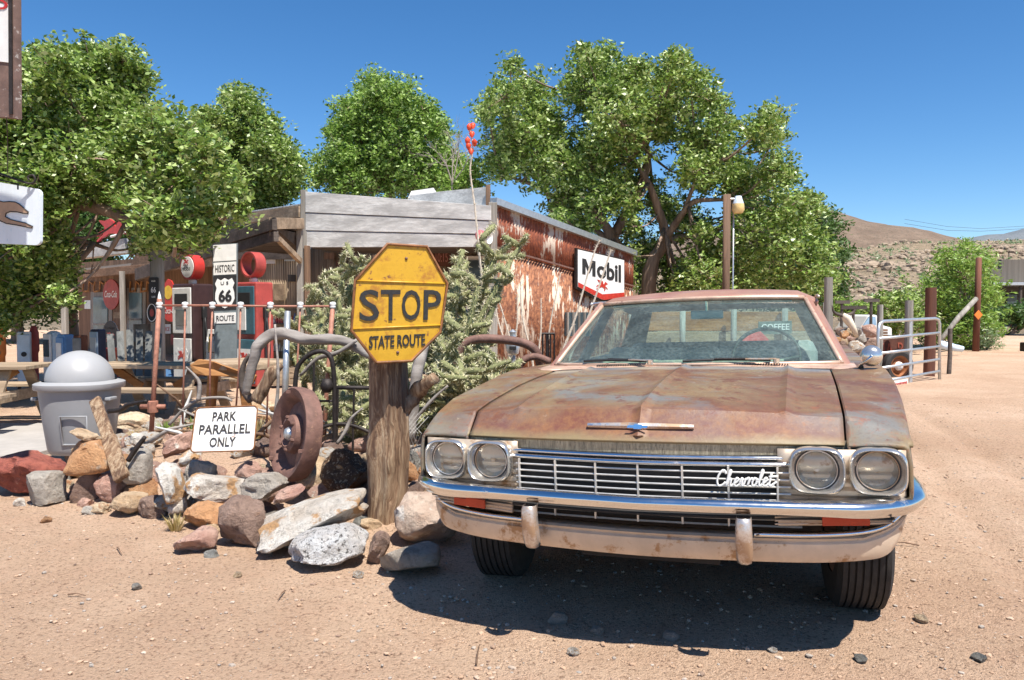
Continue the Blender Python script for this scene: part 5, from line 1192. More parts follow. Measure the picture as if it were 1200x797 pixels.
tree('poplar_tree', 'rounded green tree standing behind the grey plank fascia', 'tree', b3, [([b3, b3+Vector((0, 0, 3)), W(455, 170, 27)], [.35, .25, .08])], [(438, 98, 20), (465, 112, 24), (420, 125, 24), (450, 135, 34), (402, 150, 24), (492, 135, 22), (510, 150, 20), (430, 170, 40), (480, 170, 38), (395, 190, 28), (455, 205, 42), (515, 190, 26), (375, 208, 14), (540, 200, 20), (410, 215, 30), (500, 215, 30)], 27, 3.0, 2400, 28, .13, LM['poplar'], .34)
b4 = Vector((W(750, 350, 22.5).x, 22.5, 0)); D4 = 22.5
L4 = [([b4, W(733, 320, D4), W(718, 280, D4), W(700, 252, D4), W(670, 225, D4+.5)], [.26, .22, .17, .1, .05]), ([b4+Vector((.3, 0, 0)), W(762, 318, D4-.2), W(780, 282, D4-.3), W(773, 250, D4-.4), W(760, 215, D4-.5), W(742, 185, D4-.5)], [.24, .2, .15, .12, .09, .04]),
      ([W(780, 280, D4-.3), W(800, 250, D4-.8), W(815, 236, D4-1), W(850, 234, D4-1.2)], [.12, .09, .07, .04]), ([W(800, 250, D4-.8), W(812, 220, D4-.9), W(820, 195, D4-1)], [.07, .05, .02]), ([W(718, 280, D4), W(760, 180, D4+1), W(700, 100, D4+1)], [.15, .1, .04]), ([W(718, 285, D4), W(640, 225, D4+1), W(590, 205, D4+1)], [.1, .07, .03]), ([W(780, 282, D4), W(860, 260, D4+1), W(900, 200, D4+1), W(905, 160, D4+1)], [.1, .07, .05, .02])]
B4 = [(598, 78, 12), (592, 110, 26), (625, 105, 22), (575, 130, 16), (640, 145, 34), (605, 160, 36), (590, 190, 26), (640, 195, 40), (686, 60, 14), (700, 78, 24), (690, 110, 38), (735, 95, 28), (745, 80, 14), (780, 85, 18), (795, 68, 14), (808, 95, 20), (835, 118, 20), (780, 130, 50), (725, 150, 48), (690, 195, 48), (835, 165, 34), (820, 205, 30), (660, 235, 24), (735, 225, 24), (680, 270, 20), (858, 205, 26), (848, 140, 14), (905, 138, 14), (892, 155, 24), (912, 160, 14), (905, 195, 22), (880, 215, 30), (870, 265, 34), (925, 205, 12), (925, 250, 34), (900, 300, 40), (945, 300, 36), (860, 318, 30), (830, 300, 24), (950, 240, 16), (800, 330, 22), (655, 255, 12), (700, 290, 12), (740, 290, 12), (965, 330, 20), (700, 240, 30), (740, 260, 22), (760, 300, 22), (690, 310, 20), (725, 320, 24), (790, 335, 24), (830, 330, 26), (820, 265, 22), (745, 335, 14), (770, 240, 30, 2.6), (760, 290, 30, 2.6), (805, 262, 26, 2.6), (720, 290, 24, 2.6), (745, 325, 20, 2.6), (785, 322, 26, 2.6), (740, 215, 24, 2.6)]
tree('elm_tree', 'wide spreading tree with forked bare limbs behind the black and white fuel sign', 'tree', b4, L4, B4, D4, 3.4, 6200, 27, .125, LM['elm'], .30, clear_front=((742, 790, 196, 345), (790, 842, 222, 262), (702, 740, 258, 340)))
b5 = Vector((W(955, 350, 29).x, 29, 0))
tree('juniper_tree', 'darker tree at the right end of the tree line above the car roof', 'tree', b5, [([b5, b5+Vector((.1, 0, 2)), W(950, 270, 29)], [.3, .2, .08])], [(940, 232, 10), (948, 245, 16), (965, 262, 22), (955, 290, 28), (975, 300, 18), (975, 325, 18), (940, 330, 30), (960, 345, 24), (900, 335, 30), (860, 338, 22), (988, 345, 10)], 29, 2.2, 700, 34, .14, LM['dark'], .42)
b6 = Vector((W(545, 300, 24).x, 24, 0))
tree('young_tree', 'small yellow-green tree top peeping over the right end of the plank fascia', 'tree', b6, [([b6, W(545, 240, 24), W(542, 212, 24)], [.1, .07, .02])], [(535, 215, 14), (550, 205, 13), (525, 225, 12), (562, 220, 10)], 24, 1.0, 110, 20, .13, LM['willow'], .34)
# far greenery seen through below the left tree
for (x, n_, lb) in ((20, 1, 'shadowy green tree beyond the vending boxes at the far left'), (85, 2, 'dusty green tree between the vending boxes and the store wall'), (-60, 3, 'green tree beyond the far left picnic table')):
    bt = Vector((W(x, 350, 30+n_*2).x, 30+n_*2, 0))
    tree('background_tree', lb, 'tree', bt, [([bt, bt+Vector((0, 0, 2.5))], [.25, .12])], [(x-20, 340, 26), (x+15, 335, 26), (x, 310, 30), (x+25, 355, 20), (x-25, 365, 16)], 30+n_*2, 2.5, 260, 18, .2, LM['olive'], .5)
bt = Vector((W(110, 350, 31).x, 31, 0))
tree('background_tree', 'dark green tree filling the sky behind the red winged-horse sign', 'tree', bt, [([bt, bt+Vector((0, 0, 2.5))], [.3, .15])], [(45, 270, 34), (75, 250, 30), (110, 262, 34), (145, 262, 32), (175, 272, 26), (120, 295, 26), (80, 300, 34), (45, 320, 34), (10, 290, 30), (200, 290, 18), (20, 345, 30), (70, 350, 26)], 31, 2.5, 900, 26, .19, LM['dark'], .55)
# dead twigs
def twigs(mb, p, d, L, r, lev):
    q = p+d*L+Vector((rng.normal(), rng.normal(), rng.normal()))*L*.06; mb.tube([p, (p+q)/2+Vector((rng.normal(), rng.normal(), rng.normal()))*L*.05, q], [r, r*.8, r*.55], 4)
    if lev == 0: return
    for k in range(3 if lev > 1 else 4):
        dd = (d+Vector((rng.normal(), rng.normal()*.6, rng.normal()*.7))*.45).normalized(); twigs(mb, p.lerp(q, rng.uniform(.35, 1)), dd, L*rng.uniform(.5, .75), r*.55, lev-1)
for (px, py, D, d0, L, lb) in ((530, 215, 23, (-.05, 0, 1), .95, 'bare grey twiggy treetop between the poplar and the big tree'), (862, 262, 20, (.6, 0, -.5), .55, 'tangle of dry grey twigs hanging at the right side of the big tree')):
    c = W(px, py, D); e = empty('dead_branch', tuple(c), lb, 'branch'); mb = MB()
    for k in range(4): twigs(mb, c, (Vector(d0)+Vector((rng.normal()*.3, 0, rng.normal()*.3))).normalized(), L*rng.uniform(.8, 1.1), .02, 3)
    if px < 600: mb.tube([Vector((c.x, c.y, 0)), c], [.08, .025], 6)
    mb.build('twigs', plain('twig_grey', (.36, .30, .26), .9), e)
# shrubs at right
def shrub(px, D, blobs, ncl, per, lsize, lm, name, label, clr=.3, asp=.35, spread=1.6, group=None, droop=0):
    b = Vector((W(px, 380, D).x, D, 0)); st = []
    for k in range(6):
        bl = blobs[k % len(blobs)]; st.append(([b, (b+W(bl[0], bl[1], D))/2+Vector((0, 0, -.1)), W(bl[0], bl[1], D)], [.06, .04, .015]))
    return tree(name, label, 'shrub' if name != 'willow_tree' else 'tree', b, st, blobs, D, spread, ncl, per, lsize, lm, clr, asp, group, True, droop)
shrub(1125, 26, [(1135, 290, 12), (1110, 305, 16), (1150, 310, 18), (1125, 325, 28), (1100, 335, 20), (1155, 340, 20), (1105, 365, 26), (1140, 370, 26), (1160, 385, 16), (1085, 390, 16), (1120, 395, 22)], 620, 22, .17, LM['willow'], 'willow_tree', 'bright yellow-green desert willow left of the tall red-brown post', .34, .28, 1.8)
shrub(1050, 23, [(1055, 345, 14), (1035, 355, 16), (1065, 362, 18), (1025, 372, 14), (1048, 378, 18), (1080, 380, 14)], 300, 22, .13, LM['elm'], 'shrub', 'green shrub behind the cattle gate posts', .28, .4)
shrub(995, 24, [(985, 360, 10), (1000, 365, 12), (1015, 362, 12), (1010, 375, 12)], 120, 22, .13, LM['willow'], 'shrub', 'low pale green shrub behind the white skull and rocks', .26, .35, .9)
shrub(1152, 25, [(1150, 395, 14), (1140, 402, 12), (1160, 402, 12)], 110, 20, .11, LM['olive'], 'shrub', 'grey-green brush at the foot of the tall red-brown post', .26, .3, .8)
shrub(1182, 40, [(1172, 370, 12), (1188, 366, 14), (1202, 370, 14), (1215, 372, 12)], 240, 22, .2, LM['dark'], 'shrub', 'dark rounded bush in front of the far wooden building', .4, .5, 1.0)
# boulders and scrub on the slope: too many to count
def z_n(X, Y): return z_near(X, Y)
prot = [rock_mesh(500+i, 2, 5, .15) for i in range(3)]
pa = []
for q in prot:
    n = len(q.vertices); a = np.empty(n*3); q.vertices.foreach_get('co', a); pa.append((a.reshape(-1, 3), [tuple(p.vertices) for p in q.polygons]))
V = []; Fc = []; cnt = 0
for i in range(3600):
    Y = rng.uniform(50, 225); px = rng.uniform(930, 1290); X = (px-600)/F*Y
    cl = noise.noise(Vector((X/14, Y/14, 9)))
    if cl < .02 and rng.random() < .7: continue
    s = rng.uniform(.18, .62)*(1+max(0, cl)*2.6); a, fcs = pa[i % 3]
    Rm = np.array(Matrix.Rotation(rng.uniform(0, 6), 3, 'Z')); p = (a*np.array([s*1.4, s, s*.9])) @ Rm.T+np.array([X, Y, z_n(X, Y)+s*.15]); V.append(p)
    Fc += [tuple(k+cnt for k in f) for f in fcs]; cnt += len(a)
me = bpy.data.meshes.new('boulders'); me.from_pydata(np.concatenate(V).tolist(), [], Fc); me.update(); me.materials.append(ROCK['hill']); o = bpy.data.objects.new('boulders', me); COL.objects.link(o); tag(o, 'brown boulders strewn over the far slope', 'boulders', kind='stuff')
cs, rs = [], []
for i in range(520):
    Y = rng.uniform(45, 220); px = rng.uniform(930, 1290); X = (px-600)/F*Y; cs.append((X, Y, z_n(X, Y)+.25)); rs.append(rng.uniform(.35, .9))
hold = empty('scrub', (0, 0, 0), None, None); o = leaves(cs, rs, 14, .45, LM['olive'], 'scrub', hold); bpy.data.objects.remove(hold); o.parent = None; o.name = 'scrub'; tag(o, 'dark low scrub dotted over the far slope', 'scrub', kind='stuff')
# ------------------------------------------------------------------ cholla cactus
def cholla(name, label, base, tips, nseg, D, rad=.028, dens=90):
    e = empty(name, tuple(base), label, 'cactus'); st = MB(); cen = []; rdm = random.Random(int(D*10)+nseg)
    joints = []
    for tp in tips:
        P = cat_path([base, (base+tp)/2+Vector((rdm.uniform(-.12, .12), rdm.uniform(-.1, .1), rdm.uniform(-.1, .15))), tp], 4); st.tube(P, lerp_list([rad*1.5, rad*1.1, rad*.8], len(P)), 8, wob=.3); joints += P[2:]
        for a, b in zip(P[1:], P[2:]): cen.append((a, b, rad))
    for k in range(nseg):
        a = rdm.choice(joints); L = rdm.uniform(.12, .24); th = rdm.uniform(0, 6.28); up = rdm.uniform(-.1, 1.1); d = Vector((math.cos(th)*1.0, math.sin(th)*.8, up)).normalized(); b = a+d*L
        if b.z < .12: continue
        rr = rad*rdm.uniform(.75, 1.05); st.tube([a, a.lerp(b, .3), a.lerp(b, .8), b], [rr*.6, rr, rr, rr*.45], 7, wob=.5); cen.append((a, b, rr))
        if rdm.random() < .6: joints.append(b)
    st.build('stems', plain('cholla_green', (.20, .21, .09), .8, 0, .35, 30, .004), e, smooth=True)
    n = len(cen)*dens; A = np.repeat(np.array([c[0] for c in cen]), dens, 0); B = np.repeat(np.array([c[1] for c in cen]), dens, 0); rr = np.repeat(np.array([c[2] for c in cen]), dens)
    t = rng.random(n)[:, None]; ax = B-A; ax /= np.linalg.norm(ax, axis=1)[:, None]; d = rng.normal(size=(n, 3)); d -= ax*(d*ax).sum(1)[:, None]; d /= np.linalg.norm(d, axis=1)[:, None]; d2 = d+ax*rng.normal(size=(n, 1))*.5
    P = A+(B-A)*t+d*rr[:, None]*.8; sd = np.cross(d2, rng.normal(size=(n, 3))); sd /= np.linalg.norm(sd, axis=1)[:, None]
    Ln = (rr*rng.uniform(.7, 1.5, n))[:, None]; wd = Ln*.13
    V = np.stack([P-sd*wd, P+sd*wd, P+d2*Ln], 1).reshape(-1, 3)-np.array(e.location)
    me = bpy.data.meshes.new('spines'); me.vertices.add(n*3); me.vertices.foreach_set('co', V.ravel()); me.loops.add(n*3); me.loops.foreach_set('vertex_index', np.arange(n*3)); me.polygons.add(n); me.polygons.foreach_set('loop_start', np.arange(n)*3); me.update(calc_edges=True)
    m = bpy.data.materials.get('spine') or leafmat('spine', [(0, (.38, .36, .18)), (.5, (.60, .56, .35)), (1, (.80, .76, .56))], .2); me.materials.append(m); o = bpy.data.objects.new('spines', me); COL.objects.link(o); o.parent = e
    return e
bc1 = Vector((W(395, 430, 7.4).x, 7.4, .1))
cholla('cholla_cactus', 'dense spiny cactus filling the space left of the STOP sign', bc1, [W(x, y, 7.4+dy) for x, y, dy in ((375, 335, .3), (400, 328, 0), (360, 360, -.2), (415, 345, .4), (345, 385, .1), (405, 395, -.4), (380, 420, -.5), (430, 385, .2), (352, 420, .3), (425, 440, -.2), (385, 360, .5), (370, 390, -.5), (395, 345, -.3), (412, 322, .2), (455, 400, .6))], 260, 7.4)
bc2 = Vector((W(500, 440, 6.9).x, 6.9, .1))
cholla('cholla_cactus', 'taller branching cactus behind the right side of the STOP sign', bc2, [W(x, y, 6.9+dy) for x, y, dy in ((542, 292, .1), (530, 340, 0), (580, 302, .2), (598, 305, .1), (560, 335, -.1), (545, 370, .2), (520, 400, -.3), (560, 395, .1), (505, 375, .2), (520, 425, -.4), (585, 330, .0), (532, 312, .2), (525, 365, -.2), (490, 460, -.3), (535, 405, .3))], 230, 6.9, .030)
bc3 = Vector((W(555, 470, 6.0).x, 6.0, .05))
cholla('cholla_cactus', 'low mound of pale spiny cactus between the sign post and the rusty curved pipe', bc3, [W(x, y, 6.0+dy) for x, y, dy in ((530, 430, 0), (560, 425, .1), (585, 428, .2), (510, 445, -.1), (545, 450, -.2), (575, 445, 0), (515, 470, .1))], 130, 6.0, .028)
bc4 = Vector((W(440, 470, 6.2).x, 6.2, .05))
cholla('cholla_cactus', 'shadowed cactus tangle directly behind the weathered sign post', bc4, [W(x, y, 6.2+dy) for x, y, dy in ((400, 460, 0), (425, 450, .1), (460, 460, .2), (480, 470, -.1), (470, 440, .2), (410, 490, -.2), (495, 490, .1))], 130, 6.2, .028)
# ocotillo canes
def cane(lb, pts, D, r=.011, flower=False):
    P = [W(x, y, D+dy) for x, y, dy in pts]; e = empty('ocotillo', (P[0].x, P[0].y, gz(P[0].x, P[0].y)), lb, 'plant'); P = [Vector((P[0].x, P[0].y, 0))]+P
    path = cat_path(P, 6); mb = MB().tube(path, lerp_list([r*1.5, r, r*.6], len(path)), 6, wob=.3)
    for p in path[4:]:
        for _ in range(3): mb.tube([p, p+Vector((rng.normal(), rng.normal(), .3)).normalized()*.035], [.003, .001], 3, cap=False)
    mb.build('cane', plain('cane_pale', (.58, .50, .40), .85, 0, .3, 40), e)
    if flower:
        for k, (fx, fy) in enumerate(((550, 150), (553, 158), (548, 166), (556, 168), (552, 178), (554, 148), (549, 172))):
            MB().lathe([(.0, -.04), (.022, -.01), (.028, .02), (.0, .05)], 8, Matrix.Translation(W(fx, fy, D)) @ Matrix.Rotation(rng.uniform(-1, 1), 4, 'X')).build('flower', plain('flower_red', (.7, .07, .02), .5), e, smooth=True)
cane('tallest thin pale cane with red flowers at its tip, rising behind the STOP sign', [(570, 400, 0), (562, 300, 0), (556, 240, 0), (551, 200, 0), (554, 175, 0), (552, 150, 0)], 7.6, .010, True)
for i, (pts, lb) in enumerate([([(655, 430, 0), (675, 370, 0), (695, 300, 0), (703, 282, 0)], 'pale cane crossing the left edge of the black and white fuel sign'),
    ([(665, 430, 0), (690, 370, 0), (712, 305, 0), (716, 293, 0)], 'pale cane crossing the middle of the black and white fuel sign'),
    ([(640, 430, 0), (645, 380, 0), (657, 320, 0)], 'single pale cane standing before the middle of the rusty wall'),
    ([(625, 430, 0), (612, 370, 0), (610, 330, 0)], 'curved pale cane left of the middle of the rusty wall'),
    ([(600, 425, 0), (606, 380, 0), (606, 345, 0)], 'short upright cane beside the grey pump hydrant'),
    ([(598, 425, 0), (585, 380, 0), (578, 345, 0)], 'pale cane leaning left beside the cactus arms'),
    ([(630, 430, 0), (634, 385, 0), (634, 350, 0)], 'short straight cane in front of the rusty wall, left of the single tall one'),
    ([(605, 430, 0), (590, 370, 0), (584, 352, 0)], 'thin leaning cane crossing the other canes at the base of the wall')]): cane(lb, pts, 9.0+.15*i, .012)
# dry grass
def grass(px, py, n, h, spread, lb, D=None, m='dry'):
    p = G(px, py) if D is None else Vector((W(px, py, D).x, D, 0)); p.z = gz(p.x, p.y); mb = MB()
    for k in range(n):
        a = rng.uniform(0, 6.28); r = spread*rng.random(); b = p+Vector((math.cos(a)*r*.5, math.sin(a)*r*.5, 0)); t = b+Vector((math.cos(a)*r, math.sin(a)*r, h*rng.uniform(.5, 1))); w = Vector((-math.sin(a), math.cos(a), 0))*.004
        mb.add([b-w, b+w, (b+t)/2+w*.8+Vector((0, 0, h*.1)), t, (b+t)/2-w*.8+Vector((0, 0, h*.1))], [(0, 1, 2, 3, 4)])
    tag(mb.build('dry_grass', LM[m]), lb, 'grass tuft')
grass(206, 622, 90, .11, .06, 'small straw-yellow grass tuft at the front of the rock pile')
grass(612, 440, 260, .7, .35, 'tall dry yellow brush below the rusty wall', 8.2)
grass(588, 440, 160, .5, .3, 'orange-brown dry brush behind the rusty curved pipe', 8.0)
grass(640, 440, 160, .55, .3, 'dry brush just left of the car windscreen', 8.6)
# ================================================================== YARD OBJECTS
def vplane(px0, py0, D0, px1, py1, D1, lean=0.0):
    a, b = W(px0, py0, D0), W(px1, py1, D1); d = (b-a); d.z = 0; d.normalize(); n = Vector((d.y, -d.x, 0)); n.z = lean; return a, n.normalized()
def onp(pl, pts): return [plane_hit(x, y, pl[0], pl[1]) for x, y in pts]
# --- STOP sign and post
m, nt, b = newmat('sign_yellow'); v = coords(nt); n1 = noisetex(nt, v, 5, 9, .7); n2 = noisetex(nt, v, 24, 8, .75)
c = ramp(nt, n1, [(.3, (.46, .24, .012)), (.5, (.58, .33, .02)), (.62, (.40, .19, .018))]); c = mixc(nt, ramp(nt, n1, [(.54, 0.0), (.66, .8)]), c, (.36, .13, .025)); c = mixc(nt, ramp(nt, n2, [(.60, 0.0), (.66, .9)]), c, (.17, .06, .03))
nt.links.new(c, b.inputs['Base Color']); b.inputs['Roughness'].default_value = .42; bump(nt, b, n2, .0012); M['sign_yellow'] = m
M['sign_rim'] = plain('sign_rim', (.22, .09, .03), .6, .1, .5, 25, .001, dirt=((.1, .05, .03), .58))
pl = vplane(413, 356, 4.36, 522, 356, 4.58)
oct_ = [(441, 425), (482, 423), (516, 389), (524, 332), (500, 289), (454, 286), (416, 329), (411.5, 387)]
P = onp(pl, oct_); cen = sum(P, Vector())/8; n = pl[1] if pl[1].y < 0 else -pl[1]
stop = empty('stop_sign', (cen.x, cen.y, P[0].z), 'yellow octagonal embossed sign reading STOP STATE ROUTE on the weathered post', 'sign')
MB().prism([cen+(p-cen)*.985 for p in P], -n*.006).build('plate', M['sign_yellow'], stop)
mb = MB(); pp = [p+n*.004 for p in P]; mb.tube(pp+[pp[0]], .0085, 8, cap=False); mb.build('rim', M['sign_rim'], stop, smooth=True)
for (x0, y0, x1, y1) in ((418, 329, 521, 332.5), (414, 385.5, 516, 381)):
    a, b_ = onp(pl, [(x0, y0), (x1, y1)]); MB().tube([a+n*.003, b_+n*.003], .0055, 8).build('rib', M['sign_yellow'], stop, smooth=True)
q = onp(pl, [(421, 376.5), (516, 374.5), (517, 340), (421, 339.5)])
for ch, u0, u1 in (('S', 0, .235), ('T', .255, .49), ('O', .51, .74), ('P', .78, 1.0)):
    vs_, fs_ = text_geo(ch, .008)
    MB().add([qmap(q, u0+(u1-u0)*a, b_)+n*(.001+(.006 if z > 0 else 0)) for a, b_, z in vs_], fs_).build('letter', M['letter_black'], stop, bevel=.0012)
q = onp(pl, [(432, 408.5), (498, 405), (498, 391), (432.5, 394)])
text_on(MB(), 'STATE ROUTE', q, 0, 0, 1, 1, .001, .005, bold=.02).build('lettering', M['letter_black'], stop, bevel=.0008)
for (x, y) in ((476, 303), (466, 413)):
    a = onp(pl, [(x, y)])[0]; MB().lathe([(.009, -.002), (.008, .006), (0, .009)], 10, Matrix.Translation(a) @ (-n).to_track_quat('-Z', 'Y').to_matrix().to_4x4()).build('bolt', M['rust_dark'], stop, smooth=True)
pb = W(453, 621, 4.66); post = empty('sign_post', (pb.x, pb.y, 0), 'gnarled weathered tree-trunk post carrying the yellow STOP sign', 'post')
mb = MB(); N_ = 40; H = 44; rows = []
for j in range(H+1):
    t = j/H; py = 624-(624-300)*t; cpx = 453+ (2*math.sin(t*5)) + (3 if t > .35 else 0)*t; c_ = W(cpx, py, 4.68); r = .118-.014*t+.010*math.exp(-((t-.30)/.05)**2)
    if t < .05: r *= 1.04
    row = []
    for k in range(N_+1):
        a = 2*math.pi*k/N_; dx, dy = math.cos(a), math.sin(a)
        rr = r*(1+.16*noise.noise(Vector((dx*2.2+1, dy*2.2, t*1.6)))+.11*noise.noise(Vector((dx*7, dy*7, t*1.2+5)))+.05*noise.noise(Vector((dx*20, dy*20, t*3))))
        kd = math.exp(-((t-.26)**2/.0016+((a-4.95)**2)/.10)); rr *= 1+.13*kd
        # vertical split running down the front
        sp = math.exp(-((a-4.55-.12*math.sin(t*6))**2)/.006); rr *= 1-.10*sp
        row.append(c_+Vector((dx*rr, dy*rr, 0)))
    rows.append(row)
mb.grid(rows); mb.add([rows[-1][k] for k in range(N_)], [tuple(range(N_))]); mb.build('trunk', M['wood_post'], post, smooth=True)
q0 = W(482, 466, 4.72); mb = MB().tube(cat_path([W(470, 480, 4.70), W(486, 462, 4.72), W(496, 452, 4.66), W(510, 443, 4.60)], 5), [.055]*5+[.045]*5+[.036]*5+[.034], 12, wob=.5); mb.build('branch_stub', M['wood_post'], post, smooth=True)
e = empty('dead_branch', tuple(W(500, 470, 5.4)), 'bleached grey branch rising behind the sign post toward the upper right', 'branch')
MB().tube(cat_path([W(478, 520, 5.3), W(488, 440, 5.3), W(500, 400, 5.35), W(512, 370, 5.4)], 6), lerp_list([.05, .035, .015], 19), 8, wob=.5).build('limb', M['drift'], e, smooth=True)
# --- PARK PARALLEL ONLY
a0, a1 = W(223, 530, 5.0), W(297.5, 528, 5.0); t0, t1 = W(230, 478, 5.12), W(302, 475.5, 5.12); q = [a0, a1, t1, t0]; n = qnorm(q)
e = empty('parking_sign', tuple((a0+a1)/2), 'white enamel sign reading PARK PARALLEL ONLY leaning on the rocks', 'sign')
m_w = plain('sign_white', (.74, .73, .70), .45, 0, .07, 6, .0, dirt=((.28, .13, .07), .60))
MB().prism([qmap(q, a, b) for a, b in roundrect(.07, 5, 1.4)], -n*.006).build('plate', m_w, e)
rr = [qmap(q, a, b)+n*.001 for a, b in roundrect(.07, 5, 1.4)]; MB().tube(rr+[rr[0]], .005, 6, cap=False).build('rim', M['sign_rim'], e, smooth=True)
M['sign_ink'] = plain('sign_ink', (.03, .026, .024), .6, 0, .5, 30, 0, dirt=((.3, .16, .1), .66))
for tx, u0, u1, v0, v1 in (('PARK', .29, .67, .68, .885), ('PARALLEL', .10, .92, .39, .60), ('ONLY', .29, .70, .10, .31)):
    text_on(MB(), tx, q, u0, v0, u1, v1, .003, .003, bold=.014).build('lettering', M['sign_ink'], e)
# --- rusty wheel disc
c_ = W(338, 508, 5.05); nn = Vector((-.78, -.60, .16)).normalized(); Mj = Vector((.40, -.05, .915)); Mj = (Mj-nn*Mj.dot(nn)).normalized(); v2 = Mj.cross(nn)
Mx = Matrix((v2, nn.cross(v2), nn)).transposed().to_4x4(); Mx.translation = c_
e = empty('wheel_disc', (c_.x, c_.y, c_.z-.3), 'large rusty steel wheel disc leaning between the parking sign and the post', 'wheel'); r = .305
MB().lathe([(.0, -.05), (.07, -.05), (.16, -.045), (r*.70, -.06), (r*.78, -.02), (r*.84, .0), (r*.97, .01), (r, .0), (r*1.01, -.05), (r*.98, -.10), (r*.9, -.10), (.12, -.08), (.0, -.08)], 48, Mx).build('rim', M['rust_dark'], e, smooth=40)
MB().lathe([(.13, -.05), (.12, .0), (.085, .015), (.07, -.01), (.055, -.02)], 36, Mx).build('hub_ring', M['rust_dark'], e, smooth=40)
MB().lathe([(.05, -.03), (.045, .0), (.03, .022), (.0, .028)], 14, Mx).build('hub_cap', M['galv'], e, smooth=30)
for k in range(6): a = k*math.pi/3; MB().lathe([(.012, -.03), (.012, .022), (0, .027)], 6, Mx @ Matrix.Translation((.105*math.cos(a), .105*math.sin(a), 0))).build('wheel_nut', M['rust_dark'], e)
for k in (0, 2.1, 4.2): MB().box((0, 0, 0), (.03, .02, .02)).build('lug', M['rust_dark'], e, local=True).location = (Mx @ Vector((r*.9*math.cos(k), r*.9*math.sin(k), .012)))-e.location
# --- leaning plank
a, b_ = W(109, 470, 5.65), W(140, 560, 5.2); mb = MB(); P = []
e = MB().beam(W(111, 468, 5.7), W(128, 515, 5.45), .085, .04, up=(0, -1, .3)).beam(W(127.5, 513, 5.455), W(143, 561, 5.2), .105, .045, up=(0, -1, .3)).build('plank', M['wood_post'], bevel=.012)
tag(e, 'weathered split plank leaning against the trash bin and rocks', 'plank')
# --- trash bin
tp = G(96, 541); tz = gz(tp.x, tp.y); D = 6.72; c_ = W(96, 541, D); e = empty('trash_bin', (c_.x, c_.y, tz), 'grey plastic trash bin with a pale domed lid behind the rocks', 'trash bin')
s = D/F; zr = W(96, 452, D).z-tz; rb, rt_ = 33*s, 41*s
def sqlathe(mb, prof, n=48, e_=3.0):
    rows = []
    for r, z in prof:
        rows.append([Vector((r*(abs(math.cos(a))**e_+abs(math.sin(a))**e_)**(-1/e_)*math.cos(a), r*(abs(math.cos(a))**e_+abs(math.sin(a))**e_)**(-1/e_)*math.sin(a), z)) for a in np.linspace(0, 2*math.pi, n+1)])
    return mb.grid(rows)
bd_ = sqlathe(MB(), [(0, 0), (rb*.9, 0), (rb*.96, .02), (rb, .05), (rb+(rt_-rb)*.5, zr*.5), (rt_*.985, zr-.06), (rt_*.99, zr-.01)], 64, 2.6).build('body', M['plastic_grey'], e, local=True, smooth=45)
for k, sx in ((0, -.32), (1, .32)):
    bt, bm_ = -rt_*.98, -rb*1.0
    q = [Vector((sx-.0-.10, bm_*1.04-.008, .12)), Vector((sx+.10, bm_*1.04-.008, .12)), Vector((sx+.12, -rt_*.955-.008, zr*.62)), Vector((sx-.12, -rt_*.955-.008, zr*.62))]
mb = MB(); 
for zz in (.12, .3): pass
fr_ = [Vector((-.015, -rb*1.045, .10)), Vector((.185, -rb*.99, .10)), Vector((.20, -rt_*.94, zr*.60)), Vector((-.01, -rt_*.99, zr*.60))]
mb.tube(fr_+[fr_[0]], .009, 6, cap=False); mb.build('panel_ridge', M['plastic_grey'], e, local=True, smooth=True)
sqlathe(MB(), [(rt_*.9, zr-.03), (rt_*1.08, zr-.02), (rt_*1.10, zr-.012), (rt_*1.10, zr+.028), (rt_*1.06, zr+.036), (rt_*.9, zr+.05)], 64, 2.6).build('lid_rim', M['plastic_lid'], e, local=True, smooth=40)
hd = W(96, 411.5, D).z-tz-zr-.04; rd_ = 36.5*s
MB().lathe([(rd_*math.cos(t), zr+.045+hd*math.sin(t)) for t in np.linspace(0, math.pi/2, 16)], 48).build('dome', M['plastic_lid'], e, local=True, smooth=True)
for sx in (-1, 1): MB().box((sx*rt_*1.04, -.1, zr-.10), (.05, .12, .03)).build('handle', M['plastic_grey'], e, local=True, bevel=.008)
# --- copper pipe railing
D = 6.35; e = empty('pipe_railing', (W(290, 358, D).x, D, 0), 'row of pinkish copper pipes with white insulator knobs on a thin top rail', 'railing')
tops = [(187, 350, 177, 512), (217, 358, 214, 500), (249, 358, 246, 500), (282, 358, 275, 500), (317, 358, 312, 520), (352, 358, 347, 500), (390, 356, 377, 560)]
mb = MB().tube([W(187, 358, D), W(250, 358, D), W(320, 359, D), W(390, 359, D)], .009, 8); mb.build('rail', M['rust_pipe'], e, smooth=True)
for k, (x0, y0, x1, y1) in enumerate(tops):
    big = k in (0, 6); a, b_ = W(x0, y0, D), W(x1, y1, D-.0)
    MB().tube([a, a.lerp(b_, .5)+Vector((rng.normal()*.006, 0, 0)), b_], .019 if big else .0075, 10).build('upright', M['rust_pipe'], e, smooth=True)
    kn = MB().lathe([(0, -.028), (.018, -.025), (.026, -.01), (.019, .0), (.028, .011), (.021, .026), (.0, .03)], 14, Matrix.Translation(W(x0, 358, D))).build('insulator_knob', M['white'], e, smooth=True)
    if big:
        j = a.lerp(b_, .82 if k else .78); MB().lathe([(.026, -.05), (.042, -.045), (.042, .045), (.026, .05)], 10, Matrix.Translation(j)).build('pipe_joint', M['rust_pipe'], e, smooth=30)
        MB().tube([j+Vector((-.10, 0, 0)), j+Vector((.10, 0, 0))], .02, 8).build('pipe_joint', M['rust_pipe'], e, smooth=True)
MB().lathe([(.018, 0), (.012, .05), (.0, .09)], 8, Matrix.Translation(W(187, 354, D))).build('finial', M['white_clean'], e, smooth=True)
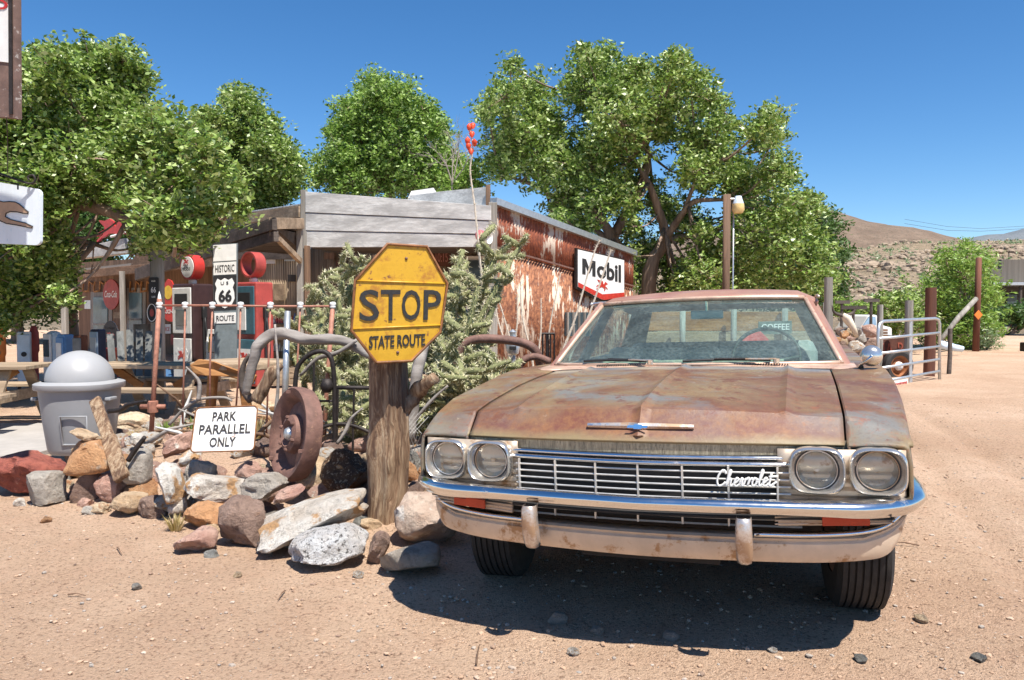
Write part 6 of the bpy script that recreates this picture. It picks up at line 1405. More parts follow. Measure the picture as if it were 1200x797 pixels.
# --- driftwood
def drift(label, pts, D, r, mat='drift', n=9, wob=.45, nm='driftwood', ct='driftwood'):
    P = cat_path([W(x, y, D+(p[0] if p else 0)) for x, y, *p in pts], 6); o = MB().tube(P, lerp_list(r, len(P)), n, wob=wob).build(nm, M[mat], smooth=True); return tag(o, label, ct)
drift('twisted grey driftwood arch behind the parking sign and wheel disc', [(288, 462), (296, 425), (305, 402), (328, 390), (352, 397), (380, 398), (405, 400), (425, 412), (445, 420)], 5.9, [.028, .04, .045, .04, .035, .03], n=12)
drift('thinner forked grey branch under the driftwood arch', [(352, 440), (372, 420), (398, 412), (418, 398)], 5.85, [.012, .018, .012])
drift('brown splintered driftwood stump standing right of the arch foot', [(300, 470), (312, 450), (320, 436), (330, 428)], 5.8, [.05, .05, .045, .02], 'wood_post', 11)
drift('white forked twig left of the parking sign', [(232, 470), (234, 450), (228, 440), (218, 430)], 6.1, [.016, .014, .01, .006], n=6)
drift('bent pale root lying above the parking sign', [(198, 498), (215, 480), (235, 468), (262, 466), (272, 470)], 6.2, [.012, .014, .012, .008], n=6)
drift('dark root curling up beside the driftwood arch', [(296, 470), (284, 452), (285, 430), (292, 415)], 6.1, [.03, .025, .015], 'wood_dark')
for (pts, lb) in (([(395, 520, 0), (405, 505), (412, 490), (425, 478)], 'pale stick poking up between the cactus and the post'), ([(430, 500, .5), (462, 470, .5), (500, 458, .5)], 'grey stick crossing behind the post at wheel height'), ([(480, 500, .3), (505, 470, .3), (525, 452, .3)], 'long grey stick right of the post above the mesh roll'), ([(485, 540, .2), (512, 500, .2), (530, 470, .2)], 'bleached bough slanting between the post and the headlight'), ([(318, 540, .1), (322, 500, .1), (326, 440, .1), (322, 380, .1)], 'straight thin white stake behind the wheel disc')):
    drift(lb, pts, 5.3, [.014, .012, .008], n=6, nm='stick', ct='stick')
a, b_ = W(337, 365, 6.6), W(333, 500, 6.4); tag(MB().tube([b_, a], .026, 10).build('metal_stake', M['galv'], smooth=True), 'grey metal pipe stake standing through the driftwood arch', 'stake')
# --- black iron frame (bedstead / wagon parts)
e = empty('iron_bedstead', (W(400, 500, 5.7).x, 5.7, .1), 'black wrought iron bedstead half buried in cactus behind the wheel disc', 'bedstead'); D = 5.75
MB().tube(cat_path([W(344, 520, D), W(346, 450, D), W(352, 425, D), W(372, 412, D), (W(388, 420, D)), W(392, 460, D), W(392, 540, D)], 6), .018, 8).build('frame', M['iron'], e, smooth=True)
MB().tube([W(388, 454, D), W(450, 455, D+.1)], .016, 8).build('rail', M['iron'], e, smooth=True)
MB().tube(cat_path([W(345, 520, D), W(380, 500, D), W(410, 498, D), W(445, 512, D)], 5), .014, 8).build('rail', M['iron'], e, smooth=True)
for x in (368, 396, 415): MB().tube([W(x, 425 if x < 390 else 456, D), W(x-2, 545, D)], .009, 6).build('bar', M['iron'], e)
MB().tube([W(352, 470, D), W(392, 470, D)], .009, 6).build('bar', M['iron'], e)
o = MB().lathe([(.0, -.05), (.03, -.05), (.05, 0), (.03, .05), (0, .05)], 12, Matrix.Translation(W(383, 452, D-.03))).build('knob', M['iron'], e, smooth=True)
# --- dark sprung iron by the bin
drift('curved dark iron spring blade lying right of the trash bin', [(128, 482, .4), (142, 480, .3), (152, 474, .2), (172, 470, .1)], 5.9, [.022, .02, .014], 'iron', 6, 0, 'leaf_spring', 'iron blade')
drift('bent dark iron bar in front of the grey slab', [(150, 540), (160, 525), (170, 512)], 5.25, [.018, .018, .014], 'iron', 8, 0, 'iron_bar', 'iron bar')
# --- mesh roll by the headlight
e = empty('wire_mesh', tuple(W(490, 520, 5.2)), 'crumpled roll of grey wire mesh between the sign post and the headlight', 'wire mesh'); mb = MB()
for k in range(8):
    x = 474+k*4.0
    mb.tube([W(x, 480+k*1.2, 5.2), W(x-18, 508, 5.12), W(x-8, 540, 5.15), W(x-24, 565, 5.25)], .0022, 4); mb.tube([W(x-26, 482+k, 5.22), W(x-8, 508, 5.14), W(x-22, 540, 5.17), W(x, 562, 5.27)], .0022, 4)
mb.build('strands', plain('mesh_grey', (.30, .29, .27), .7, .2), e)
# --- rusty tubular machine frames
e = empty('machine_frame', (W(580, 430, 6.6).x, 6.6, .0), 'rusty bent tube frame of an old machine behind the car fender', 'machine frame'); D = 6.6
MB().tube(cat_path([W(533, 470, D), W(535, 430, D), W(540, 408, D), W(552, 399, D), W(575, 397, D), W(610, 401, D), W(628, 412, D), W(634, 440, D+.1), W(636, 480, D+.1)], 6), .038, 12, wob=.08).build('tube', M['rust_dark'], e, smooth=True)
MB().tube(cat_path([W(605, 480, D-.3), W(607, 440, D-.3), W(612, 424, D-.3), W(626, 418, D-.3), W(645, 424, D-.3)], 6), .030, 12).build('tube', M['rust_dark'], e, smooth=True)
ring(MB(), W(557, 428, D+.2), .12, .012, Matrix.Rotation(R(80), 4, 'X')).build('steering_ring', M['iron'], e, smooth=True)
MB().tube([W(589, 423, D), W(589, 460, D)], .01, 6).build('rod', M['iron'], e)
e = empty('iron_grille', (W(642, 430, 7.6).x, 7.6, 0), 'narrow dark iron grille standing beside the windscreen pillar', 'grille'); D = 7.6
mb = MB()
for x in (636, 640.5, 645, 649.5): mb.tube([W(x, 391, D), W(x, 440, D)], .010, 6)
mb.tube([W(635, 391, D), W(650, 391, D)], .012, 6); mb.build('bars', M['iron'], e)
MB().beam(W(642, 392, D+.03), W(643, 470, D+.03), .02, .04, up=(0, 1, 0)).build('leg', M['iron'], e)
c_ = W(601, 405, 8.0); e = empty('hydrant', (c_.x, c_.y, 0), 'small grey metal standpipe head above the rusty tube frame', 'standpipe')
MB().lathe([(.03, 0), (.03, c_.z-.1), (.06, c_.z-.08), (.075, c_.z), (.05, c_.z+.06), (.03, c_.z+.10), (.04, c_.z+.14), (0, c_.z+.17)], 14).build('body', M['galv'], e, local=True, smooth=40)
MB().box((-.0, -.06, c_.z-.02), (.07, .04, .04)).build('spout', M['black'], e, local=True, bevel=.008)
# --- picnic tables
def picnic(cx_, cy_, rz, L, label, h=.75):
    e = empty('picnic_table', (cx_, cy_, gz(cx_, cy_)), label, 'picnic table', rz=rz)
    o = MB()
    for k in range(5): o.box((0, -.30+.15*k, h-.02), (L, .14, .04))
    o.build('tabletop', M['wood_tan'], e, local=True, bevel=.004)
    for s_ in (-1, 1):
        o = MB(); o.box((0, s_*.62, .45), (L, .13, .04)); o.box((0, s_*.77, .45), (L, .13, .04)); o.build('bench', M['wood_tan'], e, local=True, bevel=.004)
        x = s_*L*.36
        for t in (-1, 1): MB().beam((x, t*.22, h-.05), (x, t*.66, 0), .04, .12, up=(1, 0, 0)).build('leg', M['wood_tan'], e, local=True, bevel=.004)
        MB().beam((x+.045, -.80, .40), (x+.045, .80, .40), .04, .12).build('crosspiece', M['wood_tan'], e, local=True, bevel=.004)
        MB().beam((x+.0, 0, h-.06), (x-s_*.35, 0, .42), .04, .09).build('brace', M['wood_orange'], e, local=True, bevel=.004)
    return e
a = W(0, 424, 8.6); picnic(a.x+.05-.75, 8.75, R(4), 2.1, 'tan wooden picnic table at the left edge beside the trash bin', h=.74)
a = W(185, 421, 9.3); picnic(a.x, 9.3, R(-6), 1.55, 'tan wooden picnic table right of the trash bin below the fuel pumps', h=.70)
a = W(80, 418, 12.0); picnic(a.x-1.5, 11.0, R(2), 1.8, 'shaded picnic table standing farther back at the far left', h=.74)
# --- slab table
e = empty('slab_table', (W(262, 440, 7.6).x, 7.6, gz(-2.8, 7.6)), 'rough live-edge orange slab table behind the parking sign', 'table')
P = [W(222, 428, 7.3), W(240, 421, 7.6), W(262, 420, 7.9), W(292, 424, 7.9), W(345, 428, 7.8), W(335, 437, 7.3), W(296, 440, 7.1), W(262, 433, 7.0), W(238, 434, 7.1)]
P = [Vector((p.x, p.y, .80+.02*(i % 2))) for i, p in enumerate(P)]
MB().prism(P, Vector((0, 0, -.07))).build('slab', M['wood_tan'], e, bevel=.015)
pr_ = [W(222, 428, 7.05), W(232, 421, 7.05), W(250, 424, 7.0), W(272, 432, 6.98), W(300, 440, 7.0), W(296, 450, 7.0), W(268, 442, 7.0), W(240, 440, 7.0), W(226, 438, 7.05)]
MB().prism(pr_, Vector((0, .05, 0))).build('bark_edge', M['wood_orange'], e, bevel=.012)
for x0, x1, y1 in ((250, 246, 474), (284, 290, 468)): MB().beam(W(x0, 436, 7.2), W(x1, y1+14, 7.25), .07, .10, up=(0, 1, 0)).build('leg', M['wood_orange'], e, bevel=.01)
# --- garden chair
M['chair_grey'] = wood('chair_grey', (.08, .085, .08), (.2, .2, .19), 'z')
e = empty('garden_chair', (W(158, 445, 10.2).x, 10.2, gz(-5, 10)), 'weathered grey slatted garden chair between the bin and the picnic table', 'chair', rz=R(25))
mb = MB()
for k in range(6): mb.beam((-.25+.10*k, .22, .36), (-.30+.12*k, .55, 1.02+.06*math.sin(k*math.pi/5)), .085, .02, up=(0, -1, .4))
mb.build('backrest', M['chair_grey'], e, local=True); mb = MB()
for k in range(5): mb.beam((-.27, -.25+.1*k, .40-.02*k), (.27, -.25+.1*k, .40-.02*k), .085, .02)
mb.build('seat', M['chair_grey'], e, local=True)
for s_ in (-1, 1):
    MB().beam((s_*.34, -.38, .60), (s_*.34, .40, .58), .11, .022).build('armrest', M['chair_grey'], e, local=True)
    MB().beam((s_*.30, -.30, 0), (s_*.30, -.30, .59), .09, .03, up=(0, 1, 0)).build('leg', M['wood_grey_z'], e, local=True)
    MB().beam((s_*.29, -.32, .34), (s_*.29, .62, .02), .03, .10).build('leg', M['wood_grey_z'], e, local=True)
# --- lamp post behind the car
D = 17.5; t = W(852, 228, D); e = empty('lamp_post', (t.x, t.y, 0), 'brown wooden pole with a white and amber yard lamp behind the car roof', 'lamp post')
MB().tube([(t.x, t.y, -.2), (t.x, t.y, 2), t], .085, 14, wob=.1).build('pole', M['wood_brown'], e, smooth=True)
MB().tube([(t.x+.15, t.y, 0), (t.x+.15, t.y, t.z-.2)], .018, 8).build('conduit', M['galv'], e, smooth=True)
MB().tube([t+Vector((0, 0, -.10)), t+Vector((.16, -.02, -.10))], .025, 8).build('arm', M['galv'], e)
c_ = W(865, 240, D-.05); MB().lathe([(.0, .20), (.07, .19), (.09, .12), (.12, .04), (.12, .0)], 18, Matrix.Translation(c_)).build('lamp_cap', plain('lamp_blue', (.62, .72, .85), .3), e, smooth=40)
MB().lathe([(.13, .02), (.14, -.12), (.10, -.19), (.0, -.2)], 18, Matrix.Translation(c_)).build('lamp_glass', plain('lamp_amber', (.72, .52, .22), .25), e, smooth=40)
# --- cattle gate and its posts
D0, D1 = 12.6, 14.3
def gp(u, y0, y1): # u along the gate
    x = 1029+(1101-1029)*u; Dd = 1/((1-u)/D0+u/D1); return W(x, y0*(1-u)+y1*u, Dd)
e = empty('cattle_gate', (gp(.5, 440, 440).x, gp(.5, 440, 440).y, 0), 'galvanised tubular cattle gate standing behind the car mirror', 'gate')
rails = [(377, 373), (397, 390), (414.5, 406), (432, 421), (448, 435), (459, 447)]
corner = [gp(0, 459, 447), gp(0, 390, 384), gp(.02, 380, 375), gp(.08, 377, 373), gp(.5, 377, 373), gp(.93, 377, 373), gp(.98, 379, 374.5), gp(1, 384, 379), gp(1, 459, 447)]
MB().tube(corner, .027, 10).build('frame', M['galv'], e, smooth=True)
for a_, b_ in rails[1:]: MB().tube([gp(0, a_, b_), gp(1, a_, b_)], .023, 10).build('rail', M['galv'], e, smooth=True)
MB().beam(gp(.53, 377, 373), gp(.53, 459, 447), .05, .02, up=(0, 1, 0)).build('upright', M['galv'], e)
q = [gp(.20, 457, 444)+Vector((0, -.04, 0)), gp(.47, 456, 443)+Vector((0, -.04, 0)), gp(.47, 449.5, 437)+Vector((0, -.04, 0)), gp(.20, 449.5, 437.5)+Vector((0, -.04, 0))]
sg = empty('tyre_sign', tuple((q[0]+q[1])/2), 'small white plate with red tyre-brand lettering wired low on the cattle gate', 'sign'); MB().prism([p-Vector((0, .0, 0)) for p in q], Vector((0, .015, 0))).build('plate', M['white'], sg)
text_on(MB(), 'Firestone', q, .08, .2, .92, .8, .004, .004, bold=.01).build('lettering', M['red'], sg)
q = [gp(-.12, 474, 446), gp(.58, 462, 449)]
tag(MB().tube([W(1032, 462, 12.2), W(1060, 455, 12.9), W(1092, 449, 13.8)], .02, 8).build('loose_pipe', M['galv'], smooth=True), 'loose grey pipe lying on the ground under the cattle gate', 'pipe')
def pst(x0, x1, yt, yb, D, mat, label, nm='wooden_post'):
    a = W((x0+x1)/2, yt, D); r = (x1-x0)/2/F*D; b_ = Vector((a.x-.01, a.y, -.1)); o = MB().tube([b_, b_.lerp(a, .5)+Vector((.01, 0, 0)), a], [r*1.05, r, r*.97], 14, wob=.15).build(nm, M[mat], smooth=50); return tag(o, label, 'post')
pst(1028, 1035, 357, 0, 14.9, 'wood_grey_z', 'thin grey post at the left end of the cattle gate')
pst(1061, 1070, 352, 0, 15.2, 'wood_grey_z', 'stout grey-brown post behind the middle of the cattle gate')
pst(1085, 1097, 337, 0, 15.0, 'wood_red', 'thick red-brown post behind the right end of the cattle gate')
pst(966, 976, 325, 0, 14.2, 'wood_grey_z', 'tall grey post just beyond the car roof corner')
pst(1111, 1116, 385, 0, 15.4, 'wood_dark', 'short dark stake right behind the cattle gate')
# tall marker post
tp_ = W(1147, 302, 23.9); e = empty('tall_post', (tp_.x, tp_.y, 0), 'tall thin red-brown post with an orange diamond marker', 'post')
MB().tube([(tp_.x-.03, tp_.y, -.1), (tp_.x-.01, tp_.y, 1.6), tp_], [.10, .09, .085], 12, wob=.1).build('pole', M['wood_red'], e, smooth=True)
c_ = W(1146.5, 369, 23.75); q = [c_+Vector((-.13, 0, -.15)), c_+Vector((.13, 0, -.15)), c_+Vector((.13, 0, .15)), c_+Vector((-.13, 0, .15))]
poly_on(MB(), [(.5, 0), (1.0, .5), (.5, 1), (.0, .5)], q).build('marker', M['orange'], e)
tag(MB().tube([W(1101, 400, 23), W(1123, 372, 23.4), W(1144, 350, 23.8)], .07, 10, wob=.2).build('brace_log', M['wood_grey_z'], smooth=True), 'grey log leaning as a brace against the tall red-brown post', 'log')
# rusty panel, wheel, skull and signboards behind the gate
q = [W(1000, 432, 15.6), W(1062, 428, 15.6), W(1062, 394, 15.6), W(996, 396, 15.6)]
e = empty('rusty_panel', tuple(q[0]), 'dark rusty sheet panel with faded red letters behind the cattle gate', 'panel')
MB().prism([Vector((q[0].x, q[0].y, -.05)), Vector((q[1].x, q[1].y, -.05)), q[2], q[3]], Vector((0, .04, 0))).build('sheet', plain('rust_panel', (.10, .035, .022), .8, 0, .4, 5), e)
text_on(MB(), 'AQUA B', q, .12, .2, .95, .8, .006, .004).build('lettering', plain('faded_red', (.30, .07, .04), .8), e)
c_ = W(1052, 429, 14.6); e = empty('spare_wheel', (c_.x, c_.y, c_.z-.33), 'old wheel with rust-brown rim and white hub leaning behind the cattle gate', 'wheel')
Mx = Matrix.Translation(c_) @ Matrix.Rotation(R(90), 4, 'X') @ Matrix.Rotation(R(12), 4, 'Y')
MB().lathe([(.19, -.07), (.26, -.08), (.30, -.05), (.31, 0), (.30, .05), (.26, .08), (.20, .07)], 40, Mx).build('tyre', M['rubber'], e, smooth=40)
MB().lathe([(.05, .02), (.10, .02), (.15, .0), (.18, .06), (.205, .07), (.21, .0), (.19, -.05), (.0, -.03)], 32, Mx).build('rim', plain('rim_orange', (.25, .09, .03), .6, .1, .4, 12), e, smooth=40)
MB().lathe([(.085, .01), (.08, .05), (.05, .08), (.0, .09)], 24, Mx).build('hub_cap', M['white'], e, smooth=True)
e = empty('cow_skull', tuple(W(995, 385, 13.5)), 'bleached animal skull with horns resting on the rubble beyond the car', 'skull'); c_ = W(994, 380, 13.5)
MB().tube([c_+Vector((-.10, 0, .16)), c_+Vector((-.02, -.02, .10)), c_+Vector((.06, -.04, -.05)), c_+Vector((.14, -.05, -.22))], [.04, .075, .055, .03], 12, wob=.4).build('skull', plain('bone', (.62, .54, .42), .8, 0, .15, 20), e, smooth=True)
for s_ in (-1, 1): MB().tube(cat_path([c_+Vector((-.08, 0, .14)), c_+Vector((-.08+s_*.16, 0, .2)), c_+Vector((-.08+s_*.22, -.03, .33))], 5), lerp_list([.035, .025, .006], 11), 8).build('horn', M['wood_dark'], e, smooth=True)
for i in range(16):
    px, py, D = rng.uniform(978, 1026), rng.uniform(385, 408), rng.uniform(13.2, 14.5); a = W(px, py, D); s_ = rng.uniform(.10, .24)
    o = bpy.data.objects.new('rubble_stone', pm[list(pm)[i % len(pm)]]); COL.objects.link(o); o.scale = (s_*1.3, s_, s_); o.location = a; o.rotation_euler = (0, 0, i); tag(o, 'pale rubble stone heaped beyond the right side of the car', 'stone', 'rubble stones beyond the car')
rbk = MB().prism([W(975, 396, 14.2), W(1028, 396, 14.2), Vector((W(1028, 396, 14.2).x, 14.2, -.1)), Vector((W(975, 396, 14.2).x, 14.2, -.1))], Vector((0, .5, 0))).build('low_wall', ROCK['brown'], bevel=.05); tag(rbk, 'low rough stone wall under the pale skull and rubble', 'wall')
for (x0, x1, y0, y1, lb) in ((979, 996, 352, 356, 'small dark board sign at the left end of the row above the rubble'), (986, 1016, 358.5, 362.5, 'longest dark board sign in the row above the rubble'), (1013, 1031, 350, 354, 'small dark board sign at the right end of the row above the rubble')):
    q = [W(x0, y1, 16), W(x1, y1, 16), W(x1, y0, 16), W(x0, y0, 16)]; e = empty('board_sign', (q[0].x, q[0].y, 0), lb, 'sign'); MB().prism(q, Vector((0, .03, 0))).build('board', M['wood_dark'], e)
    mx_ = (q[0]+q[1])/2; MB().tube([Vector((mx_.x, 16.04, 0)), mx_+Vector((0, .04, .02))], .03, 6).build('stake', M['wood_dark'], e)
e = empty('old_truck', (W(1022, 380, 19).x, 19, 0), 'pale old vehicle cab with a blue-tinted windscreen half hidden behind the rubble', 'truck')
q = [W(1006, 400, 19), W(1046, 400, 19), W(1046, 384, 19), W(1036, 382, 19), (W(1028, 369, 19)), W(1018, 369, 19), W(1010, 384, 19)]
MB().prism(q, Vector((0, 1.5, 0))).build('cab', M['white'], e, bevel=.05)
MB().prism([W(1011, 383, 18.95), W(1027, 381, 18.95), W(1026, 371, 18.95), W(1019, 371, 18.95)], Vector((0, .05, 0))).build('windscreen', plain('blue_glass', (.25, .4, .55), .1), e)
for k in range(4): MB().beam(W(1012, 387+3.2*k, 18.9), W(1040, 387+3.2*k, 18.9), .03, .05).build('slat', M['wood_brown_x'], e)
for x in (1014, 1040):
    c_ = W(x, 408, 19); MB().lathe([(0, -.1), (.33, -.1), (.35, 0), (.33, .1), (0, .1)], 24, Matrix.Translation((c_.x, 19.0, .34)) @ Matrix.Rotation(R(90), 4, 'X')).build('wheel', M['rubber'], e, smooth=40)
drift('long bleached pale-blue log lying in the shade beyond the cattle gate', [(1101, 404), (1112, 406), (1128, 409)], 21.5, [.10, .12, .08], 'pale_blue', 8, .3)
# --- fence wall with COFFEE board seen through the car
e = empty('plank_wall', (W(850, 395, 16).x, 16.2, 0), 'low red-brown plank wall seen through the car windows', 'wall')
a, b_ = W(735, 372, 16.4), W(972, 366, 16.0)
for k in range(3):
    z0, z1 = .02+.42*k, .42+.42*k; MB().prism([Vector((a.x, a.y, z0)), Vector((b_.x, b_.y, z0)), Vector((b_.x, b_.y, z1)), Vector((a.x, a.y, z1))], Vector((0, .05, 0))).build('plank', M[('wood_tan', 'wood_tan', 'wood_orange')[k]], e, bevel=.01)
for x in (740, 800, 860, 920, 968): p = W(x, 366, 15.95); MB().tube([(p.x, 15.95, 0), (p.x, 15.95, 1.45)], .06, 10).build('post', M['wood_grey_z'], e, smooth=True)
q = [W(889, 392, 15.0), W(928, 391, 15.0), W(928, 376, 15.0), W(889, 377, 15.0)]
e = empty('coffee_sign', tuple(q[0]), 'dark board reading COFFEE seen through the rear window of the car', 'sign'); MB().prism([q[0], q[1], q[2], q[3]], Vector((0, .03, 0))).build('board', plain('sage', (.12, .15, .13), .8), e)
text_on(MB(), 'COFFEE', q, .08, .30, .92, .80, .004, .004, bold=.02).build('lettering', M['white'], e)
for x in (893, 924): p = W(x, 392, 15.03); MB().tube([(p.x, 15.05, 0), (p.x, 15.05, p.z+.05)], .025, 6).build('stake', M['wood_dark'], e)
c_ = W(884, 405, 10.5); r = .21; e = empty('octagonal_sign', tuple(c_-Vector((0, 0, r))), 'small faded red octagonal sign seen through the car windows', 'sign')
MB().prism([c_+Vector((r*math.cos(R(22.5+45*k)), 0, r*math.sin(R(22.5+45*k)))) for k in range(8)], Vector((0, .01, 0))).build('plate', plain('stop_red', (.6, .10, .09), .5), e)
MB().tube([Vector((c_.x, 10.53, 0)), c_+Vector((0, .03, .1))], .025, 8).build('stake', M['galv'], e)
# --- far wooden building on the right
e = empty('wooden_building', (W(1230, 380, 48).x, 48, 0), 'dark false-fronted wooden building at the far right edge', 'building'); D = 48
def bx_(x0, x1, y0, y1, D, dp, mat, nm): 
    a, b_ = W(x0, y1, D), W(x1, y0, D); return MB().box(((a.x+b_.x)/2, D+dp/2, (a.z+b_.z)/2), (b_.x-a.x, dp, b_.z-a.z)).build(nm, M[mat], e, bevel=.02)
M['far_wood'] = wood('far_wood', (.10, .085, .07), (.20, .17, .14), 'z', scale=.12)
bx_(1173, 1290, 304, 331, D, .4, 'far_wood', 'false_front'); bx_(1160, 1174, 315, 331, D+.02, .4, 'far_wood', 'false_front')
bx_(1158, 1290, 331, 334.5, D-2.4, 2.4, 'galv', 'awning'); bx_(1166, 1290, 331, 385, D+.6, 6, 'wood_dark', 'wall')
for x in (1160, 1196, 1240): 
    p = W(x, 334, D-2.2); MB().tube([(p.x, p.y, -.2), p], .09, 8).build('awning_post', M['wood_dark'], e)
for x in (1180, 1215): bx_(x, x+12, 345, 372, D+.5, .15, 'window_dark', 'window')
a = W(1200, 409, 24); e = empty('iron_trough', (a.x+.2, 24, 0), 'low black iron trough cut off by the right edge of the photo', 'trough')
MB().box((.25, 0, .16), (.9, .45, .28)).build('tub', M['iron'], e, local=True, bevel=.03)
for sx in (-.1, .6): MB().box((sx, 0, .02), (.08, .4, .06)).build('foot', M['iron'], e, local=True)
tag(MB().tube([W(1060, 262, 75), W(1110, 270, 75), W(1150, 271, 75), W(1200, 268, 75), W(1290, 258, 75)], .016, 5).build('power_line', M['black']), 'thin dark overhead wire crossing the hills at the right', 'wire')
tag(MB().tube([W(1060, 257, 75), W(1110, 265.5, 75), W(1150, 268, 75), W(1200, 265, 75), W(1290, 252, 75)], .014, 5).build('power_line', M['black']), 'upper thin overhead wire just above the lower one over the hills', 'wire')
# --- hanging signs at the left edge
D = 5.2; e = empty('hanging_sign', tuple(W(8, 287, D)), 'white rounded sign with a running greyhound, hanging at the left edge', 'sign')
q = [W(-62, 283, D+.25), W(47, 287.5, D), W(47.5, 222, D), W(-62, 203, D+.25)]; n = qnorm(q)
MB().prism([qmap(q, a, b) for a, b in roundrect(.05, 5, 1.7)], -n*.02).build('board', plain('sign_bluewhite', (.70, .76, .80), .4, 0, .08, 3, 0, stretch=(4, 4, .8), dirt=((.30, .50, .62), .62)), e)
def sq(px, py):
    u = (px+62)/109; t = 203+u*19; bo = 283+u*4.5; return (u, (bo-py)/(bo-t))
dog = [sq(*p) for p in ((-58, 246), (-50, 238), (-35, 231), (-18, 231), (-4, 235), (6, 237), (13, 236.5), (19, 237), (24, 239.5), (29, 244), (34.5, 248.5), (33.5, 250.5), (28, 250), (21, 248.5), (14, 248), (9, 250), (8, 254), (14, 257.5), (22, 259.5), (31, 261.5), (39.5, 265.5), (38, 267.5), (29, 265.5), (19, 263.5), (9, 262), (0, 258), (-10, 252), (-22, 250), (-32, 254), (-40, 262), (-52, 268), (-60, 268), (-50, 262), (-44, 254), (-50, 250))]
poly_on(MB(), dog, q, .002, .004).build('dog', plain('dog_tan', (.42, .27, .17), .6), e)
mb = MB(); P = [qmap(q, a, b)+n*.006 for a, b in dog]; mb.tube(P+[P[0]], .0035, 4, cap=False); mb.build('outline', M['ink'], e)
sb = MB().tube(cat_path([W(-80, 178, D+.3), W(-20, 196, D+.1), W(10, 207, D), W(34, 215, D), W(41, 212, D), W(39, 205.5, D), W(33, 207, D), W(34, 211, D)], 6), .007, 8).build('bracket', M['iron'], e, smooth=True)
MB().tube([W(-80, 188, D+.3), W(0, 211, D), W(22, 216, D)], .005, 6).build('bracket', M['iron'], sb, smooth=True)
MB().tube([W(21, 215, D), W(21, 222, D-.01)], .005, 6).build('hook', M['iron'], sb); MB().tube([W(-45, 198, D+.2), W(-45, 207, D+.2)], .005, 6).build('hook', M['iron'], sb)
D = 4.6; e = empty('vertical_sign', tuple(W(4, 138, D)), 'tall narrow peeling board with a red letter D at the top left corner', 'sign')
q = [W(-40, 134, D+.1), W(17, 138, D), W(16, -40, D), W(-40, -50, D+.1)]; n = qnorm(q)
MB().prism(q, -n*.05).build('frame', plain('peeling_brown', (.16, .10, .08), .8, 0, .4, 8, .002, dirt=((.6, .55, .5), .6)), e)
for v0, v1, mt in ((.36, .74, 'white'), (.79, 1.0, 'wood_tan')):
    poly_on(MB(), [(.05, v0), (.90, v0), (.90, v1), (.05, v1)], q, .002, .004).build('plate', M[mt], e)
text_on(MB(), 'ED', q, .40, .70, .90, .765, .007, .003, bold=.02).build('lettering', M['red'], e)
MB().beam(qmap(q, .95, .02)+n*.006, qmap(q, .95, .98)+n*.006, .02, .012, up=(0, 1, 0)).build('edge_strip', M['iron'], e)
MB().tube([W(8, 138, D+.03), W(9, 170, D+.2), W(9, 203, 5.2)], .003, 4).build('chain', M['iron'], e)
p = W(-95, 200, 5.1); tag(MB().tube([(p.x, p.y, -.1), (p.x, p.y, 3.4)], .09, 12, wob=.1).build('sign_mast', M['wood_grey_z'], smooth=True), 'wooden mast just outside the left edge carrying the hanging signs', 'mast')
MB().tube([W(-95, -60, 4.9), W(20, -50, 4.65)], .03, 8).build('top_arm', M['iron'], e)
# --- red winged-horse sign on its plank over the left canopy
pl2 = vplane(96, 290, 17.8, 146, 282, 16.8); q = onp(pl2, [(95, 303), (146, 297), (146, 279), (94, 290)])
e = empty('roof_plank', tuple(q[0]), 'grey plank jutting above the left canopy of the store', 'plank'); MB().prism(q, Vector((0, .25, 0))).build('plank', M['wood_grey'], e, bevel=.01)
MB().beam(qmap(q, 1, .4)+Vector((0, .2, 0)), qmap(q, 1, .3)+Vector((1.4, .9, .05)), .3, .3).build('plank', M['wood_dark'], e)
q = onp(pl2, [(112, 285), (148, 280), (148, 254), (112, 257)]); e = empty('winged_horse_sign', tuple(q[0]), 'red winged-horse cutout standing on the grey plank above the store', 'sign')
n = qnorm(q); MB().prism([qmap(q, a, b) for a, b in PEG], -n*.05).build('cutout', M['red'], e)
MB().tube([qmap(q, .55, .18)+n*.02, qmap(q, .78, .22)+n*.02, qmap(q, 1.02, .34)+n*.02], .03, 6).build('white_edge', M['white_clean'], e)
# litter
p = G(584, 664); tag(MB().box((p.x, p.y, gz(p.x, p.y)+.015), (.028, .02, .028), rz=.4).build('litter', M['white_clean'], bevel=.004), 'tiny white scrap of litter in the shadow beside the front wheel', 'litter')

# dry weeds and twigs lying about on the open sand
for i, (px, py) in enumerate([(140, 648), (330, 700), (1110, 560), (1150, 620), (985, 600), (90, 700), (560, 770), (1060, 640)]):
    p = G(px, py); a_ = rng.uniform(0, 6.28); d = Vector((math.cos(a_), math.sin(a_), 0))*rng.uniform(.03, .09); mb = MB().tube([Vector((p.x, p.y, gz(p.x, p.y)+.012))-d, Vector((p.x, p.y, gz(p.x, p.y)+.02)), Vector((p.x, p.y, gz(p.x, p.y)+.010))+d], [.004, .003, .002], 5)
    tag(mb.build('twig', M['wood_brown']), 'thin dry twig lying on the open sand', 'twig', 'dry twigs lying on the sand')

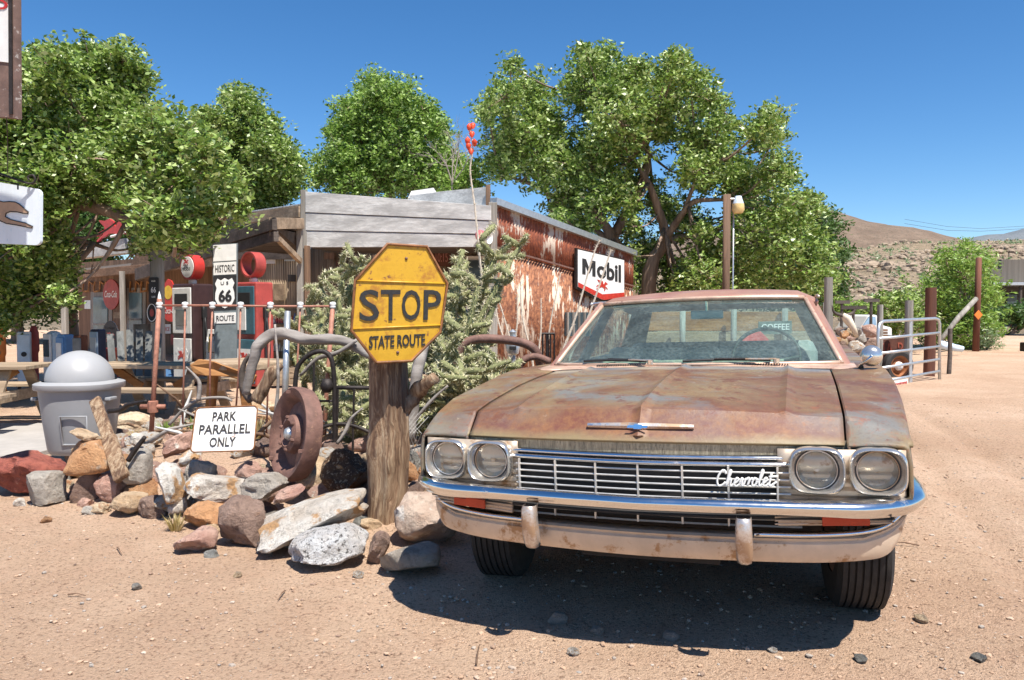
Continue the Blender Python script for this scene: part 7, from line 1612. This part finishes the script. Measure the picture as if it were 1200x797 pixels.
# sticks and brush dumped behind the border stones
for i in range(26):
    px, Dd = rng.uniform(150, 420), rng.uniform(5.8, 7.6); a = W(px, 480, Dd); a.z = gz(a.x, a.y)+.05; d = Vector((rng.normal(), rng.normal()*.5, rng.uniform(.05, .6))).normalized()*rng.uniform(.2, .55)
    m_ = ['drift', 'wood_brown', 'wood_grey', 'wood_post'][i % 4]
    o = MB().tube([a, a+d*.5+Vector((0, 0, .04)), a+d], [.018, .014, .006], 6, wob=.5).build('stick', M[m_], smooth=True); tag(o, 'loose dead stick dumped among the stones behind the border', 'stick', 'sticks dumped behind the border stones')
for i, (px, py, D, h, sp, lb) in enumerate([(195, 480, 6.7, .16, .10, 'green-yellow tussock beside the first pipe upright'), (225, 476, 6.9, .16, .12, 'green-yellow tussock above the left corner of the parking sign'), (300, 480, 6.6, .2, .1, 'dry tussock at the foot of the driftwood arch'), (160, 500, 6.3, .14, .08, 'dry tussock right of the trash bin')]): grass(px, py, 120, h, sp, lb, D, 'willow' if i < 2 else 'dry')
# ================================================================== camera, world, light
cam = bpy.data.cameras.new('camera'); co = bpy.data.objects.new('camera', cam); COL.objects.link(co)
cam.sensor_width = 36; cam.lens = F/1200*36; cam.clip_end = 6000; cam.clip_start = .05
co.location = CAM; co.rotation_euler = (math.pi/2-PIT, 0, 0); SC.camera = co
w = bpy.data.worlds.new('World'); SC.world = w; w.use_nodes = True; nt = w.node_tree
bg = nt.nodes['Background']; sk = N(nt, 'ShaderNodeTexSky', sky_type='NISHITA')
S = Vector((.262, -.42, 1.0)).normalized()
el = math.asin(S.z); az = math.atan2(S.x, S.y)
sk.sun_disc = False; sk.sun_elevation = el; sk.sun_rotation = az; sk.altitude = 1400; sk.air_density = 1.0; sk.dust_density = .25; sk.ozone_density = 4.0
hs = N(nt, 'ShaderNodeHueSaturation'); hs.inputs['Saturation'].default_value = 1.24; nt.links.new(sk.outputs[0], hs.inputs['Color']); nt.links.new(hs.outputs[0], bg.inputs[0]); bg.inputs[1].default_value = .092
sun = bpy.data.lights.new('sun', 'SUN'); sun.energy = 4.9; sun.angle = R(.53); sun.color = (1, .95, .87)
so = bpy.data.objects.new('sun', sun); COL.objects.link(so); so.rotation_euler = S.to_track_quat('Z', 'Y').to_euler()
SC.view_settings.view_transform = 'Standard'; SC.view_settings.look = 'None'; SC.view_settings.gamma = 1; SC.view_settings.exposure = .80
SC.cycles.max_bounces = 6; SC.cycles.diffuse_bounces = 3; SC.cycles.transparent_max_bounces = 12
for o in bpy.data.objects:
    if o.parent is None and o.type in ('MESH', 'EMPTY') and 'kind' not in o: o['kind'] = 'thing'
